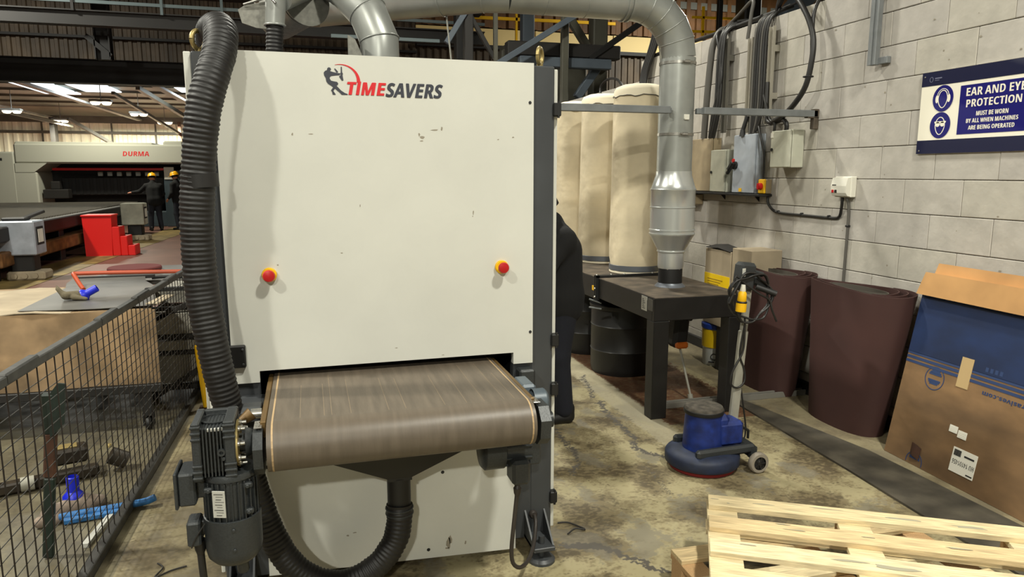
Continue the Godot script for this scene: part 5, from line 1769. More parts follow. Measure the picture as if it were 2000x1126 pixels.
	b.span(Vector3(3.742, 1.578, -4.435), Vector3(3.789, 1.728, -4.268), 0.005)
	part(t, "box", b, M.white_plastic)
	b = nb()
	b.prism(PackedVector2Array([Vector2(3.745, 1.585), Vector2(3.745, 1.722), Vector2(3.715, 1.715), Vector2(3.703, 1.66), Vector2(3.705, 1.61), Vector2(3.72, 1.588)]), 0.155, Transform3D(Basis(), Vector3(0, 0, -4.43)))
	part(t, "cover", b, M.white_plastic)
	b = nb()
	b.span(Vector3(3.70, 1.61, -4.42), Vector3(3.709, 1.632, -4.398), 0.002)
	part(t, "button", b, M.red, "red stop button")
	b = nb()
	b.span(Vector3(3.70, 1.61, -4.39), Vector3(3.709, 1.632, -4.368), 0.002)
	part(t, "button", b, M.black, "black start button")
	b = nb()
	for k in 3:
		b.span(Vector3(3.701, 1.662, -4.415 + 0.014 * k), Vector3(3.707, 1.669, -4.406 + 0.014 * k))
	part(t, "print", b, M.ink)
	# cables
	cable("wall_cable", "black cable swagged along the wall from the shelf's end to the starter box", [Vector3(3.77, 1.57, -5.27), Vector3(3.77, 1.50, -5.26), Vector3(3.778, 1.44, -5.19), Vector3(3.78, 1.423, -5.08), Vector3(3.78, 1.42, -4.8), Vector3(3.78, 1.418, -4.50), Vector3(3.778, 1.43, -4.41), Vector3(3.76, 1.50, -4.37), Vector3(3.755, 1.58, -4.365)], 0.011, M.cable)
	cable("wall_cable", "grey cable dropping straight down the wall from the starter box", [Vector3(3.755, 1.58, -4.32), Vector3(3.775, 1.50, -4.315), Vector3(3.778, 1.3, -4.315), Vector3(3.778, 0.9, -4.32), Vector3(3.778, 0.12, -4.33)], 0.010, M.cable_grey)
	for k in 4:
		b = start(Vector3(3.78, [1.432, 1.428, 1.426, 1.37][k], [-5.13, -4.83, -4.52, -4.315][k]))
		var p := here.affine_inverse().origin
		b.box(p, Vector3(0.03, 0.024, 0.016) if k < 3 else Vector3(0.03, 0.016, 0.03), 0.004)
		single("cable_clip", ["black clip on the swagged cable, nearest the shelf", "black clip midway along the swagged cable", "black clip on the swagged cable, nearest the starter box", "black clip on the grey cable drop below the starter box"][k], "clip", b, M.black, "cable clips")
	# loom running up over the wall on perforated tray
	var up := Vector3(0, 0, 0)
	for s in [[-5.93, 2.12, 2.96, "dark perforated cable tray beside the thick black loom"], [-5.56, 2.10, 2.90, "pale perforated cable tray beside the bundle of straight cables"], [-5.27, 2.16, 2.94, "pale perforated cable tray nearest the big hanging cable loop"]]:
		b = start(Vector3(3.74, s[1], s[0]))
		b.span(Vector3(3.735, s[1], s[0] - 0.03), Vector3(3.739, s[2], s[0] + 0.03))
		b.span(Vector3(3.715, s[1], s[0] + 0.028), Vector3(3.739, s[2], s[0] + 0.031))
		b.span(Vector3(3.715, s[1], s[0] - 0.031), Vector3(3.739, s[2], s[0] - 0.028))
		var y: float = s[1] + 0.02
		while y < s[2] - 0.03:
			b.span(Vector3(3.7335, y, s[0] - 0.006), Vector3(3.7355, y + 0.026, s[0] + 0.006))
			y += 0.045
		for yy in [s[1] + 0.2, s[2] - 0.2]:
			b.span(Vector3(3.739, yy, s[0] - 0.02), Vector3(3.789, yy + 0.05, s[0] + 0.03))
		single("cable_tray", s[3], "cable tray", b, mat("tray_%d" % int(-s[0] * 10), Color(0.62, 0.60, 0.55) if s[0] > -5.7 else Color(0.38, 0.37, 0.34), 0.5, 0.3), "perforated cable trays")
	cable("power_cable", "thick brown-black cable rising beside the riser to the wall top", [Vector3(3.70, 2.08, -6.22), Vector3(3.70, 2.4, -6.20), Vector3(3.71, 2.75, -6.18), Vector3(3.73, 2.95, -6.17), Vector3(3.80, 3.07, -6.16), Vector3(3.95, 3.09, -6.2)], 0.032, M.cable_grey)
	cable("power_cable", "thinner cable arching down from the wall top next to the thick one", [Vector3(3.69, 2.08, -6.10), Vector3(3.69, 2.3, -6.06), Vector3(3.70, 2.6, -5.96), Vector3(3.71, 2.85, -6.02), Vector3(3.74, 3.03, -6.12), Vector3(3.90, 3.08, -6.15)], 0.017, M.cable)
	for k in 5:
		cable("power_cable", "black cable in the thick loom beside the dark tray", [Vector3(3.70 - 0.012 * (k % 2), 2.08, -6.05 - 0.016 * k), Vector3(3.70 - 0.012 * (k % 2), 2.35, -5.97 - 0.018 * k), Vector3(3.71 - 0.012 * (k % 2), 2.85, -5.96 - 0.02 * k), Vector3(3.74, 3.03, -5.95 - 0.02 * k), Vector3(3.86, 3.08 + 0.02 * (k % 3), -5.85 - 0.05 * k), Vector3(4.2, 3.10, -5.5 - 0.1 * k)], 0.014, M.cable, "cables of the thick loom")
	for k in 6:
		var zz := -5.50 + 0.032 * k
		cable("power_cable", "dark straight cable in the bundle between the two pale trays", [Vector3(3.715, 2.06 + 0.01 * k, -5.50 + 0.02 * k), Vector3(3.72, 2.3, zz), Vector3(3.722, 2.8, zz), Vector3(3.735, 2.98, zz + 0.01), Vector3(3.79, 3.06, zz + 0.03), Vector3(3.95, 3.12 + 0.02 * (k % 2), zz + 0.05)], 0.0125 if k % 2 == 0 else 0.010, M.cable if k % 3 else M.cable_grey, "cables of the straight bundle")
	cable("power_cable", "heavy black cable sweeping in a wide loop in front of the wall", [Vector3(3.70, 2.17, -5.16), Vector3(3.68, 2.20, -5.02), Vector3(3.66, 2.27, -4.86), Vector3(3.66, 2.40, -4.73), Vector3(3.67, 2.58, -4.69), Vector3(3.68, 2.74, -4.70), Vector3(3.68, 2.90, -4.77), Vector3(3.69, 3.05, -4.90), Vector3(3.72, 3.16, -5.05), Vector3(3.78, 3.17, -5.22), Vector3(3.84, 3.07, -5.40)], 0.021, M.cable)
	cable("power_cable", "second black cable running inside the wide hanging loop", [Vector3(3.70, 2.165, -5.10), Vector3(3.69, 2.25, -4.92), Vector3(3.68, 2.42, -4.755), Vector3(3.69, 2.60, -4.72), Vector3(3.70, 2.78, -4.74), Vector3(3.72, 2.95, -4.76), Vector3(3.80, 3.07, -4.78), Vector3(3.95, 3.14, -4.80)], 0.015, M.cable)
	b = start(Vector3(3.67, 2.47, -4.71))
	b.torus(Vector3(3.672, 2.47, -4.72), Vector3.UP, 0.034, 0.006, 14, 6)
	single("cable_tie", "black tie round the wide hanging cable loop", "cable tie", b, M.black)
	cable("box_cable", "black cable entering the top of the cream wall box, beside its hinge edge", [Vector3(3.70, 2.09, -4.98), Vector3(3.70, 2.14, -4.98), Vector3(3.70, 2.175, -5.03), Vector3(3.71, 2.165, -5.14), Vector3(3.72, 2.20, -5.27), Vector3(3.73, 2.5, -5.30)], 0.018, M.cable)
	cable("box_cable", "black cable entering the top of the cream wall box, beside its lock edge", [Vector3(3.69, 2.09, -5.12), Vector3(3.69, 2.16, -5.12), Vector3(3.70, 2.19, -5.2), Vector3(3.72, 2.4, -5.33)], 0.012, M.cable)
	cable("box_cable", "black cable dropping past the shelf to the yellow isolator", [Vector3(3.72, 2.15, -5.38), Vector3(3.70, 2.05, -5.31), Vector3(3.72, 1.9, -5.28), Vector3(3.73, 1.70, -5.29)], 0.010, M.cable)
	b = start(Vector3(3.68, 2.07, -5.55))
	b.rod(Vector3(3.68, 2.07, -5.55), Vector3(3.68, 2.13, -5.55), 0.028, 14, 0.018)
	b.rod(Vector3(3.68, 2.12, -5.55), Vector3(3.70, 2.24, -5.52), 0.018, 12)
	single("cable_gland", "black cable gland on top of the bluish-white box", "gland", b, M.black)
	cable("power_cable", "dark cable slung along the wall top from the riser to the trays", [Vector3(3.80, 3.05, -7.7), Vector3(3.80, 3.06, -7.0), Vector3(3.80, 3.06, -6.3), Vector3(3.81, 3.07, -5.7), Vector3(3.82, 3.08, -5.3)], 0.02, M.cable)
	cable("power_cable", "black cable arching above the straight bundle", [Vector3(3.73, 2.9, -5.62), Vector3(3.74, 3.1, -5.60), Vector3(3.76, 3.22, -5.62), Vector3(3.80, 3.15, -5.9), Vector3(3.85, 3.05, -6.3)], 0.016, M.cable_grey)
	cable("power_cable", "thin black cable hooping from the arch to the wide loop", [Vector3(3.80, 3.0, -5.35), Vector3(3.80, 3.18, -5.3), Vector3(3.80, 3.24, -5.15), Vector3(3.80, 3.20, -4.95)], 0.012, M.cable)
	for k in 4:
		cable("power_cable", "black cable rising past the step in the wall top behind the riser", [Vector3(3.70, 1.9, -7.6 + 0.03 * k), Vector3(3.70, 2.5, -7.62 + 0.035 * k), Vector3(3.72, 2.85, -7.65 + 0.04 * k), Vector3(3.78, 3.2, -7.55 + 0.05 * k), Vector3(3.85, 3.8, -7.4 + 0.05 * k)], 0.02, M.cable, "cables behind the riser")
	cable("power_cable", "cable looping over the low part of the wall top behind the filter bags", [Vector3(3.74, 2.45, -8.0), Vector3(3.74, 2.55, -8.4), Vector3(3.74, 2.62, -8.8), Vector3(3.78, 2.86, -9.0), Vector3(3.80, 2.95, -8.8), Vector3(3.78, 2.90, -8.45), Vector3(3.76, 2.75, -8.2)], 0.016, M.cable)
	# conduit high on the wall
	t = thing("cable_channel", "grey vertical cable channel ending in a bracket high on the block wall", "channel", Vector3(3.76, 2.47, -4.13))
	b = nb()
	b.span(Vector3(3.725, 2.475, -4.175), Vector3(3.765, 4.2, -4.12), 0.003)
	b.span(Vector3(3.715, 2.475, -4.18), Vector3(3.725, 4.2, -4.15), 0.002)
	part(t, "channel", b, M.strut)
	for y in [2.478, 2.95]:
		b = nb()
		b.span(Vector3(3.755, y, -4.12), Vector3(3.789, y + 0.045, -4.045), 0.003)
		part(t, "bracket", b, M.strut)
	safety_sign()

func sign_at(z: float, y: float) -> Vector3:
	return Vector3(3.772, y, z)

func safety_sign() -> void:
	var z0 := -3.757
	var z1 := -2.94
	var y0 := 1.872
	var y1 := 2.372
	var t := thing("safety_sign", "blue and white sign reading ear and eye protection must be worn, on the block wall", "sign", Vector3(3.78, y0, -3.35))
	var b := nb()
	b.span(Vector3(3.776, y0, z0), Vector3(3.787, y1, z1), 0.001)
	part(t, "board", b, M.sign_white)
	b = nb()
	b.span(Vector3(3.7745, y1 - 0.085, z0), Vector3(3.7762, y1, z1))
	part(t, "navy_band", b, M.sign_navy)
	b = nb()
	b.span(Vector3(3.7745, y0, z0), Vector3(3.7762, y0 + 0.083, z1))
	part(t, "navy_band", b, M.sign_navy)
	b = nb()
	b.span(Vector3(3.7745, y0 + 0.108, -3.469), Vector3(3.7762, y1 - 0.107, z1 + 0.03))
	part(t, "blue_panel", b, M.sign_blue)
	var xf := func(z: float, y: float) -> Transform3D: return frame(Vector3(3.7745, y, z), Vector3.BACK, Vector3.UP)
	b = nb()
	write(b, "EAR AND EYE", true, xf.call(-3.243, 2.224), 0.366, 0.046, 0.0, 0.001)
	write(b, "PROTECTlON", true, xf.call(-3.248, 2.159), 0.345, 0.046, 0.0, 0.001)
	write(b, "MUST BE WORN", true, xf.call(-3.248, 2.096), 0.20, 0.0255, 0.0, 0.001)
	write(b, "BY ALL WHEN MACHlNES", true, xf.call(-3.248, 2.057), 0.325, 0.0255, 0.0, 0.001)
	write(b, "ARE BElNG OPERATED", true, xf.call(-3.248, 2.017), 0.29, 0.0255, 0.0, 0.001)
	part(t, "lettering", b, M.sign_white)
	# pictograms: ear defenders above, goggles below
	var c1 := Vector2(-3.589, 2.204)
	var c2 := Vector2(-3.593, 2.043)
	b = nb()
	for c in [c1, c2]:
		b.prism(ellipse(0.074, 0.079, 40), 0.001, xf.call(c.x, c.y))
	part(t, "pictogram_disc", b, M.sign_blue)
	b = nb()
	var line := func(bb: B, pts: Array, c: Vector2, w: float, closed: bool) -> void:
		for i in pts.size() - (0 if closed else 1):
			var p: Vector2 = pts[i]
			var q: Vector2 = pts[(i + 1) % pts.size()]
			bb.bar(Vector3(3.7733, c.y + p.y, c.x + p.x), Vector3(3.7733, c.y + q.y, c.x + q.x), w, 0.001, Vector3.LEFT)
	var head := []
	for i in 28:
		var a := TAU * i / 28.0
		head.append(Vector2(cos(a) * 0.034 * (1.0 - 0.18 * maxf(-sin(a), 0.0)), sin(a) * 0.052 - 0.004))
	line.call(b, head, c1, 0.005, true)
	line.call(b, head, c2, 0.005, true)
	var band := []
	for i in 13:
		var a := PI * i / 12.0
		band.append(Vector2(cos(a) * 0.043, sin(a) * 0.05 + 0.008))
	line.call(b, band, c1, 0.004, false)
	for sx in [-1.0, 1.0]:
		b.prism(ellipse(0.011, 0.024, 16, Vector2(sx * 0.043, -0.002)), 0.0012, xf.call(c1.x, c1.y))
		b.prism(ellipse(0.016, 0.015, 16, Vector2(sx * 0.017, 0.006)), 0.0012, xf.call(c2.x, c2.y))
	b.prism(PackedVector2Array([Vector2(-0.042, 0.024), Vector2(0.042, 0.024), Vector2(0.04, 0.013), Vector2(-0.04, 0.013)]), 0.0012, xf.call(c2.x, c2.y))
	part(t, "pictogram", b, M.sign_white)
	b = nb()
	var ring_ := []
	for i in 20:
		ring_.append(Vector2(cos(TAU * i / 20.0) * 0.012, sin(TAU * i / 20.0) * 0.015))
	line.call(b, ring_, Vector2(-3.685, 2.325), 0.003, true)
	for s in [[-3.66, 0.05, 2.330, 0.007], [-3.66, 0.032, 2.318, 0.003]]:
		b.span(Vector3(3.7735, s[2] - s[3] * 0.5, s[0]), Vector3(3.7745, s[2] + s[3] * 0.5, s[0] + s[1]))
	part(t, "emblem", b, M.sign_grey)
	b = nb()
	for p in [Vector3(3.7745, 2.345, -3.735), Vector3(3.7745, 1.89, -3.735)]:
		bolt(b, p, Vector3.LEFT, 0.005, 0.003)
	part(t, "screw", b, M.zinc)

func roll(label: String, bottom: Array, upper: Array, h: float, turns: float, at: Vector3) -> void:
	# a long abrasive belt coiled up and stood on end: a spiral wall between two oval outlines [centre x, centre z, half x, half z]
	var t := thing("abrasive_roll", label, "abrasive belt", at, "coiled abrasive belts by the wall")
	var m := int(turns * 44)
	var rows := []
	for j in 7:
		var f := j / 6.0
		var row := []
		for i in m + 1:
			var a := TAU * turns * i / m + 0.25
			var sh := 1.0 - 0.16 * (float(i) / m) * turns
			var cx := lerpf(bottom[0], upper[0], f)
			var cz := lerpf(bottom[1], upper[1], f)
			var rx := lerpf(bottom[2], upper[2], f) * sh
			var rz := lerpf(bottom[3], upper[3], f) * sh
			var sq := func(v: float) -> float: return signf(v) * pow(absf(v), 0.85)
			row.append(Vector3(cx + sq.call(cos(a)) * rx, f * h + 0.012 * sin(a * 2.0) * f, cz + sq.call(sin(a)) * rz + (0.05 * f * (1.0 - sh))))
		rows.append(row)
	var b := nb()
	b.sheet(rows, 0.006)
	part(t, "coiled_belt", b, M.abrasive)
	var inner := []
	for j in 2:
		var f := j * 0.97 + 0.02
		var row := []
		for i in 30:
			var a := TAU * i / 29.0
			row.append(Vector3(lerpf(bottom[0], upper[0], f) + cos(a) * lerpf(bottom[2], upper[2], f) * 0.5, f * h, lerpf(bottom[1], upper[1], f) + sin(a) * lerpf(bottom[3], upper[3], f) * 0.55))
		inner.append(row)
	b = nb()
	b.sheet(inner, 0.006)
	part(t, "inner_coil", b, M.abrasive_back, "grey cloth back of the inner coil")

func right_side_things() -> void:
	roll("dark red-brown coiled abrasive belt leaning next to the blue-printed cardboard", [3.60, -4.02, 0.15, 0.33], [3.60, -3.97, 0.165, 0.47], 0.985, 2.35, Vector3(3.6, 0, -4.0))
	roll("dark red-brown coiled abrasive belt standing behind the polisher handle", [3.59, -4.92, 0.15, 0.32], [3.59, -4.84, 0.165, 0.42], 0.985, 2.35, Vector3(3.59, 0, -4.92))
	cardboard()
	polisher()
	var b: B
	# grey channel lying on the floor
	b = start(Vector3(3.1, 0, -4.65))
	b.span(Vector3(2.50, 0.0, -4.67), Vector3(3.755, 0.045, -4.655), 0.002)
	b.span(Vector3(2.50, 0.0, -4.655), Vector3(3.755, 0.006, -4.61), 0.002)
	b.span(Vector3(2.50, 0.0, -4.625), Vector3(3.755, 0.045, -4.61), 0.002)
	single("steel_channel", "grey steel channel lying on the floor behind the table leg and the polisher", "channel", b, mat("channel_grey", Color(0.46, 0.45, 0.42), 0.55, 0.1))
	# paddle tool propped behind the table leg
	var t := thing("power_tool", "black and orange power tool with a long thin rod propped behind the table leg", "power tool", Vector3(2.80, 0, -4.72))
	b = nb()
	b.box(Vector3(2.77, 0.52, -4.92), Vector3(0.13, 0.26, 0.14), 0.03, Basis(Vector3.BACK, -0.1))
	b.box(Vector3(2.80, 0.63, -4.93), Vector3(0.2, 0.07, 0.08), 0.02)
	part(t, "housing", b, M.black)
	b = nb()
	b.box(Vector3(2.765, 0.42, -4.85), Vector3(0.10, 0.05, 0.05), 0.012)
	part(t, "collar", b, M.tool_orange, "orange collar")
	b = nb()
	b.box(Vector3(2.80, 0.64, -4.885), Vector3(0.1, 0.03, 0.02), 0.008)
	part(t, "grip", b, M.tool_orange, "orange grip insert")
	b = nb()
	b.rod(Vector3(2.775, 0.40, -4.9), Vector3(2.80, 0.03, -4.74), 0.009, 10)
	b.rod(Vector3(2.798, 0.05, -4.75), Vector3(2.80, 0.0, -4.735), 0.02, 12)
	part(t, "rod", b, M.pole_grey)
	b = start(Vector3(1.2, 0, -3.1))
	b.tube(smooth([Vector3(1.14, 0.006, -3.16), Vector3(1.19, 0.010, -3.14), Vector3(1.25, 0.006, -3.06), Vector3(1.20, 0.012, -3.07), Vector3(1.15, 0.006, -3.04)], 0.01), 0.004, 6)
	single("wire_scrap", "bent dark wire scrap on the pale floor beside the machine's foot", "wire", b, M.steel_dark)
	# tubs and box against the wall
	t = thing("tub", "white tub with a yellow label and blue lid, seen through the table legs", "tub", Vector3(3.60, 0, -5.66))
	b = nb()
	b.lathe([Vector2(0, 0), Vector2(0.125, 0), Vector2(0.13, 0.01), Vector2(0.14, 0.36), Vector2(0, 0.36)], 28, Transform3D(Basis(), Vector3(3.60, 0, -5.66)))
	part(t, "body", b, M.drum_white)
	b = nb()
	b.lathe([Vector2(0.1375, 0.17), Vector2(0.142, 0.172), Vector2(0.1445, 0.335), Vector2(0.14, 0.336)], 28, Transform3D(Basis(), Vector3(3.60, 0, -5.66)))
	part(t, "label", b, M.drum_yellow)
	b = nb()
	b.lathe([Vector2(0.146, 0.345), Vector2(0.152, 0.35), Vector2(0.152, 0.385), Vector2(0.14, 0.395), Vector2(0, 0.395)], 28, Transform3D(Basis(), Vector3(3.60, 0, -5.66)))
	part(t, "lid", b, M.drum_blue)
	b = nb()
	b.torus(Vector3(3.505, 0.09, -5.56), Vector3(-0.75, 0, 0.66), 0.028, 0.004, 16, 6)
	b.box(Vector3(3.498, 0.04, -5.585), Vector3(0.05, 0.008, 0.05), 0.001, Basis(Vector3.UP, -0.8))
	part(t, "print", b, M.ink)
	# stand under the carton and the carton itself
	t = thing("carton", "pale worn cardboard carton with a yellow panel behind the dust collector", "box", Vector3(3.60, 0.40, -5.42))
	b = nb()
	b.span(Vector3(3.47, 0.40, -5.72), Vector3(3.77, 1.08, -5.31), 0.004)
	part(t, "body", b, M.card_light)
	b = nb()
	b.span(Vector3(3.475, 0.41, -5.30), Vector3(3.765, 1.12, -5.02), 0.004)
	part(t, "body", b, M.card_light)
	b = nb()
	b.span(Vector3(3.466, 0.68, -5.715), Vector3(3.471, 0.86, -5.315))
	part(t, "yellow_panel", b, M.drum_yellow)
	b = nb()
	for k in 5:
		b.span(Vector3(3.464, 0.81 - 0.022 * k, -5.66), Vector3(3.467, 0.818 - 0.022 * k, -5.42 - 0.03 * (k % 3)))
	part(t, "print", b, mat("dull_yellow", Color(0.62, 0.5, 0.05), 0.6))
	b = nb()
	b.sheet([[Vector3(3.46, 1.09, -5.7), Vector3(3.46, 1.10, -5.5), Vector3(3.46, 1.08, -5.32)], [Vector3(3.56, 1.11, -5.7), Vector3(3.56, 1.13, -5.5), Vector3(3.56, 1.10, -5.32)], [Vector3(3.62, 1.09, -5.7), Vector3(3.63, 1.10, -5.5), Vector3(3.62, 1.085, -5.32)]], 0.005)
	part(t, "torn_flap", b, M.steel_dark)
	b = start(Vector3(3.62, 0, -5.25))
	b.span(Vector3(3.48, 0.0, -5.50), Vector3(3.76, 0.40, -5.02), 0.006)
	single("storage_box", "dark box under the pale carton behind the table leg", "box", b, M.steel_dark)

func cardboard() -> void:
	# flattened printed carton leaning on the wall: e runs along it, up climbs the slope
	var o := Vector3(3.475, 0.002, -3.50)
	var e := Vector3(-0.055, 0, 0.985).normalized()
	var up := (Vector3(3.665, 1.05, -3.50) - o).normalized()
	up = (up - e * up.dot(e)).normalized()
	var out := e.cross(up).normalized()
	if out.x > 0.0: out = -out
	var t := thing("cardboard_sheet", "big flattened carton printed blue above and brown below, leaning on the block wall", "cardboard", Vector3(3.5, 0, -3.0))
	var p := func(a: float, h: float, d: float) -> Vector3: return o + e * a + up * h + out * d
	var slab := func(bb: B, a0: float, a1: float, h0: float, h1: float, d0: float, d1: float) -> void:
		bb.box(p.call((a0 + a1) * 0.5, (h0 + h1) * 0.5, (d0 + d1) * 0.5), Vector3(absf(a1 - a0), absf(h1 - h0), absf(d1 - d0)), 0.0, Basis(e, up, e.cross(up)))
	var L := 1.75
	var b := nb()
	slab.call(b, 0.0, L, 0.0, 1.06, -0.03, 0.0)
	var base := part(t, "sheet", b, M.card)
	b = nb()
	slab.call(b, 0.0, L, 0.66, 1.055, 0.0, 0.002)
	part(base, "blue_print", b, M.card_blue, "deep blue printed band")
	b = nb()
	for h in [0.595, 0.622, 0.648]:
		slab.call(b, 0.0, L, h, h + 0.016, 0.0, 0.002)
	part(base, "stripe", b, M.ink_blue, "thin blue stripes")
	b = nb()
	var cxf := func(a: float, h: float) -> Transform3D: return Transform3D(Basis(-e, -up, out) if (-e).cross(-up).dot(out) > 0.0 else Basis(e, -up, out), p.call(a, h, 0.001))
	for c in [[0.24, 0.545, 0.068], [0.24, 0.02, 0.06]]:
		for i in 30:
			var a0 := TAU * i / 30.0
			var a1 := TAU * (i + 1) / 30.0
			if c[1] + sin(a0) * c[2] < 0.005 or c[1] + sin(a1) * c[2] < 0.005: continue
			b.bar(p.call(c[0] + cos(a0) * c[2], c[1] + sin(a0) * c[2], 0.0012), p.call(c[0] + cos(a1) * c[2], c[1] + sin(a1) * c[2], 0.0012), 0.005, 0.001, out)
		for i in 9:
			var s := lerpf(-0.8, 0.8, i / 8.0)
			if absf(s) < 0.25: continue
			var w: float = c[2] * 0.72 * sqrt(1.0 - s * s)
			if c[1] + s * c[2] * 0.7 < 0.01: continue
			slab.call(b, c[0] - w, c[0] + w, c[1] + s * c[2] * 0.7, c[1] + s * c[2] * 0.7 + 0.011, 0.0, 0.0015)
	write(b, "www.hermes-abrasives.com", true, cxf.call(0.88, 0.556), 0.62, 0.026, 0.0, 0.001)
	for i in 4:
		slab.call(b, 0.555 + 0.03 * i, 0.573 + 0.03 * i, 0.675, 0.70, 0.0, 0.0026)
	part(base, "printing", b, M.ink_blue, "upside-down blue printing and round emblem")
	b = nb()
	slab.call(b, 0.395, 0.475, 0.545, 0.72, 0.0, 0.004)
	part(base, "tape", b, M.tape, "strip of brown tape")
	b = nb()
	slab.call(b, 0.485, 0.645, 0.075, 0.215, 0.0, 0.003)
	var lab := part(base, "label", b, M.paper, "white label with a number printed upside down")
	b = nb()
	write(b, "HU 14101456", true, cxf.call(0.567, 0.135), 0.145, 0.028, 0.0, 0.002)
	for i in 12:
		slab.call(b, 0.495 + 0.004 * i, 0.497 + 0.004 * i + 0.001 * (i % 2), 0.17, 0.205, 0.003, 0.0042)
	slab.call(b, 0.565, 0.63, 0.178, 0.188, 0.003, 0.0042)
	slab.call(b, 0.60, 0.64, 0.085, 0.092, 0.003, 0.0042)
	b.t = Transform3D(Basis(), out * 0.003)
	part(lab, "lettering", b, M.ink)
	for s in [[0.425, 0.48, 0.285, 0.325], [0.487, 0.545, 0.27, 0.312]]:
		b = nb()
		slab.call(b, s[0], s[1], s[2], s[3], 0.0, 0.003)
		for i in 3:
			slab.call(b, s[0] + 0.006, s[1] - 0.01, s[2] + 0.008 + 0.01 * i, s[2] + 0.012 + 0.01 * i, 0.002, 0.0036)
		part(base, "sticker", b, M.paper, "small white sticker")
	b = nb()
	var rows := [[p.call(0.20, 0.13, 0.002), p.call(0.24, 0.128, 0.01), p.call(0.275, 0.115, 0.004)], [p.call(0.205, 0.10, 0.004), p.call(0.245, 0.09, 0.018), p.call(0.275, 0.085, 0.006)], [p.call(0.205, 0.06, 0.003), p.call(0.235, 0.055, 0.016), p.call(0.27, 0.04, 0.004)]]
	b.sheet(rows, 0.003)
	part(base, "torn_corner", b, M.rust, "torn dark scrap")
	# turned-over top flap
	b = nb()
	b.prism(PackedVector2Array([Vector2(0.0, 1.02), Vector2(L, 1.02), Vector2(L, 1.16), Vector2(0.035, 1.16)]), 0.06, Transform3D(Basis(e, up, e.cross(up)), o + (out * -0.01 if e.cross(up).dot(out) > 0.0 else out * 0.05)))
	part(t, "top_flap", b, M.card_orange, "bright orange-brown folded top flap")
	b = nb()
	b.prism(PackedVector2Array([Vector2(0.03, 1.10), Vector2(L, 1.10), Vector2(L, 1.225), Vector2(0.055, 1.225)]), 0.03, Transform3D(Basis(e, up, e.cross(up)), o + (out * -0.04 if e.cross(up).dot(out) > 0.0 else out * -0.01)))
	part(t, "top_flap", b, M.card_orange, "second folded edge behind")

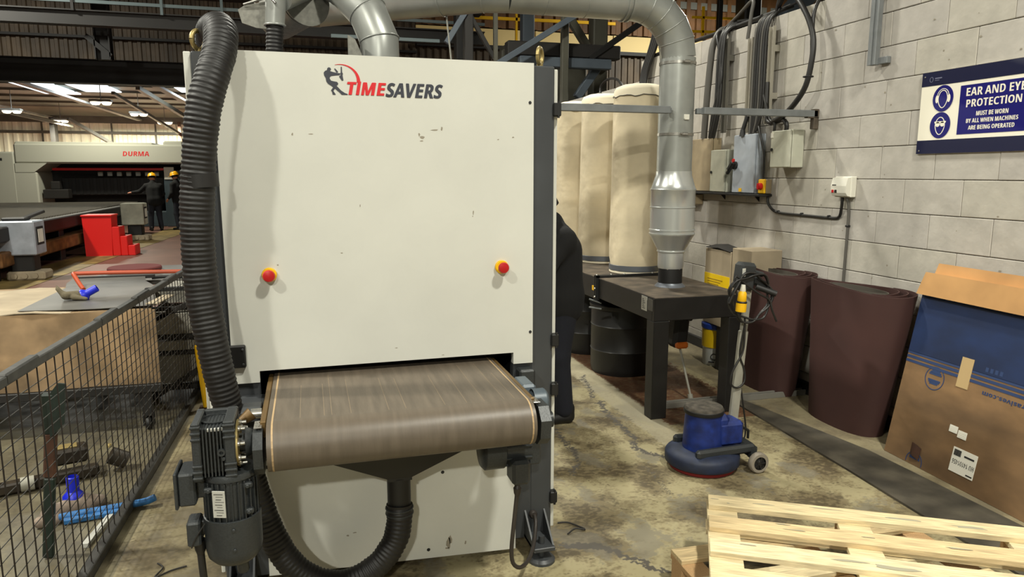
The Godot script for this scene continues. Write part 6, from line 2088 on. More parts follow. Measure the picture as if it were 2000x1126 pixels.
func polisher() -> void:
	var c := Vector3(2.225, 0, -3.61)
	var t := thing("floor_polisher", "blue floor polisher with a red pad and a tilted grey handle with coiled cable", "floor polisher", c)
	var b := nb()
	b.lathe([Vector2(0, 0.004), Vector2(0.195, 0.004), Vector2(0.2, 0.012), Vector2(0.2, 0.03), Vector2(0, 0.03)], 40, Transform3D(Basis(), c))
	part(t, "pad", b, M.pad_red, "dark red pad")
	b = nb()
	b.lathe([Vector2(0.0, 0.03), Vector2(0.212, 0.03), Vector2(0.221, 0.04), Vector2(0.221, 0.085), Vector2(0.212, 0.10), Vector2(0.17, 0.118), Vector2(0.10, 0.125), Vector2(0.0, 0.125)], 44, Transform3D(Basis(), c))
	part(t, "skirt", b, M.polisher_disc)
	b = nb()
	var m := c + Vector3(0.0, 0, 0.0)
	b.lathe([Vector2(0.12, 0.115), Vector2(0.118, 0.15), Vector2(0.108, 0.34), Vector2(0.0, 0.34)], 36, Transform3D(Basis(), m))
	b.box(m + Vector3(0.14, 0.215, 0.02), Vector3(0.17, 0.15, 0.15), 0.02)
	b.box(m + Vector3(0.08, 0.235, 0.01), Vector3(0.12, 0.20, 0.158), 0.03)
	part(t, "motor_housing", b, M.polisher_blue)
	b = nb()
	b.lathe([Vector2(0.104, 0.335), Vector2(0.114, 0.34), Vector2(0.116, 0.365), Vector2(0.108, 0.378), Vector2(0.0, 0.382)], 36, Transform3D(Basis(), m))
	part(t, "motor_cap", b, M.dust_cap, "dusty grey motor cap")
	b = nb()
	b.lathe([Vector2(0.1165, 0.338), Vector2(0.119, 0.345), Vector2(0.119, 0.36), Vector2(0.115, 0.364)], 36, Transform3D(Basis(), m))
	part(t, "cap_rim", b, M.black)
	# yoke and wheels
	b = nb()
	b.box(c + Vector3(0.08, 0.13, 0.125), Vector3(0.40, 0.055, 0.045), 0.014, Basis(Vector3.UP, 0.05))
	b.box(c + Vector3(0.08, 0.13, -0.125), Vector3(0.40, 0.055, 0.045), 0.014, Basis(Vector3.UP, -0.05))
	b.box(c + Vector3(0.25, 0.13, 0.0), Vector3(0.07, 0.05, 0.24), 0.012)
	b.rod(c + Vector3(0.265, 0.075, 0.20), c + Vector3(0.265, 0.075, -0.20), 0.012, 10)
	b.span(c + Vector3(0.245, 0.07, -0.14), c + Vector3(0.285, 0.14, -0.11))
	b.span(c + Vector3(0.245, 0.07, 0.11), c + Vector3(0.285, 0.14, 0.14))
	part(t, "yoke", b, M.casting)
	for s in [0.185, -0.185]:
		b = nb()
		b.lathe([Vector2(0.04, -0.02), Vector2(0.056, -0.02), Vector2(0.0625, -0.012), Vector2(0.0625, 0.012), Vector2(0.056, 0.02), Vector2(0.04, 0.02)], 30, axis_up(c + Vector3(0.265, 0.0625, s), Vector3.BACK))
		var wh := part(t, "wheel", b, M.wheel_grey)
		b = nb()
		b.lathe([Vector2(0, 0.017), Vector2(0.012, 0.017), Vector2(0.016, 0.012), Vector2(0.04, 0.009), Vector2(0.04, -0.012), Vector2(0, -0.012)], 24, axis_up(c + Vector3(0.265, 0.0625, s), Vector3.BACK))
		for k in 5:
			var a := TAU * k / 5.0
			b.bar(c + Vector3(0.265 + cos(a) * 0.012, 0.0625 + sin(a) * 0.012, s + 0.012), c + Vector3(0.265 + cos(a) * 0.04, 0.0625 + sin(a) * 0.04, s + 0.012), 0.008, 0.01, Vector3.BACK)
		part(wh, "hub", b, M.black)
	# handle tube and head
	var h0 := c + Vector3(0.215, 0.14, -0.03)
	var h1 := c + Vector3(0.305, 1.10, -0.06)
	b = nb()
	b.bar(h0, h0.lerp(h1, 0.70), 0.057, 0.036, Vector3.BACK, 0.008)
	b.bar(h0.lerp(h1, 0.68), h1, 0.042, 0.03, Vector3.BACK, 0.006)
	var tube := part(t, "handle_tube", b, M.pole_grey)
	b = nb()
	b.box(h0 + Vector3(0.04, 0.02, 0.02), Vector3(0.03, 0.14, 0.06), 0.006)
	b.rod(h0 + Vector3(0.05, 0.08, 0.03), h0 + Vector3(0.10, 0.05, 0.03), 0.008, 8)
	b.rod(h0 + Vector3(0.10, 0.05, 0.03), h0 + Vector3(0.10, 0.0, 0.03), 0.008, 8)
	part(t, "tilt_lever", b, M.black)
	b = nb()
	b.box(h1 + Vector3(-0.035, 0.04, 0.0), Vector3(0.11, 0.17, 0.09), 0.018, Basis(Vector3.BACK, -0.1))
	b.bar(h1 + Vector3(0.02, 0.02, 0.0), h1 + Vector3(0.125, -0.03, 0.01), 0.045, 0.05, Vector3.UP, 0.012)
	b.bar(h1 + Vector3(0.01, 0.07, 0.0), h1 + Vector3(0.09, 0.045, 0.01), 0.04, 0.03, Vector3.UP, 0.01)
	var head := part(t, "switch_head", b, M.casting)
	b = nb()
	b.box(h1 + Vector3(-0.07, 0.07, 0.047), Vector3(0.022, 0.05, 0.004), 0.001)
	part(head, "sticker", b, M.plate_label)
	b = nb()
	b.rod(h1 + Vector3(0.03, -0.02, 0.03), h1 + Vector3(0.13, -0.06, 0.09), 0.018, 12)
	part(head, "grip", b, M.black)
	# coiled cable and plug hang on the head
	b = nb()
	var rng := RandomNumberGenerator.new()
	rng.seed = 3
	var pts := []
	for i in 46:
		var a := TAU * i / 13.0 + 0.5
		var w := 1.0 + 0.14 * sin(i * 1.7)
		pts.append(h1 + Vector3(-0.02 + cos(a) * 0.135 * w, -0.065 + sin(a) * 0.125 * w - 0.03 * maxf(0.0, -sin(a)), 0.055 + 0.012 * sin(i * 0.9)))
	b.tube(smooth(pts, 0.02), 0.0062, 8)
	b.tube(smooth([h1 + Vector3(-0.12, -0.06, 0.06), h1 + Vector3(-0.13, 0.05, 0.05), h1 + Vector3(-0.06, 0.0, 0.06), h1 + Vector3(0.03, -0.06, 0.07), h1 + Vector3(0.10, -0.10, 0.07), h1 + Vector3(0.115, -0.16, 0.08), h1 + Vector3(0.15, -0.23, 0.08)], 0.02), 0.0062, 8)
	b.tube(smooth([h1 + Vector3(-0.05, -0.20, 0.05), h1 + Vector3(-0.045, -0.32, 0.05), h1 + Vector3(-0.055, -0.42, 0.05), h1 + Vector3(-0.11, -0.52, 0.05), h1 + Vector3(-0.125, -0.60, 0.05), h1 + Vector3(-0.08, -0.635, 0.05), h1 + Vector3(-0.03, -0.60, 0.05), h1 + Vector3(-0.03, -0.52, 0.04), h1 + Vector3(-0.06, -0.43, 0.035), h1 + Vector3(-0.04, -0.25, 0.04)], 0.02), 0.0062, 8)
	b.tube(smooth([h1 + Vector3(0.0, -0.62, -0.04), h1 + Vector3(0.02, -0.78, -0.02), h1 + Vector3(0.045, -0.92, -0.02), h1 + Vector3(0.02, -1.0, 0.0), h1 + Vector3(-0.06, -1.06, 0.01), h1 + Vector3(-0.09, -1.08, 0.02)], 0.02), 0.0055, 8)
	var cord := part(t, "power_cord", b, M.cable, "black power cord coiled over the handle head")
	var q := h1 + Vector3(-0.105, -0.155, 0.085)
	b = nb()
	b.lathe([Vector2(0, 0), Vector2(0.03, 0), Vector2(0.031, 0.005), Vector2(0.031, 0.05), Vector2(0.024, 0.055), Vector2(0.024, 0.062), Vector2(0.027, 0.066), Vector2(0.024, 0.11), Vector2(0.014, 0.125), Vector2(0, 0.125)], 24, Transform3D(Basis(Vector3.BACK, -0.06), q))
	part(cord, "plug_body", b, M.yellow, "bright yellow industrial plug")
	b = nb()
	b.lathe([Vector2(0.016, 0.12), Vector2(0.018, 0.125), Vector2(0.012, 0.16), Vector2(0, 0.16)], 16, Transform3D(Basis(Vector3.BACK, -0.06), q))
	part(cord, "cord_grip", b, M.white_plastic)
	b = nb()
	b.lathe([Vector2(0.0315, 0.052), Vector2(0.0325, 0.056), Vector2(0.028, 0.062)], 24, Transform3D(Basis(Vector3.BACK, -0.06), q))
	part(cord, "seal_ring", b, M.black)

func pallets() -> void:
	# slatted pallet: u runs along the deck boards (away to the side), w across them towards the camera
	var ang := -deg_to_rad(30.0)
	var o := Vector3(1.697, 0, -2.697)
	var t := thing("pallet", "bright new pine pallet with spaced deck boards, topmost in front of the floor polisher", "pallet", o, "", "", ang)
	here = Transform3D()
	var rng := RandomNumberGenerator.new()
	rng.seed = 9
	var top := 0.30
	var u := 1.31
	# local axes of the turned thing: x along the boards, z across towards the camera
	for k in 6:
		var z := 0.002 + 0.202 * k
		var b := nb()
		b.span(Vector3(rng.randf_range(0.0, 0.006), top - 0.024, z), Vector3(u + rng.randf_range(-0.01, 0.01), top + rng.randf_range(-0.001, 0.001), z + 0.104), 0.0015)
		part(t, "deck_board", b, M["pine_%d" % (k % 3)])
	for x in [0.0, 0.538, 1.18]:
		var b := nb()
		b.span(Vector3(x, top - 0.046, 0.0), Vector3(x + 0.128, top - 0.024, 1.12), 0.0015)
		part(t, "stringer_board", b, M["pine_%d" % (int(x * 7.0) % 3)])
		for z in [0.0, 0.50, 1.02]:
			b = nb()
			b.span(Vector3(x + 0.01, top - 0.122, z + 0.004), Vector3(x + 0.118, top - 0.046, z + 0.1), 0.002)
			part(t, "block", b, M.end_grain)
	for z in [0.0, 0.50, 1.02]:
		var b := nb()
		b.span(Vector3(0.0, top - 0.144, z), Vector3(u, top - 0.122, z + 0.104), 0.0015)
		part(t, "bottom_board", b, M["pine_%d" % (int(z * 5.0) % 3)])
	# blue-stained and dirty patches on the boards
	var b2 := nb()
	for s in [[0.66, 0.475, 0.10, 0.016], [0.52, 0.46, 0.07, 0.010], [0.09, 0.075, 0.008, 0.006], [0.03, 0.045, 0.02, 0.004], [0.8, 0.05, 0.09, 0.008], [1.05, 0.06, 0.08, 0.012], [0.95, 0.26, 0.05, 0.005], [0.3, 0.22, 0.03, 0.004], [0.25, 0.05, 0.06, 0.004], [0.5, 0.03, 0.07, 0.004], [0.62, 0.25, 0.03, 0.003], [0.15, 0.43, 0.04, 0.005], [0.9, 0.49, 0.09, 0.012], [0.35, 0.26, 0.05, 0.003], [0.75, 0.67, 0.06, 0.01], [0.45, 0.65, 0.08, 0.006], [1.1, 0.45, 0.07, 0.008]]:
		b2.prism(blob(rng, Vector2(s[0], -s[1]), s[2], s[3]), 0.0006, Transform3D(Basis(Vector3.RIGHT, -PI / 2), Vector3(0, top + 0.0012, 0)))
	part(t, "blue_stain", b2, mat("blue_stain", Color(0.60, 0.58, 0.50), 0.85), "", "stuff")
	# the pallet beneath, turned differently
	var o2 := Vector3(1.437, 0, -2.543)
	t = thing("pallet", "used pine pallet sticking out from under the bright pallet", "pallet", o2, "", "", -deg_to_rad(2.0))
	here = Transform3D()
	for k in 5:
		var z := 0.0 + 0.225 * k
		b2 = nb()
		b2.span(Vector3(0, 0.132, z), Vector3(1.2, 0.152, z + 0.1), 0.0015)
		part(t, "deck_board", b2, M["pine_%d" % ((k + 1) % 3)])
	for x in [0.0, 0.55, 1.1]:
		b2 = nb()
		b2.span(Vector3(x, 0.11, 0.0), Vector3(x + 0.1, 0.132, 1.0), 0.0015)
		part(t, "stringer_board", b2, M.end_grain)
		for z in [0.0, 0.45, 0.9]:
			b2 = nb()
			b2.span(Vector3(x + 0.004, 0.022, z + 0.003), Vector3(x + 0.096, 0.11, z + 0.097), 0.002)
			part(t, "block", b2, M.end_grain)
		b2 = nb()
		b2.span(Vector3(x, 0.0, 0.0), Vector3(x + 0.1, 0.022, 1.0), 0.0015)
		part(t, "bottom_board", b2, M["pine_%d" % (int(x * 3.0) % 3)])

func left_side_things() -> void:
	fence()
	var b: B
	# work trolley with a big carton, steel sheet and odds and ends on it
	var t := thing("trolley", "dark steel trolley on castors under the big brown carton behind the mesh fence", "trolley", Vector3(-1.7, 0, -5.8))
	b = nb()
	b.span(Vector3(-2.75, 0.27, -5.24), Vector3(-1.03, 0.325, -5.18), 0.004)
	b.span(Vector3(-2.75, 0.27, -6.55), Vector3(-1.40, 0.325, -6.50), 0.004)
	b.bar(Vector3(-1.42, 0.297, -6.5), Vector3(-1.07, 0.297, -5.2), 0.05, 0.055)
	b.span(Vector3(-2.75, 0.27, -6.55), Vector3(-2.70, 0.325, -5.18), 0.004)
	b.span(Vector3(-2.75, 0.30, -6.55), Vector3(-1.42, 0.32, -5.18))
	part(t, "frame", b, M.steel_black)
	for p in [Vector3(-1.13, 0, -5.22), Vector3(-2.68, 0, -5.22), Vector3(-1.43, 0, -6.5), Vector3(-2.68, 0, -6.5)]:
		b = nb()
		b.span(p + Vector3(-0.03, 0.1, -0.03), p + Vector3(0.03, 0.29, 0.03), 0.003)
		b.span(p + Vector3(-0.035, 0.03, -0.025), p + Vector3(-0.025, 0.12, 0.025))
		b.span(p + Vector3(0.025, 0.03, -0.025), p + Vector3(0.035, 0.12, 0.025))
		var lg := part(t, "leg", b, M.steel_black)
		b = nb()
		b.lathe([Vector2(0, -0.018), Vector2(0.04, -0.018), Vector2(0.046, -0.01), Vector2(0.046, 0.01), Vector2(0.04, 0.018), Vector2(0, 0.018)], 20, axis_up(p + Vector3(0, 0.046, 0), Vector3.RIGHT))
		part(lg, "castor", b, M.black)
	t = thing("carton", "big brown cardboard carton with a crumpled front on the dark trolley", "box", Vector3(-1.8, 0.326, -5.8))
	var rng := RandomNumberGenerator.new()
	rng.seed = 21
	var rows := []
	for j in 9:
		var row := []
		for i in 17:
			var x := lerpf(-2.72, -1.035, i / 16.0)
			var y := lerpf(0.328, 0.842, j / 8.0)
			var w := 0.012 * sin(i * 0.9 + j * 0.35) + rng.randf_range(-0.004, 0.004)
			if i > 14: w += 0.02 * (i - 14) * (j / 8.0 - 0.3)
			row.append(Vector3(x, y, -5.215 + w))
		rows.append(row)
	b = nb()
	b.sheet(rows, 0.008)
	part(t, "front", b, M.card_pale)
	b = nb()
	b.prism(PackedVector2Array([Vector2(-2.72, -5.24), Vector2(-1.06, -5.24), Vector2(-1.42, -6.45), Vector2(-2.72, -6.45)]), 0.51, Transform3D(Basis(Vector3.RIGHT, PI / 2), Vector3(0, 0.84, 0)))
	part(t, "body", b, M.card_pale)
	b = nb()
	rows = []
	for j in 4:
		var row := []
		for i in 12:
			row.append(Vector3(lerpf(-2.7, -1.55, i / 11.0), 0.846 + 0.008 * sin(i * 1.3 + j), lerpf(-6.35, -5.21, j / 3.0)))
		rows.append(row)
	b.sheet(rows, 0.006)
	part(t, "top_flap", b, M.card_light, "pale torn top")
	b = nb()
	b.prism(PackedVector2Array([Vector2(-1.10, -5.25), Vector2(-1.02, -5.24), Vector2(-0.975, -5.60), Vector2(-1.05, -5.62)]), 0.006, Transform3D(Basis(Vector3.RIGHT, PI / 2), Vector3(0, 0.875, 0)))
	part(t, "torn_flap", b, M.card_light)
	t = thing("steel_sheet", "dark grey steel sheet with curled edges lying on the carton", "sheet", Vector3(-1.5, 0.86, -5.8))
	b = nb()
	rows = []
	for j in 8:
		var row := []
		for i in 8:
			var x := lerpf(-1.86, lerpf(-1.32, -1.03, j / 7.0), i / 7.0) - (0.05 if j < 2 else 0.0)
			var z := lerpf(-6.62, -5.26, j / 7.0)
			row.append(Vector3(x, 0.862 + (0.02 * maxf(0.0, (1.0 - j * 0.6))) - 0.01 * maxf(0.0, j - 6.0) * (1.0 - absf(i - 3.5) / 4.0), z))
		rows.append(row)
	b.sheet(rows, 0.004)
	part(t, "plate", b, M.sheet_steel)
	b = nb()
	b.span(Vector3(-1.90, 0.866, -6.66), Vector3(-1.30, 0.895, -6.62), 0.002)
	part(t, "lip", b, M.steel_black, "black upturned lip")
	# dirty rag with a blue nozzle
	here = Transform3D(Basis(), Vector3(-1.62, 0.866, -5.62)).affine_inverse()
	var rg := body([[Vector3(-1.68, 0.895, -5.62), Vector3(-1.56, 0.89, -5.62), 0.028, 0.026], [Vector3(-1.66, 0.905, -5.58), Vector3(-1.58, 0.905, -5.66), 0.026, 0.022], [Vector3(-1.69, 0.90, -5.62), Vector3(-1.73, 0.945, -5.62), 0.024, 0.012], [Vector3(-1.72, 0.94, -5.62), Vector3(-1.735, 0.965, -5.63), 0.012, 0.006], [Vector3(-1.62, 0.89, -5.58), Vector3(-1.54, 0.878, -5.56), 0.022, 0.012]], 0.007, 0.012)
	single("rag", "dirty grey crumpled rag lying on the steel sheet", "rag", rg, M.rag)
	t = thing("nozzle", "blue plastic nozzle sticking out of the crumpled rag on the steel sheet", "nozzle", Vector3(-1.53, 0.866, -5.62))
	nozzle(t, Vector3(-1.57, 0.893, -5.61), Vector3(0.8, 0.45, -0.1), 1.0)
	# orange handle bar, red pad and more things beyond
	b = start(Vector3(-1.55, 0.86, -6.5))
	b.tube(smooth([Vector3(-1.70, 0.866, -6.10), Vector3(-1.74, 0.90, -6.16), Vector3(-1.80, 0.955, -6.26), Vector3(-1.815, 0.965, -6.30), Vector3(-1.79, 0.965, -6.31), Vector3(-1.55, 0.962, -6.32), Vector3(-0.95, 0.95, -6.33)], 0.02), 0.016, 12)
	b.tube(PackedVector3Array([Vector3(-0.95, 0.95, -6.33), Vector3(-0.93, 0.62, -6.40)]), 0.016, 12)
	single("handle_bar", "orange steel handle bar bent down at one end, above the steel sheet", "handle", b, M.orange_steel)
	b = start(Vector3(-1.60, 0.84, -7.4))
	b.lathe([Vector2(0, 0.842), Vector2(0.22, 0.842), Vector2(0.232, 0.850), Vector2(0.232, 0.872), Vector2(0.222, 0.882), Vector2(0.1, 0.884), Vector2(0, 0.884)], 40, Transform3D(Basis(), Vector3(-1.61, 0, -7.38)))
	single("pad_disc", "round dark red polishing pad lying beyond the orange bar", "pad", b, mat("pad_dark", Color(0.33, 0.09, 0.08), 0.85))
	t = thing("bench", "grey topped bench carrying the red pad behind the orange bar", "bench", Vector3(-1.4, 0, -7.3))
	b = nb()
	b.span(Vector3(-1.86, 0.80, -7.75), Vector3(-0.62, 0.84, -6.68), 0.004)
	part(t, "top", b, M.sheet_steel)
	for p in [Vector3(-1.80, 0, -6.75), Vector3(-0.68, 0, -6.75), Vector3(-1.80, 0, -7.68), Vector3(-0.68, 0, -7.68)]:
		b = nb()
		b.span(p + Vector3(-0.03, 0, -0.03), p + Vector3(0.03, 0.80, 0.03), 0.003)
		part(t, "leg", b, M.steel_black)
	b = start(Vector3(-1.2, 0.84, -6.8))
	b.tube(smooth([Vector3(-1.34, 0.856, -6.72), Vector3(-1.26, 0.858, -6.74), Vector3(-1.18, 0.856, -6.74), Vector3(-1.10, 0.853, -6.72)], 0.01), 0.014, 10)
	single("hand_tool", "small dark hand tool lying on the grey bench near the orange bar", "tool", b, M.black)
	b = start(Vector3(-0.98, 0.84, -6.9))
	b.lathe([Vector2(0, 0), Vector2(0.03, 0), Vector2(0.03, 0.08), Vector2(0.012, 0.09), Vector2(0.012, 0.11), Vector2(0, 0.11)], 16, Transform3D(Basis(), Vector3(-0.98, 0.841, -6.85)))
	single("bottle", "small pale blue bottle at the bench's end by the hose", "bottle", b, mat("bottle_blue", Color(0.25, 0.60, 0.72), 0.3))
	# roller rack behind the fence
	t = thing("machine_rack", "dark steel rack with grey panels and slanting braces between carton and hose", "rack", Vector3(-0.9, 0, -6.3))
	for s in [[0.47, 0.51], [0.345, 0.375], [0.70, 0.725], [0.85, 0.88], [0.06, 0.10]]:
		b = nb()
		b.span(Vector3(-1.24, s[0], -5.98), Vector3(-0.66, s[1], -5.93), 0.003)
		part(t, "cross_rail", b, M.steel_black)
	for x in [-1.25, -0.69]:
		for z in [-5.95, -6.6]:
			b = nb()
			b.span(Vector3(x, 0, z - 0.025), Vector3(x + 0.05, 0.84, z + 0.025), 0.003)
			part(t, "upright", b, M.steel_black)
	for s in [[0.515, 0.68, -5.99], [0.385, 0.46, -5.99], [0.11, 0.335, -6.05], [0.735, 0.845, -6.15]]:
		b = nb()
		b.span(Vector3(-1.23, s[0], s[2] - 0.4), Vector3(-0.67, s[1], s[2] + 0.085), 0.004)
		part(t, "panel", b, mat("rack_grey", Color(0.60, 0.585, 0.54), 0.6, 0.0, noises["soft"]))
	for s in [[Vector3(-1.22, 0.62, -5.92), Vector3(-0.70, 0.86, -5.92)], [Vector3(-1.22, 0.02, -5.92), Vector3(-0.70, 0.34, -5.92)]]:
		b = nb()
		b.bar(s[0], s[1], 0.03, 0.035)
		part(t, "brace", b, M.steel_dark)
	t = thing("guard_post", "narrow yellow guard post on the floor beside the hose", "post", Vector3(-0.79, 0, -5.57))
	b = nb()
	b.bar(Vector3(-0.79, 0.01, -5.57), Vector3(-0.825, 0.50, -5.57), 0.075, 0.05, Vector3.BACK, 0.01)
	part(t, "post", b, M.yellow)
	b = nb()
	b.span(Vector3(-0.86, 0.0, -5.63), Vector3(-0.73, 0.012, -5.50), 0.003)
	part(t, "foot_plate", b, M.rust)
	b = start(Vector3(-0.74, 0, -5.0))
	b.span(Vector3(-0.745, 0.0, -5.3), Vector3(-0.725, 0.40, -5.15), 0.003)
	single("board", "narrow cream board standing between the yellow post and the machine", "board", b, M.cream)
	# things on the floor behind the fence
	t = thing("steel_bar", "dark green steel bar with a rusty middle leaning on the mesh fence", "bar", Vector3(-1.22, 0, -3.5))
	b = nb()
	b.bar(Vector3(-1.225, 0.005, -3.50), Vector3(-1.175, 0.40, -3.47), 0.045, 0.03, Vector3.BACK, 0.006)
	part(t, "lower_bar", b, M.green_steel)
	b = nb()
	b.bar(Vector3(-1.175, 0.40, -3.47), Vector3(-1.145, 0.615, -3.45), 0.05, 0.03, Vector3.BACK, 0.008)
	part(t, "rusty_middle", b, M.rust)
	b = nb()
	b.bar(Vector3(-1.145, 0.61, -3.45), Vector3(-1.135, 0.80, -3.43), 0.05, 0.03, Vector3.BACK, 0.006)
	b.prism(PackedVector2Array([Vector2(-1.14, 0.60), Vector2(-1.08, 0.66), Vector2(-1.06, 0.84), Vector2(-1.09, 0.845), Vector2(-1.14, 0.78)]), 0.012, Transform3D(Basis(), Vector3(0, 0, -3.43)))
	part(t, "forked_top", b, M.green_steel)
	# crumpled cloth, second nozzle, blue bar
	here = Transform3D(Basis(), Vector3(-1.27, 0, -3.98)).affine_inverse()
	rg = body([[Vector3(-1.34, 0.03, -3.90), Vector3(-1.22, 0.035, -4.0), 0.045, 0.05], [Vector3(-1.22, 0.03, -4.0), Vector3(-1.14, 0.025, -4.02), 0.05, 0.035], [Vector3(-1.36, 0.03, -3.83), Vector3(-1.30, 0.02, -3.86), 0.03, 0.03]], 0.009, 0.02)
	single("cloth", "crumpled pinkish cloth on the floor behind the mesh", "cloth", rg, M.rag_pink)
	t = thing("nozzle", "blue plastic nozzle standing on the crumpled cloth behind the mesh", "nozzle", Vector3(-1.255, 0.08, -4.0))
	nozzle(t, Vector3(-1.255, 0.068, -4.0), Vector3(0.02, 1, 0), 1.15)
	b = start(Vector3(-1.08, 0, -3.92))
	b.tube(smooth([Vector3(-1.30, 0.028, -3.86), Vector3(-1.2, 0.03, -3.88), Vector3(-1.0, 0.032, -3.91), Vector3(-0.9, 0.036, -3.925), Vector3(-0.855, 0.05, -3.93)], 0.02), 0.024, 10, true, 0.75)
	b.bar(Vector3(-1.26, 0.018, -3.83), Vector3(-0.96, 0.02, -3.88), 0.03, 0.03, Vector3.UP, 0.006)
	single("blue_bar", "worn light blue plastic bar poking under the fence's bottom rail", "bar", b, M.sky_blue)
	b = start(Vector3(-1.05, 0, -3.7))
	b.bar(Vector3(-1.05, 0.012, -3.86), Vector3(-1.09, 0.012, -3.55), 0.03, 0.02)
	single("strip", "short whitish strip lying beside the light blue bar", "strip", b, M.plate_label)
	# tangled scrap parts by the fence's near end
	t = thing("scrap_assembly", "greasy dark machine part with a wheel lying on the floor behind the mesh", "machine part", Vector3(-1.6, 0, -4.35))
	b = nb()
	b.bar(Vector3(-1.72, 0.04, -4.28), Vector3(-1.25, 0.045, -4.45), 0.07, 0.06, Vector3.UP, 0.01)
	b.box(Vector3(-1.42, 0.13, -4.5), Vector3(0.2, 0.09, 0.13), 0.015, Basis(Vector3.UP, 0.3))
	b.rod(Vector3(-1.2, 0.10, -4.5), Vector3(-1.12, 0.05, -4.52), 0.05, 14)
	part(t, "body", b, mat("grease", Color(0.20, 0.165, 0.12), 0.5, 0.2, noises["blot"], Vector3.ONE * 3.0))
	b = nb()
	b.lathe([Vector2(0, -0.02), Vector2(0.065, -0.02), Vector2(0.075, 0.0), Vector2(0.065, 0.02), Vector2(0, 0.02)], 24, axis_up(Vector3(-1.74, 0.076, -4.24), Vector3(0.9, 0.1, 0.4)))
	part(t, "wheel", b, M.steel_black)
	b = nb()
	b.rod(Vector3(-1.60, 0.05, -4.30), Vector3(-1.54, 0.05, -4.32), 0.04, 14)
	part(t, "collar", b, M.pole_grey)
	b = nb()
	b.box(Vector3(-1.43, 0.178, -4.5), Vector3(0.12, 0.01, 0.07), 0.003, Basis(Vector3.UP, 0.3))
	bolt(b, Vector3(-1.2, 0.15, -4.5), Vector3.UP, 0.015, 0.02)
	part(t, "fitting", b, M.brass)
	b = start(Vector3(-0.75, 0, -3.0))
	b.tube(smooth([Vector3(-0.73, 0.006, -3.3), Vector3(-0.70, 0.008, -3.25), Vector3(-0.72, 0.006, -3.18), Vector3(-0.66, 0.006, -3.22), Vector3(-0.60, 0.006, -3.24)], 0.01), 0.004, 6)
	single("wire_scrap", "bent scrap of wire on the floor in front of the fence's bottom rail", "wire", b, M.steel_dark)

func nozzle(t: Node3D, p: Vector3, d: Vector3, k: float) -> void:
	var b := nb()
	b.lathe([Vector2(0, 0), Vector2(0.045 * k, 0), Vector2(0.045 * k, 0.012 * k), Vector2(0.03 * k, 0.03 * k), Vector2(0.026 * k, 0.034 * k)], 20, axis_up(p, d))
	part(t, "flange", b, M.blue_plastic)
	b = nb()
	b.lathe([Vector2(0.026 * k, 0.03 * k), Vector2(0.026 * k, 0.10 * k), Vector2(0.022 * k, 0.104 * k), Vector2(0.022 * k, 0.05 * k), Vector2(0, 0.05 * k)], 20, axis_up(p, d))
	part(t, "spout", b, M.blue_plastic)

func fence() -> void:
	# welded mesh panel in an angle frame, running away along the machine
	var p0 := Vector3(-1.035, 0, -1.9)
	var p1 := Vector3(-0.915, 0, -6.0)
	var t := thing("mesh_fence", "waist-high welded wire mesh fence panel in a grey angle frame beside the machine", "fence", (p0 + p1) * 0.5)
	var d := (p1 - p0).normalized()
	var top := func(f: float) -> float: return lerpf(1.075, 1.02, f)
	var b := nb()
	b.bar(p0 + Vector3(0, top.call(0.0), 0), p1 + Vector3(0, top.call(1.0), 0), 0.035, 0.035, Vector3.UP, 0.004)
	part(t, "top_rail", b, M.fence)
	b = nb()
	b.bar(p0 + Vector3(0, 0.035, 0), p1 + Vector3(0, 0.035, 0), 0.045, 0.05, Vector3.UP, 0.004)
	part(t, "bottom_rail", b, M.fence)
	for f in [0.0, 1.0]:
		b = nb()
		var q := p0.lerp(p1, f)
		b.bar(q, q + Vector3(0, top.call(f), 0), 0.035, 0.035, d, 0.003)
		part(t, "post", b, M.fence)
	for f in [0.22, 0.47, 0.63, 0.82]:
		b = nb()
		var q := p0.lerp(p1, f)
		b.bar(q + Vector3(0, top.call(f) + 0.006, 0) - d * 0.14, q + Vector3(0, top.call(f) + 0.006, 0) + d * 0.14, 0.038, 0.04, Vector3.UP, 0.006)
		part(t, "rail_sleeve", b, M.fence)
	var m := 47
	for i in range(1, m):
		var f := float(i) / m
		b = nb()
		var q := p0.lerp(p1, f) + Vector3(0.003, 0, 0)
		b.rod(q + Vector3(0, 0.04, 0), q + Vector3(0, top.call(f), 0), 0.0026, 6)
		part(t, "wire", b, M.wire)
	for k in 19:
		b = nb()
		var y := 0.09 + 0.05 * k
		b.rod(p0 + Vector3(-0.003, y, 0), p1 + Vector3(-0.003, y * (1.02 / 1.075), 0), 0.0018, 6)
		part(t, "wire", b, M.fence)

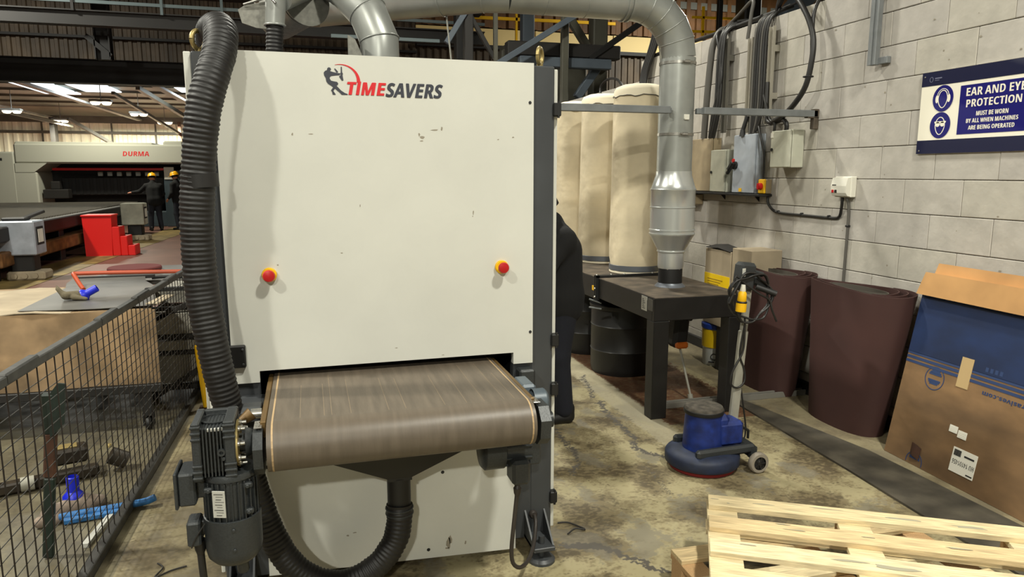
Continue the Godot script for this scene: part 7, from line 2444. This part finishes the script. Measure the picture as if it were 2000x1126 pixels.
func far_things() -> void:
	var b: B
	# laser cutting machine across the far bay
	var zf := -25.4
	var t := thing("laser_cutter", "long pale grey laser cutting machine with a wide dark opening and red lettering", "machine", Vector3(-8.0, 0, -26.5))
	b = nb()
	b.span(Vector3(-14.0, 0.0, zf - 1.8), Vector3(-8.62, 2.40, zf), 0.04)
	b.span(Vector3(-8.62, 2.05, zf - 1.8), Vector3(-3.72, 2.66, zf), 0.05)
	b.span(Vector3(-8.62, 2.6, zf - 1.4), Vector3(-4.75, 2.72, zf - 0.15), 0.03)
	b.span(Vector3(-4.45, 2.6, zf - 1.4), Vector3(-3.85, 2.78, zf - 0.15), 0.05)
	b.span(Vector3(-8.7, 0.0, zf - 1.8), Vector3(-8.05, 1.80, zf - 0.01), 0.04)
	b.prism(PackedVector2Array([Vector2(-8.62, 2.06), Vector2(-7.75, 2.06), Vector2(-8.12, 1.78), Vector2(-8.62, 1.78)]), 1.7, Transform3D(Basis(), Vector3(0, 0, zf - 1.7)))
	var lb := part(t, "gantry_cover", b, M.machine_far)
	b = nb()
	write(b, "DURMA", true, frame(Vector3(-5.22, 2.365, zf), Vector3.RIGHT, Vector3.UP), 0.76, 0.145, 0.12, 0.004)
	part(lb, "lettering", b, M.red_logo, "red lettering")
	b = nb()
	for k in 6:
		b.span(Vector3(-9.0 - 0.09 * k, 2.13, zf), Vector3(-8.94 - 0.09 * k, 2.21, zf + 0.004))
	part(lb, "lettering", b, M.ink)
	b = nb()
	b.span(Vector3(-8.1, 0.0, zf - 1.7), Vector3(-3.3, 2.1, zf - 1.4))
	b.span(Vector3(-7.6, 1.05, zf - 0.9), Vector3(-4.6, 1.62, zf - 0.7), 0.02)
	part(t, "opening", b, M.steel_black)
	b = nb()
	for k in 14:
		b.span(Vector3(-7.5 + 0.2 * k, 1.08, zf - 0.7), Vector3(-7.4 + 0.2 * k, 1.6, zf - 0.685), 0.004)
	part(t, "bellows", b, M.black)
	b = nb()
	b.span(Vector3(-7.75, 1.84, zf - 0.5), Vector3(-4.5, 1.92, zf - 0.42), 0.01)
	part(t, "red_strip", b, M.red_plastic)
	for k in 7:
		b = nb()
		b.span(Vector3(-6.6 + 0.28 * k, 1.66, zf - 1.0), Vector3(-6.45 + 0.28 * k, 1.80, zf - 0.92), 0.01)
		part(t, "lit_pane", b, M.plate_label)
	b = nb()
	b.span(Vector3(-4.55, 0.0, zf - 1.8), Vector3(-3.60, 1.62, zf - 0.4), 0.02)
	b.span(Vector3(-5.6, 0.0, zf - 1.2), Vector3(-3.3, 0.5, zf - 0.6), 0.02)
	part(t, "control_cabinet", b, M.machine_petrol)
	b = nb()
	b.span(Vector3(-4.52, 1.55, zf - 0.42), Vector3(-4.22, 1.95, zf - 0.36), 0.01)
	part(t, "notice", b, M.paper)
	b = nb()
	b.span(Vector3(-4.2, 1.4, zf - 0.8), Vector3(-3.7, 1.85, zf - 0.45), 0.01)
	part(t, "window", b, mat("window_olive", Color(0.16, 0.17, 0.05), 0.3))
	b = nb()
	b.span(Vector3(-8.0, 0.96, zf - 0.6), Vector3(-7.3, 1.25, zf - 0.2), 0.02)
	b.span(Vector3(-7.8, 1.25, zf - 0.6), Vector3(-7.55, 1.5, zf - 0.3), 0.02)
	part(t, "side_unit", b, M.steel_dark)
	# shuttle table with a spiked grate
	t = thing("shuttle_table", "long rusty-edged shuttle table with a grey slatted grate in front of the laser cutter", "table", Vector3(-7.0, 0, -18.5))
	b = nb()
	b.span(Vector3(-10.5, 0.64, -23.5), Vector3(-4.75, 0.84, -12.5), 0.01)
	b.span(Vector3(-4.9, 0.66, -23.48), Vector3(-4.70, 0.90, -12.47), 0.02)
	part(t, "frame", b, M.steel_dark)
	b = nb()
	b.span(Vector3(-10.2, 0.30, -21.0), Vector3(-4.80, 0.42, -12.9), 0.02)
	b.span(Vector3(-4.85, 0.26, -19.5), Vector3(-4.70, 0.50, -12.9), 0.02)
	part(t, "lower_rail", b, mat("rail_ochre", Color(0.55, 0.38, 0.20), 0.7, 0.0, noises["blot"], Vector3.ONE))
	b = nb()
	var z := -12.7
	while z > -23.3:
		b.span(Vector3(-10.3, 0.84, z - 0.012), Vector3(-4.85, 0.93, z + 0.012))
		z -= 0.16
	part(t, "grate", b, M.grating, "", "stuff")
	for zz in [-13.2, -20.3, -16.5]:
		b = nb()
		b.span(Vector3(-5.6, 0.0, zz - 0.15), Vector3(-4.9, 0.65, zz + 0.15), 0.01)
		part(t, "leg", b, M.steel_black)
	var k := 0
	for c in [Vector3(-4.60, 0, -13.55), Vector3(-4.42, 0, -20.75)]:
		t = thing("drive_unit", ["grey drive box with a framed panel, at the near end of the shuttle table", "grey drive box beside the red steps at the far end of the shuttle table"][k], "control box", c, "drive boxes of the shuttle table")
		b = nb()
		b.span(c + Vector3(-0.28, 0.42, -0.25), c + Vector3(0.26, 0.98, 0.25), 0.02)
		part(t, "box", b, M.enamel_blue if k == 0 else M.enamel)
		b = nb()
		b.span(c + Vector3(0.255, 0.58, -0.14), c + Vector3(0.27, 0.88, 0.17), 0.004)
		part(t, "panel_frame", b, M.ink)
		b = nb()
		b.span(c + Vector3(0.268, 0.62, -0.10), c + Vector3(0.276, 0.84, 0.13), 0.002)
		part(t, "panel", b, M.paper)
		b = nb()
		b.span(c + Vector3(-0.16, 0.14, -0.16), c + Vector3(0.18, 0.42, 0.16), 0.02)
		part(t, "pedestal", b, M.steel_black)
		b = nb()
		b.span(c + Vector3(-0.22, 0.0, -0.2), c + Vector3(0.34, 0.15, 0.22), 0.03)
		for s in [-0.1, 0.05, 0.2]:
			b.rod(c + Vector3(s, 0.08, 0.22), c + Vector3(s, 0.08, 0.25), 0.045, 12)
		part(t, "foot", b, M.card_light)
		if k == 0:
			b = nb()
			b.span(c + Vector3(-0.25, 0.98, -0.15), c + Vector3(0.1, 1.03, 0.1), 0.015)
			b.bar(c + Vector3(0.0, 1.0, -0.1), c + Vector3(0.25, 1.12, -0.3), 0.12, 0.05, Vector3.UP, 0.01)
			part(t, "bracket", b, M.steel_dark)
		k += 1
	# red plastic steps
	t = thing("step_block", "bright red plastic steps standing by the shuttle table", "steps", Vector3(-4.30, 0, -17.1))
	b = nb()
	b.prism(PackedVector2Array([Vector2(-4.60, 0.0), Vector2(-4.09, 0.0), Vector2(-4.06, 0.86), Vector2(-4.62, 0.86)]), 0.5, Transform3D(Basis(), Vector3(0, 0, -17.4)))
	b.span(Vector3(-4.64, 0.84, -17.42), Vector3(-4.04, 0.88, -16.87), 0.015)
	part(t, "body", b, M.red_plastic)
	for s in [[0.62, 0.0, 0.16], [0.42, 0.16, 0.30], [0.22, 0.30, 0.44]]:
		b = nb()
		b.span(Vector3(-4.085 + s[1], 0.0, -17.38), Vector3(-4.087 + s[2], s[0], -16.905), 0.012)
		part(t, "step", b, M.red_plastic)

func limb(a: Vector3, b_: Vector3, ra: float, rb: float) -> Array:
	return [a, b_, ra, rb]

func person_body(label: String, at: Vector3, face: float, cell: float, pose: Dictionary, helmet: bool) -> Node3D:
	# joints in the person's own axes: x forward, y up, z to the person's right; face turns them about y
	var t := thing("person", label, "person", at, "", "", face)
	here = Transform3D()
	var hip: Vector3 = pose.hip
	var chest: Vector3 = pose.chest
	var neck: Vector3 = pose.neck
	var head: Vector3 = pose.head
	var look: Vector3 = pose.look
	var side := Vector3(0, 0, 1)
	var skin := []
	var coat := []
	var legs := []
	var boot := []
	skin.append(limb(hip, chest, 0.12, 0.13))
	skin.append(limb(chest, neck, 0.11, 0.055))
	skin.append(limb(neck, head, 0.052, 0.05))
	coat.append([hip + Vector3(0, 0.02, 0) - side * 0.06, chest - side * 0.07, 0.145, 0.15])
	coat.append([hip + Vector3(0, 0.02, 0) + side * 0.06, chest + side * 0.07, 0.145, 0.15])
	coat.append(limb(hip - Vector3(0, 0.06, 0) - side * 0.06, hip - side * 0.06, 0.15, 0.15))
	coat.append(limb(hip - Vector3(0, 0.06, 0) + side * 0.06, hip + side * 0.06, 0.15, 0.15))
	coat.append(limb(chest, neck - Vector3(0, 0.03, 0), 0.14, 0.075))
	coat.append(limb(neck - Vector3(0, 0.02, 0), neck + (head - neck) * 0.15, 0.072, 0.07))
	for s in [-1.0, 1.0]:
		var sh: Vector3 = chest.lerp(neck, 0.55) + side * 0.185 * s - Vector3(0, 0.02, 0)
		var el: Vector3 = pose.elbow_l if s < 0 else pose.elbow_r
		var ha: Vector3 = pose.hand_l if s < 0 else pose.hand_r
		coat.append(limb(chest.lerp(neck, 0.5) + side * 0.08 * s, sh, 0.10, 0.082))
		coat.append(limb(sh, el, 0.078, 0.06))
		coat.append(limb(el, el.lerp(ha, 0.92), 0.06, 0.047))
		skin.append(limb(chest.lerp(neck, 0.5), sh, 0.08, 0.055))
		skin.append(limb(sh, el, 0.05, 0.04))
		skin.append(limb(el, ha, 0.04, 0.028))
		var f := (ha - el).normalized()
		var across := f.cross(Vector3.UP)
		if across.length() < 0.1: across = f.cross(Vector3.RIGHT)
		across = across.normalized()
		var pd := across.cross(f).normalized()
		skin.append([ha, ha + f * 0.075, 0.026, 0.03])
		for k in 4:
			var o := across * (k - 1.5) * 0.019
			var q: Vector3 = ha + f * 0.08 + o
			var ln: float = [0.036, 0.043, 0.04, 0.032][k]
			skin.append([q, q + f * ln, 0.0095, 0.009])
			skin.append([q + f * ln, q + f * ln * 1.6 - pd * ln * 0.6, 0.009, 0.008])
		skin.append([ha + f * 0.03 + across * 0.03 * s, ha + f * 0.075 + across * 0.055 * s, 0.012, 0.01])
		var hj: Vector3 = hip + side * 0.09 * s - Vector3(0, 0.03, 0)
		var kn: Vector3 = pose.knee_l if s < 0 else pose.knee_r
		var an: Vector3 = pose.ankle_l if s < 0 else pose.ankle_r
		legs.append(limb(hip + side * 0.05 * s, hj, 0.13, 0.118))
		legs.append(limb(hj, kn, 0.112, 0.08))
		legs.append(limb(kn, an + Vector3(0, 0.02, 0), 0.08, 0.068))
		skin.append(limb(hj, kn, 0.08, 0.055))
		skin.append(limb(kn, an, 0.05, 0.035))
		boot.append(limb(an + Vector3(-0.03, 0.02, 0), an + Vector3(-0.03, -0.035, 0), 0.05, 0.045))
		boot.append(limb(an + Vector3(-0.03, -0.04, 0), an + Vector3(0.15, -0.045, 0.02 * s), 0.042, 0.036))
	# head: skull, jaw, brow, nose, ears
	var upv := (head - neck).normalized()
	upv = (upv - look * upv.dot(look)).normalized()
	var hs := look.cross(upv).normalized()
	skin.append([head + upv * 0.055 - look * 0.015, head + upv * 0.055 + look * 0.01, 0.088, 0.082])
	skin.append([head - upv * 0.02 + look * 0.015, head - upv * 0.055 + look * 0.05, 0.068, 0.036])
	skin.append([head + upv * 0.022 + look * 0.085, head - upv * 0.008 + look * 0.105, 0.011, 0.014])
	skin.append([head + upv * 0.035 + look * 0.078 - hs * 0.03, head + upv * 0.035 + look * 0.078 + hs * 0.03, 0.014, 0.014])
	skin.append([head - upv * 0.035 + look * 0.083 - hs * 0.018, head - upv * 0.035 + look * 0.083 + hs * 0.018, 0.008, 0.008])
	for s in [-1.0, 1.0]:
		skin.append([head + upv * 0.02 + hs * 0.083 * s, head - upv * 0.015 + hs * 0.08 * s, 0.014, 0.01])
	part(t, "body", body(skin, cell * 0.8, 0.02), M.skin)
	part(t, "jacket", body(coat, cell, 0.04), M.jacket, "black jacket")
	part(t, "trousers", body(legs, cell, 0.03), M.trousers, "dark navy trousers")
	part(t, "boots", body(boot, cell * 0.8, 0.025), M.boots)
	var q := Transform3D(Basis(hs, upv, hs.cross(upv)), head + upv * 0.055)
	var b := nb()
	b.lathe([Vector2(0.094, -0.05), Vector2(0.097, -0.01), Vector2(0.09, 0.02), Vector2(0.06, 0.03)], 24, Transform3D(q.basis, q.origin - look * 0.012))
	part(t, "hair", b, M.hair)
	b = nb()
	if helmet:
		b.lathe([Vector2(0.125, 0.0), Vector2(0.128, 0.006), Vector2(0.118, 0.02), Vector2(0.115, 0.06), Vector2(0.095, 0.10), Vector2(0.05, 0.125), Vector2(0, 0.13)], 28, Transform3D(q.basis, q.origin - look * 0.005 + upv * 0.005), 0.95, 1.12)
		b.box(q.origin + look * 0.13 + upv * 0.008, Vector3(0.16, 0.008, 0.07), 0.003, q.basis)
		b.bar(q.origin - look * 0.09 + upv * 0.09, q.origin + look * 0.09 + upv * 0.09, 0.03, 0.09, upv, 0.01)
		part(t, "safety_helmet", b, M.helmet, "yellow safety helmet")
	else:
		b.lathe([Vector2(0.098, 0.0), Vector2(0.10, 0.03), Vector2(0.092, 0.065), Vector2(0.06, 0.09), Vector2(0, 0.095)], 28, Transform3D(q.basis, q.origin - look * 0.005))
		b.box(q.origin + look * 0.125 + upv * 0.008, Vector3(0.13, 0.008, 0.08), 0.004, q.basis)
		part(t, "cap", b, M.cap_navy, "navy peaked cap")
	return t

func people() -> void:
	# beside the machine, facing it and leaning in a little
	person_body("person in a black jacket and navy trousers leaning towards the sanding machine's side", Vector3(1.655, 0, -4.66), PI, 0.015, {
		"hip": Vector3(-0.02, 0.90, 0), "chest": Vector3(0.0, 1.22, 0), "neck": Vector3(0.03, 1.41, 0), "head": Vector3(0.085, 1.495, 0), "look": Vector3(0.85, -0.52, 0.0).normalized(),
		"elbow_l": Vector3(0.16, 1.13, -0.24), "hand_l": Vector3(0.40, 1.16, -0.16), "elbow_r": Vector3(0.15, 1.10, 0.25), "hand_r": Vector3(0.40, 1.12, 0.15),
		"knee_l": Vector3(0.02, 0.49, -0.11), "ankle_l": Vector3(-0.02, 0.085, -0.12), "knee_r": Vector3(0.03, 0.49, 0.11), "ankle_r": Vector3(-0.01, 0.085, 0.13)}, false)
	# two operators at the laser cutter
	person_body("person in dark clothes and yellow helmet reaching towards the laser cutter's table", Vector3(-4.55, 0, -24.1), PI * 0.5 + 0.35, 0.028, {
		"hip": Vector3(-0.02, 0.95, 0), "chest": Vector3(0.05, 1.27, 0), "neck": Vector3(0.1, 1.48, 0), "head": Vector3(0.14, 1.58, 0), "look": Vector3(0.95, -0.3, -0.1).normalized(),
		"elbow_l": Vector3(0.2, 1.2, -0.36), "hand_l": Vector3(0.34, 1.17, -0.55), "elbow_r": Vector3(0.1, 1.12, 0.27), "hand_r": Vector3(0.32, 1.05, 0.2),
		"knee_l": Vector3(0.04, 0.5, -0.12), "ankle_l": Vector3(-0.02, 0.085, -0.14), "knee_r": Vector3(0.05, 0.5, 0.11), "ankle_r": Vector3(0.0, 0.085, 0.14)}, true)
	person_body("person in dark clothes and yellow helmet standing by the petrol-blue cabinet, next to the hose", Vector3(-3.9, 0, -24.3), PI * 0.85, 0.028, {
		"hip": Vector3(0, 0.97, 0), "chest": Vector3(0.02, 1.30, 0), "neck": Vector3(0.05, 1.52, 0), "head": Vector3(0.08, 1.62, 0), "look": Vector3(0.97, -0.25, 0.0).normalized(),
		"elbow_l": Vector3(0.04, 1.14, -0.25), "hand_l": Vector3(0.2, 0.98, -0.2), "elbow_r": Vector3(0.04, 1.14, 0.25), "hand_r": Vector3(0.2, 0.98, 0.2),
		"knee_l": Vector3(0.03, 0.51, -0.11), "ankle_l": Vector3(-0.02, 0.085, -0.12), "knee_r": Vector3(0.03, 0.51, 0.11), "ankle_r": Vector3(0.0, 0.085, 0.13)}, true)
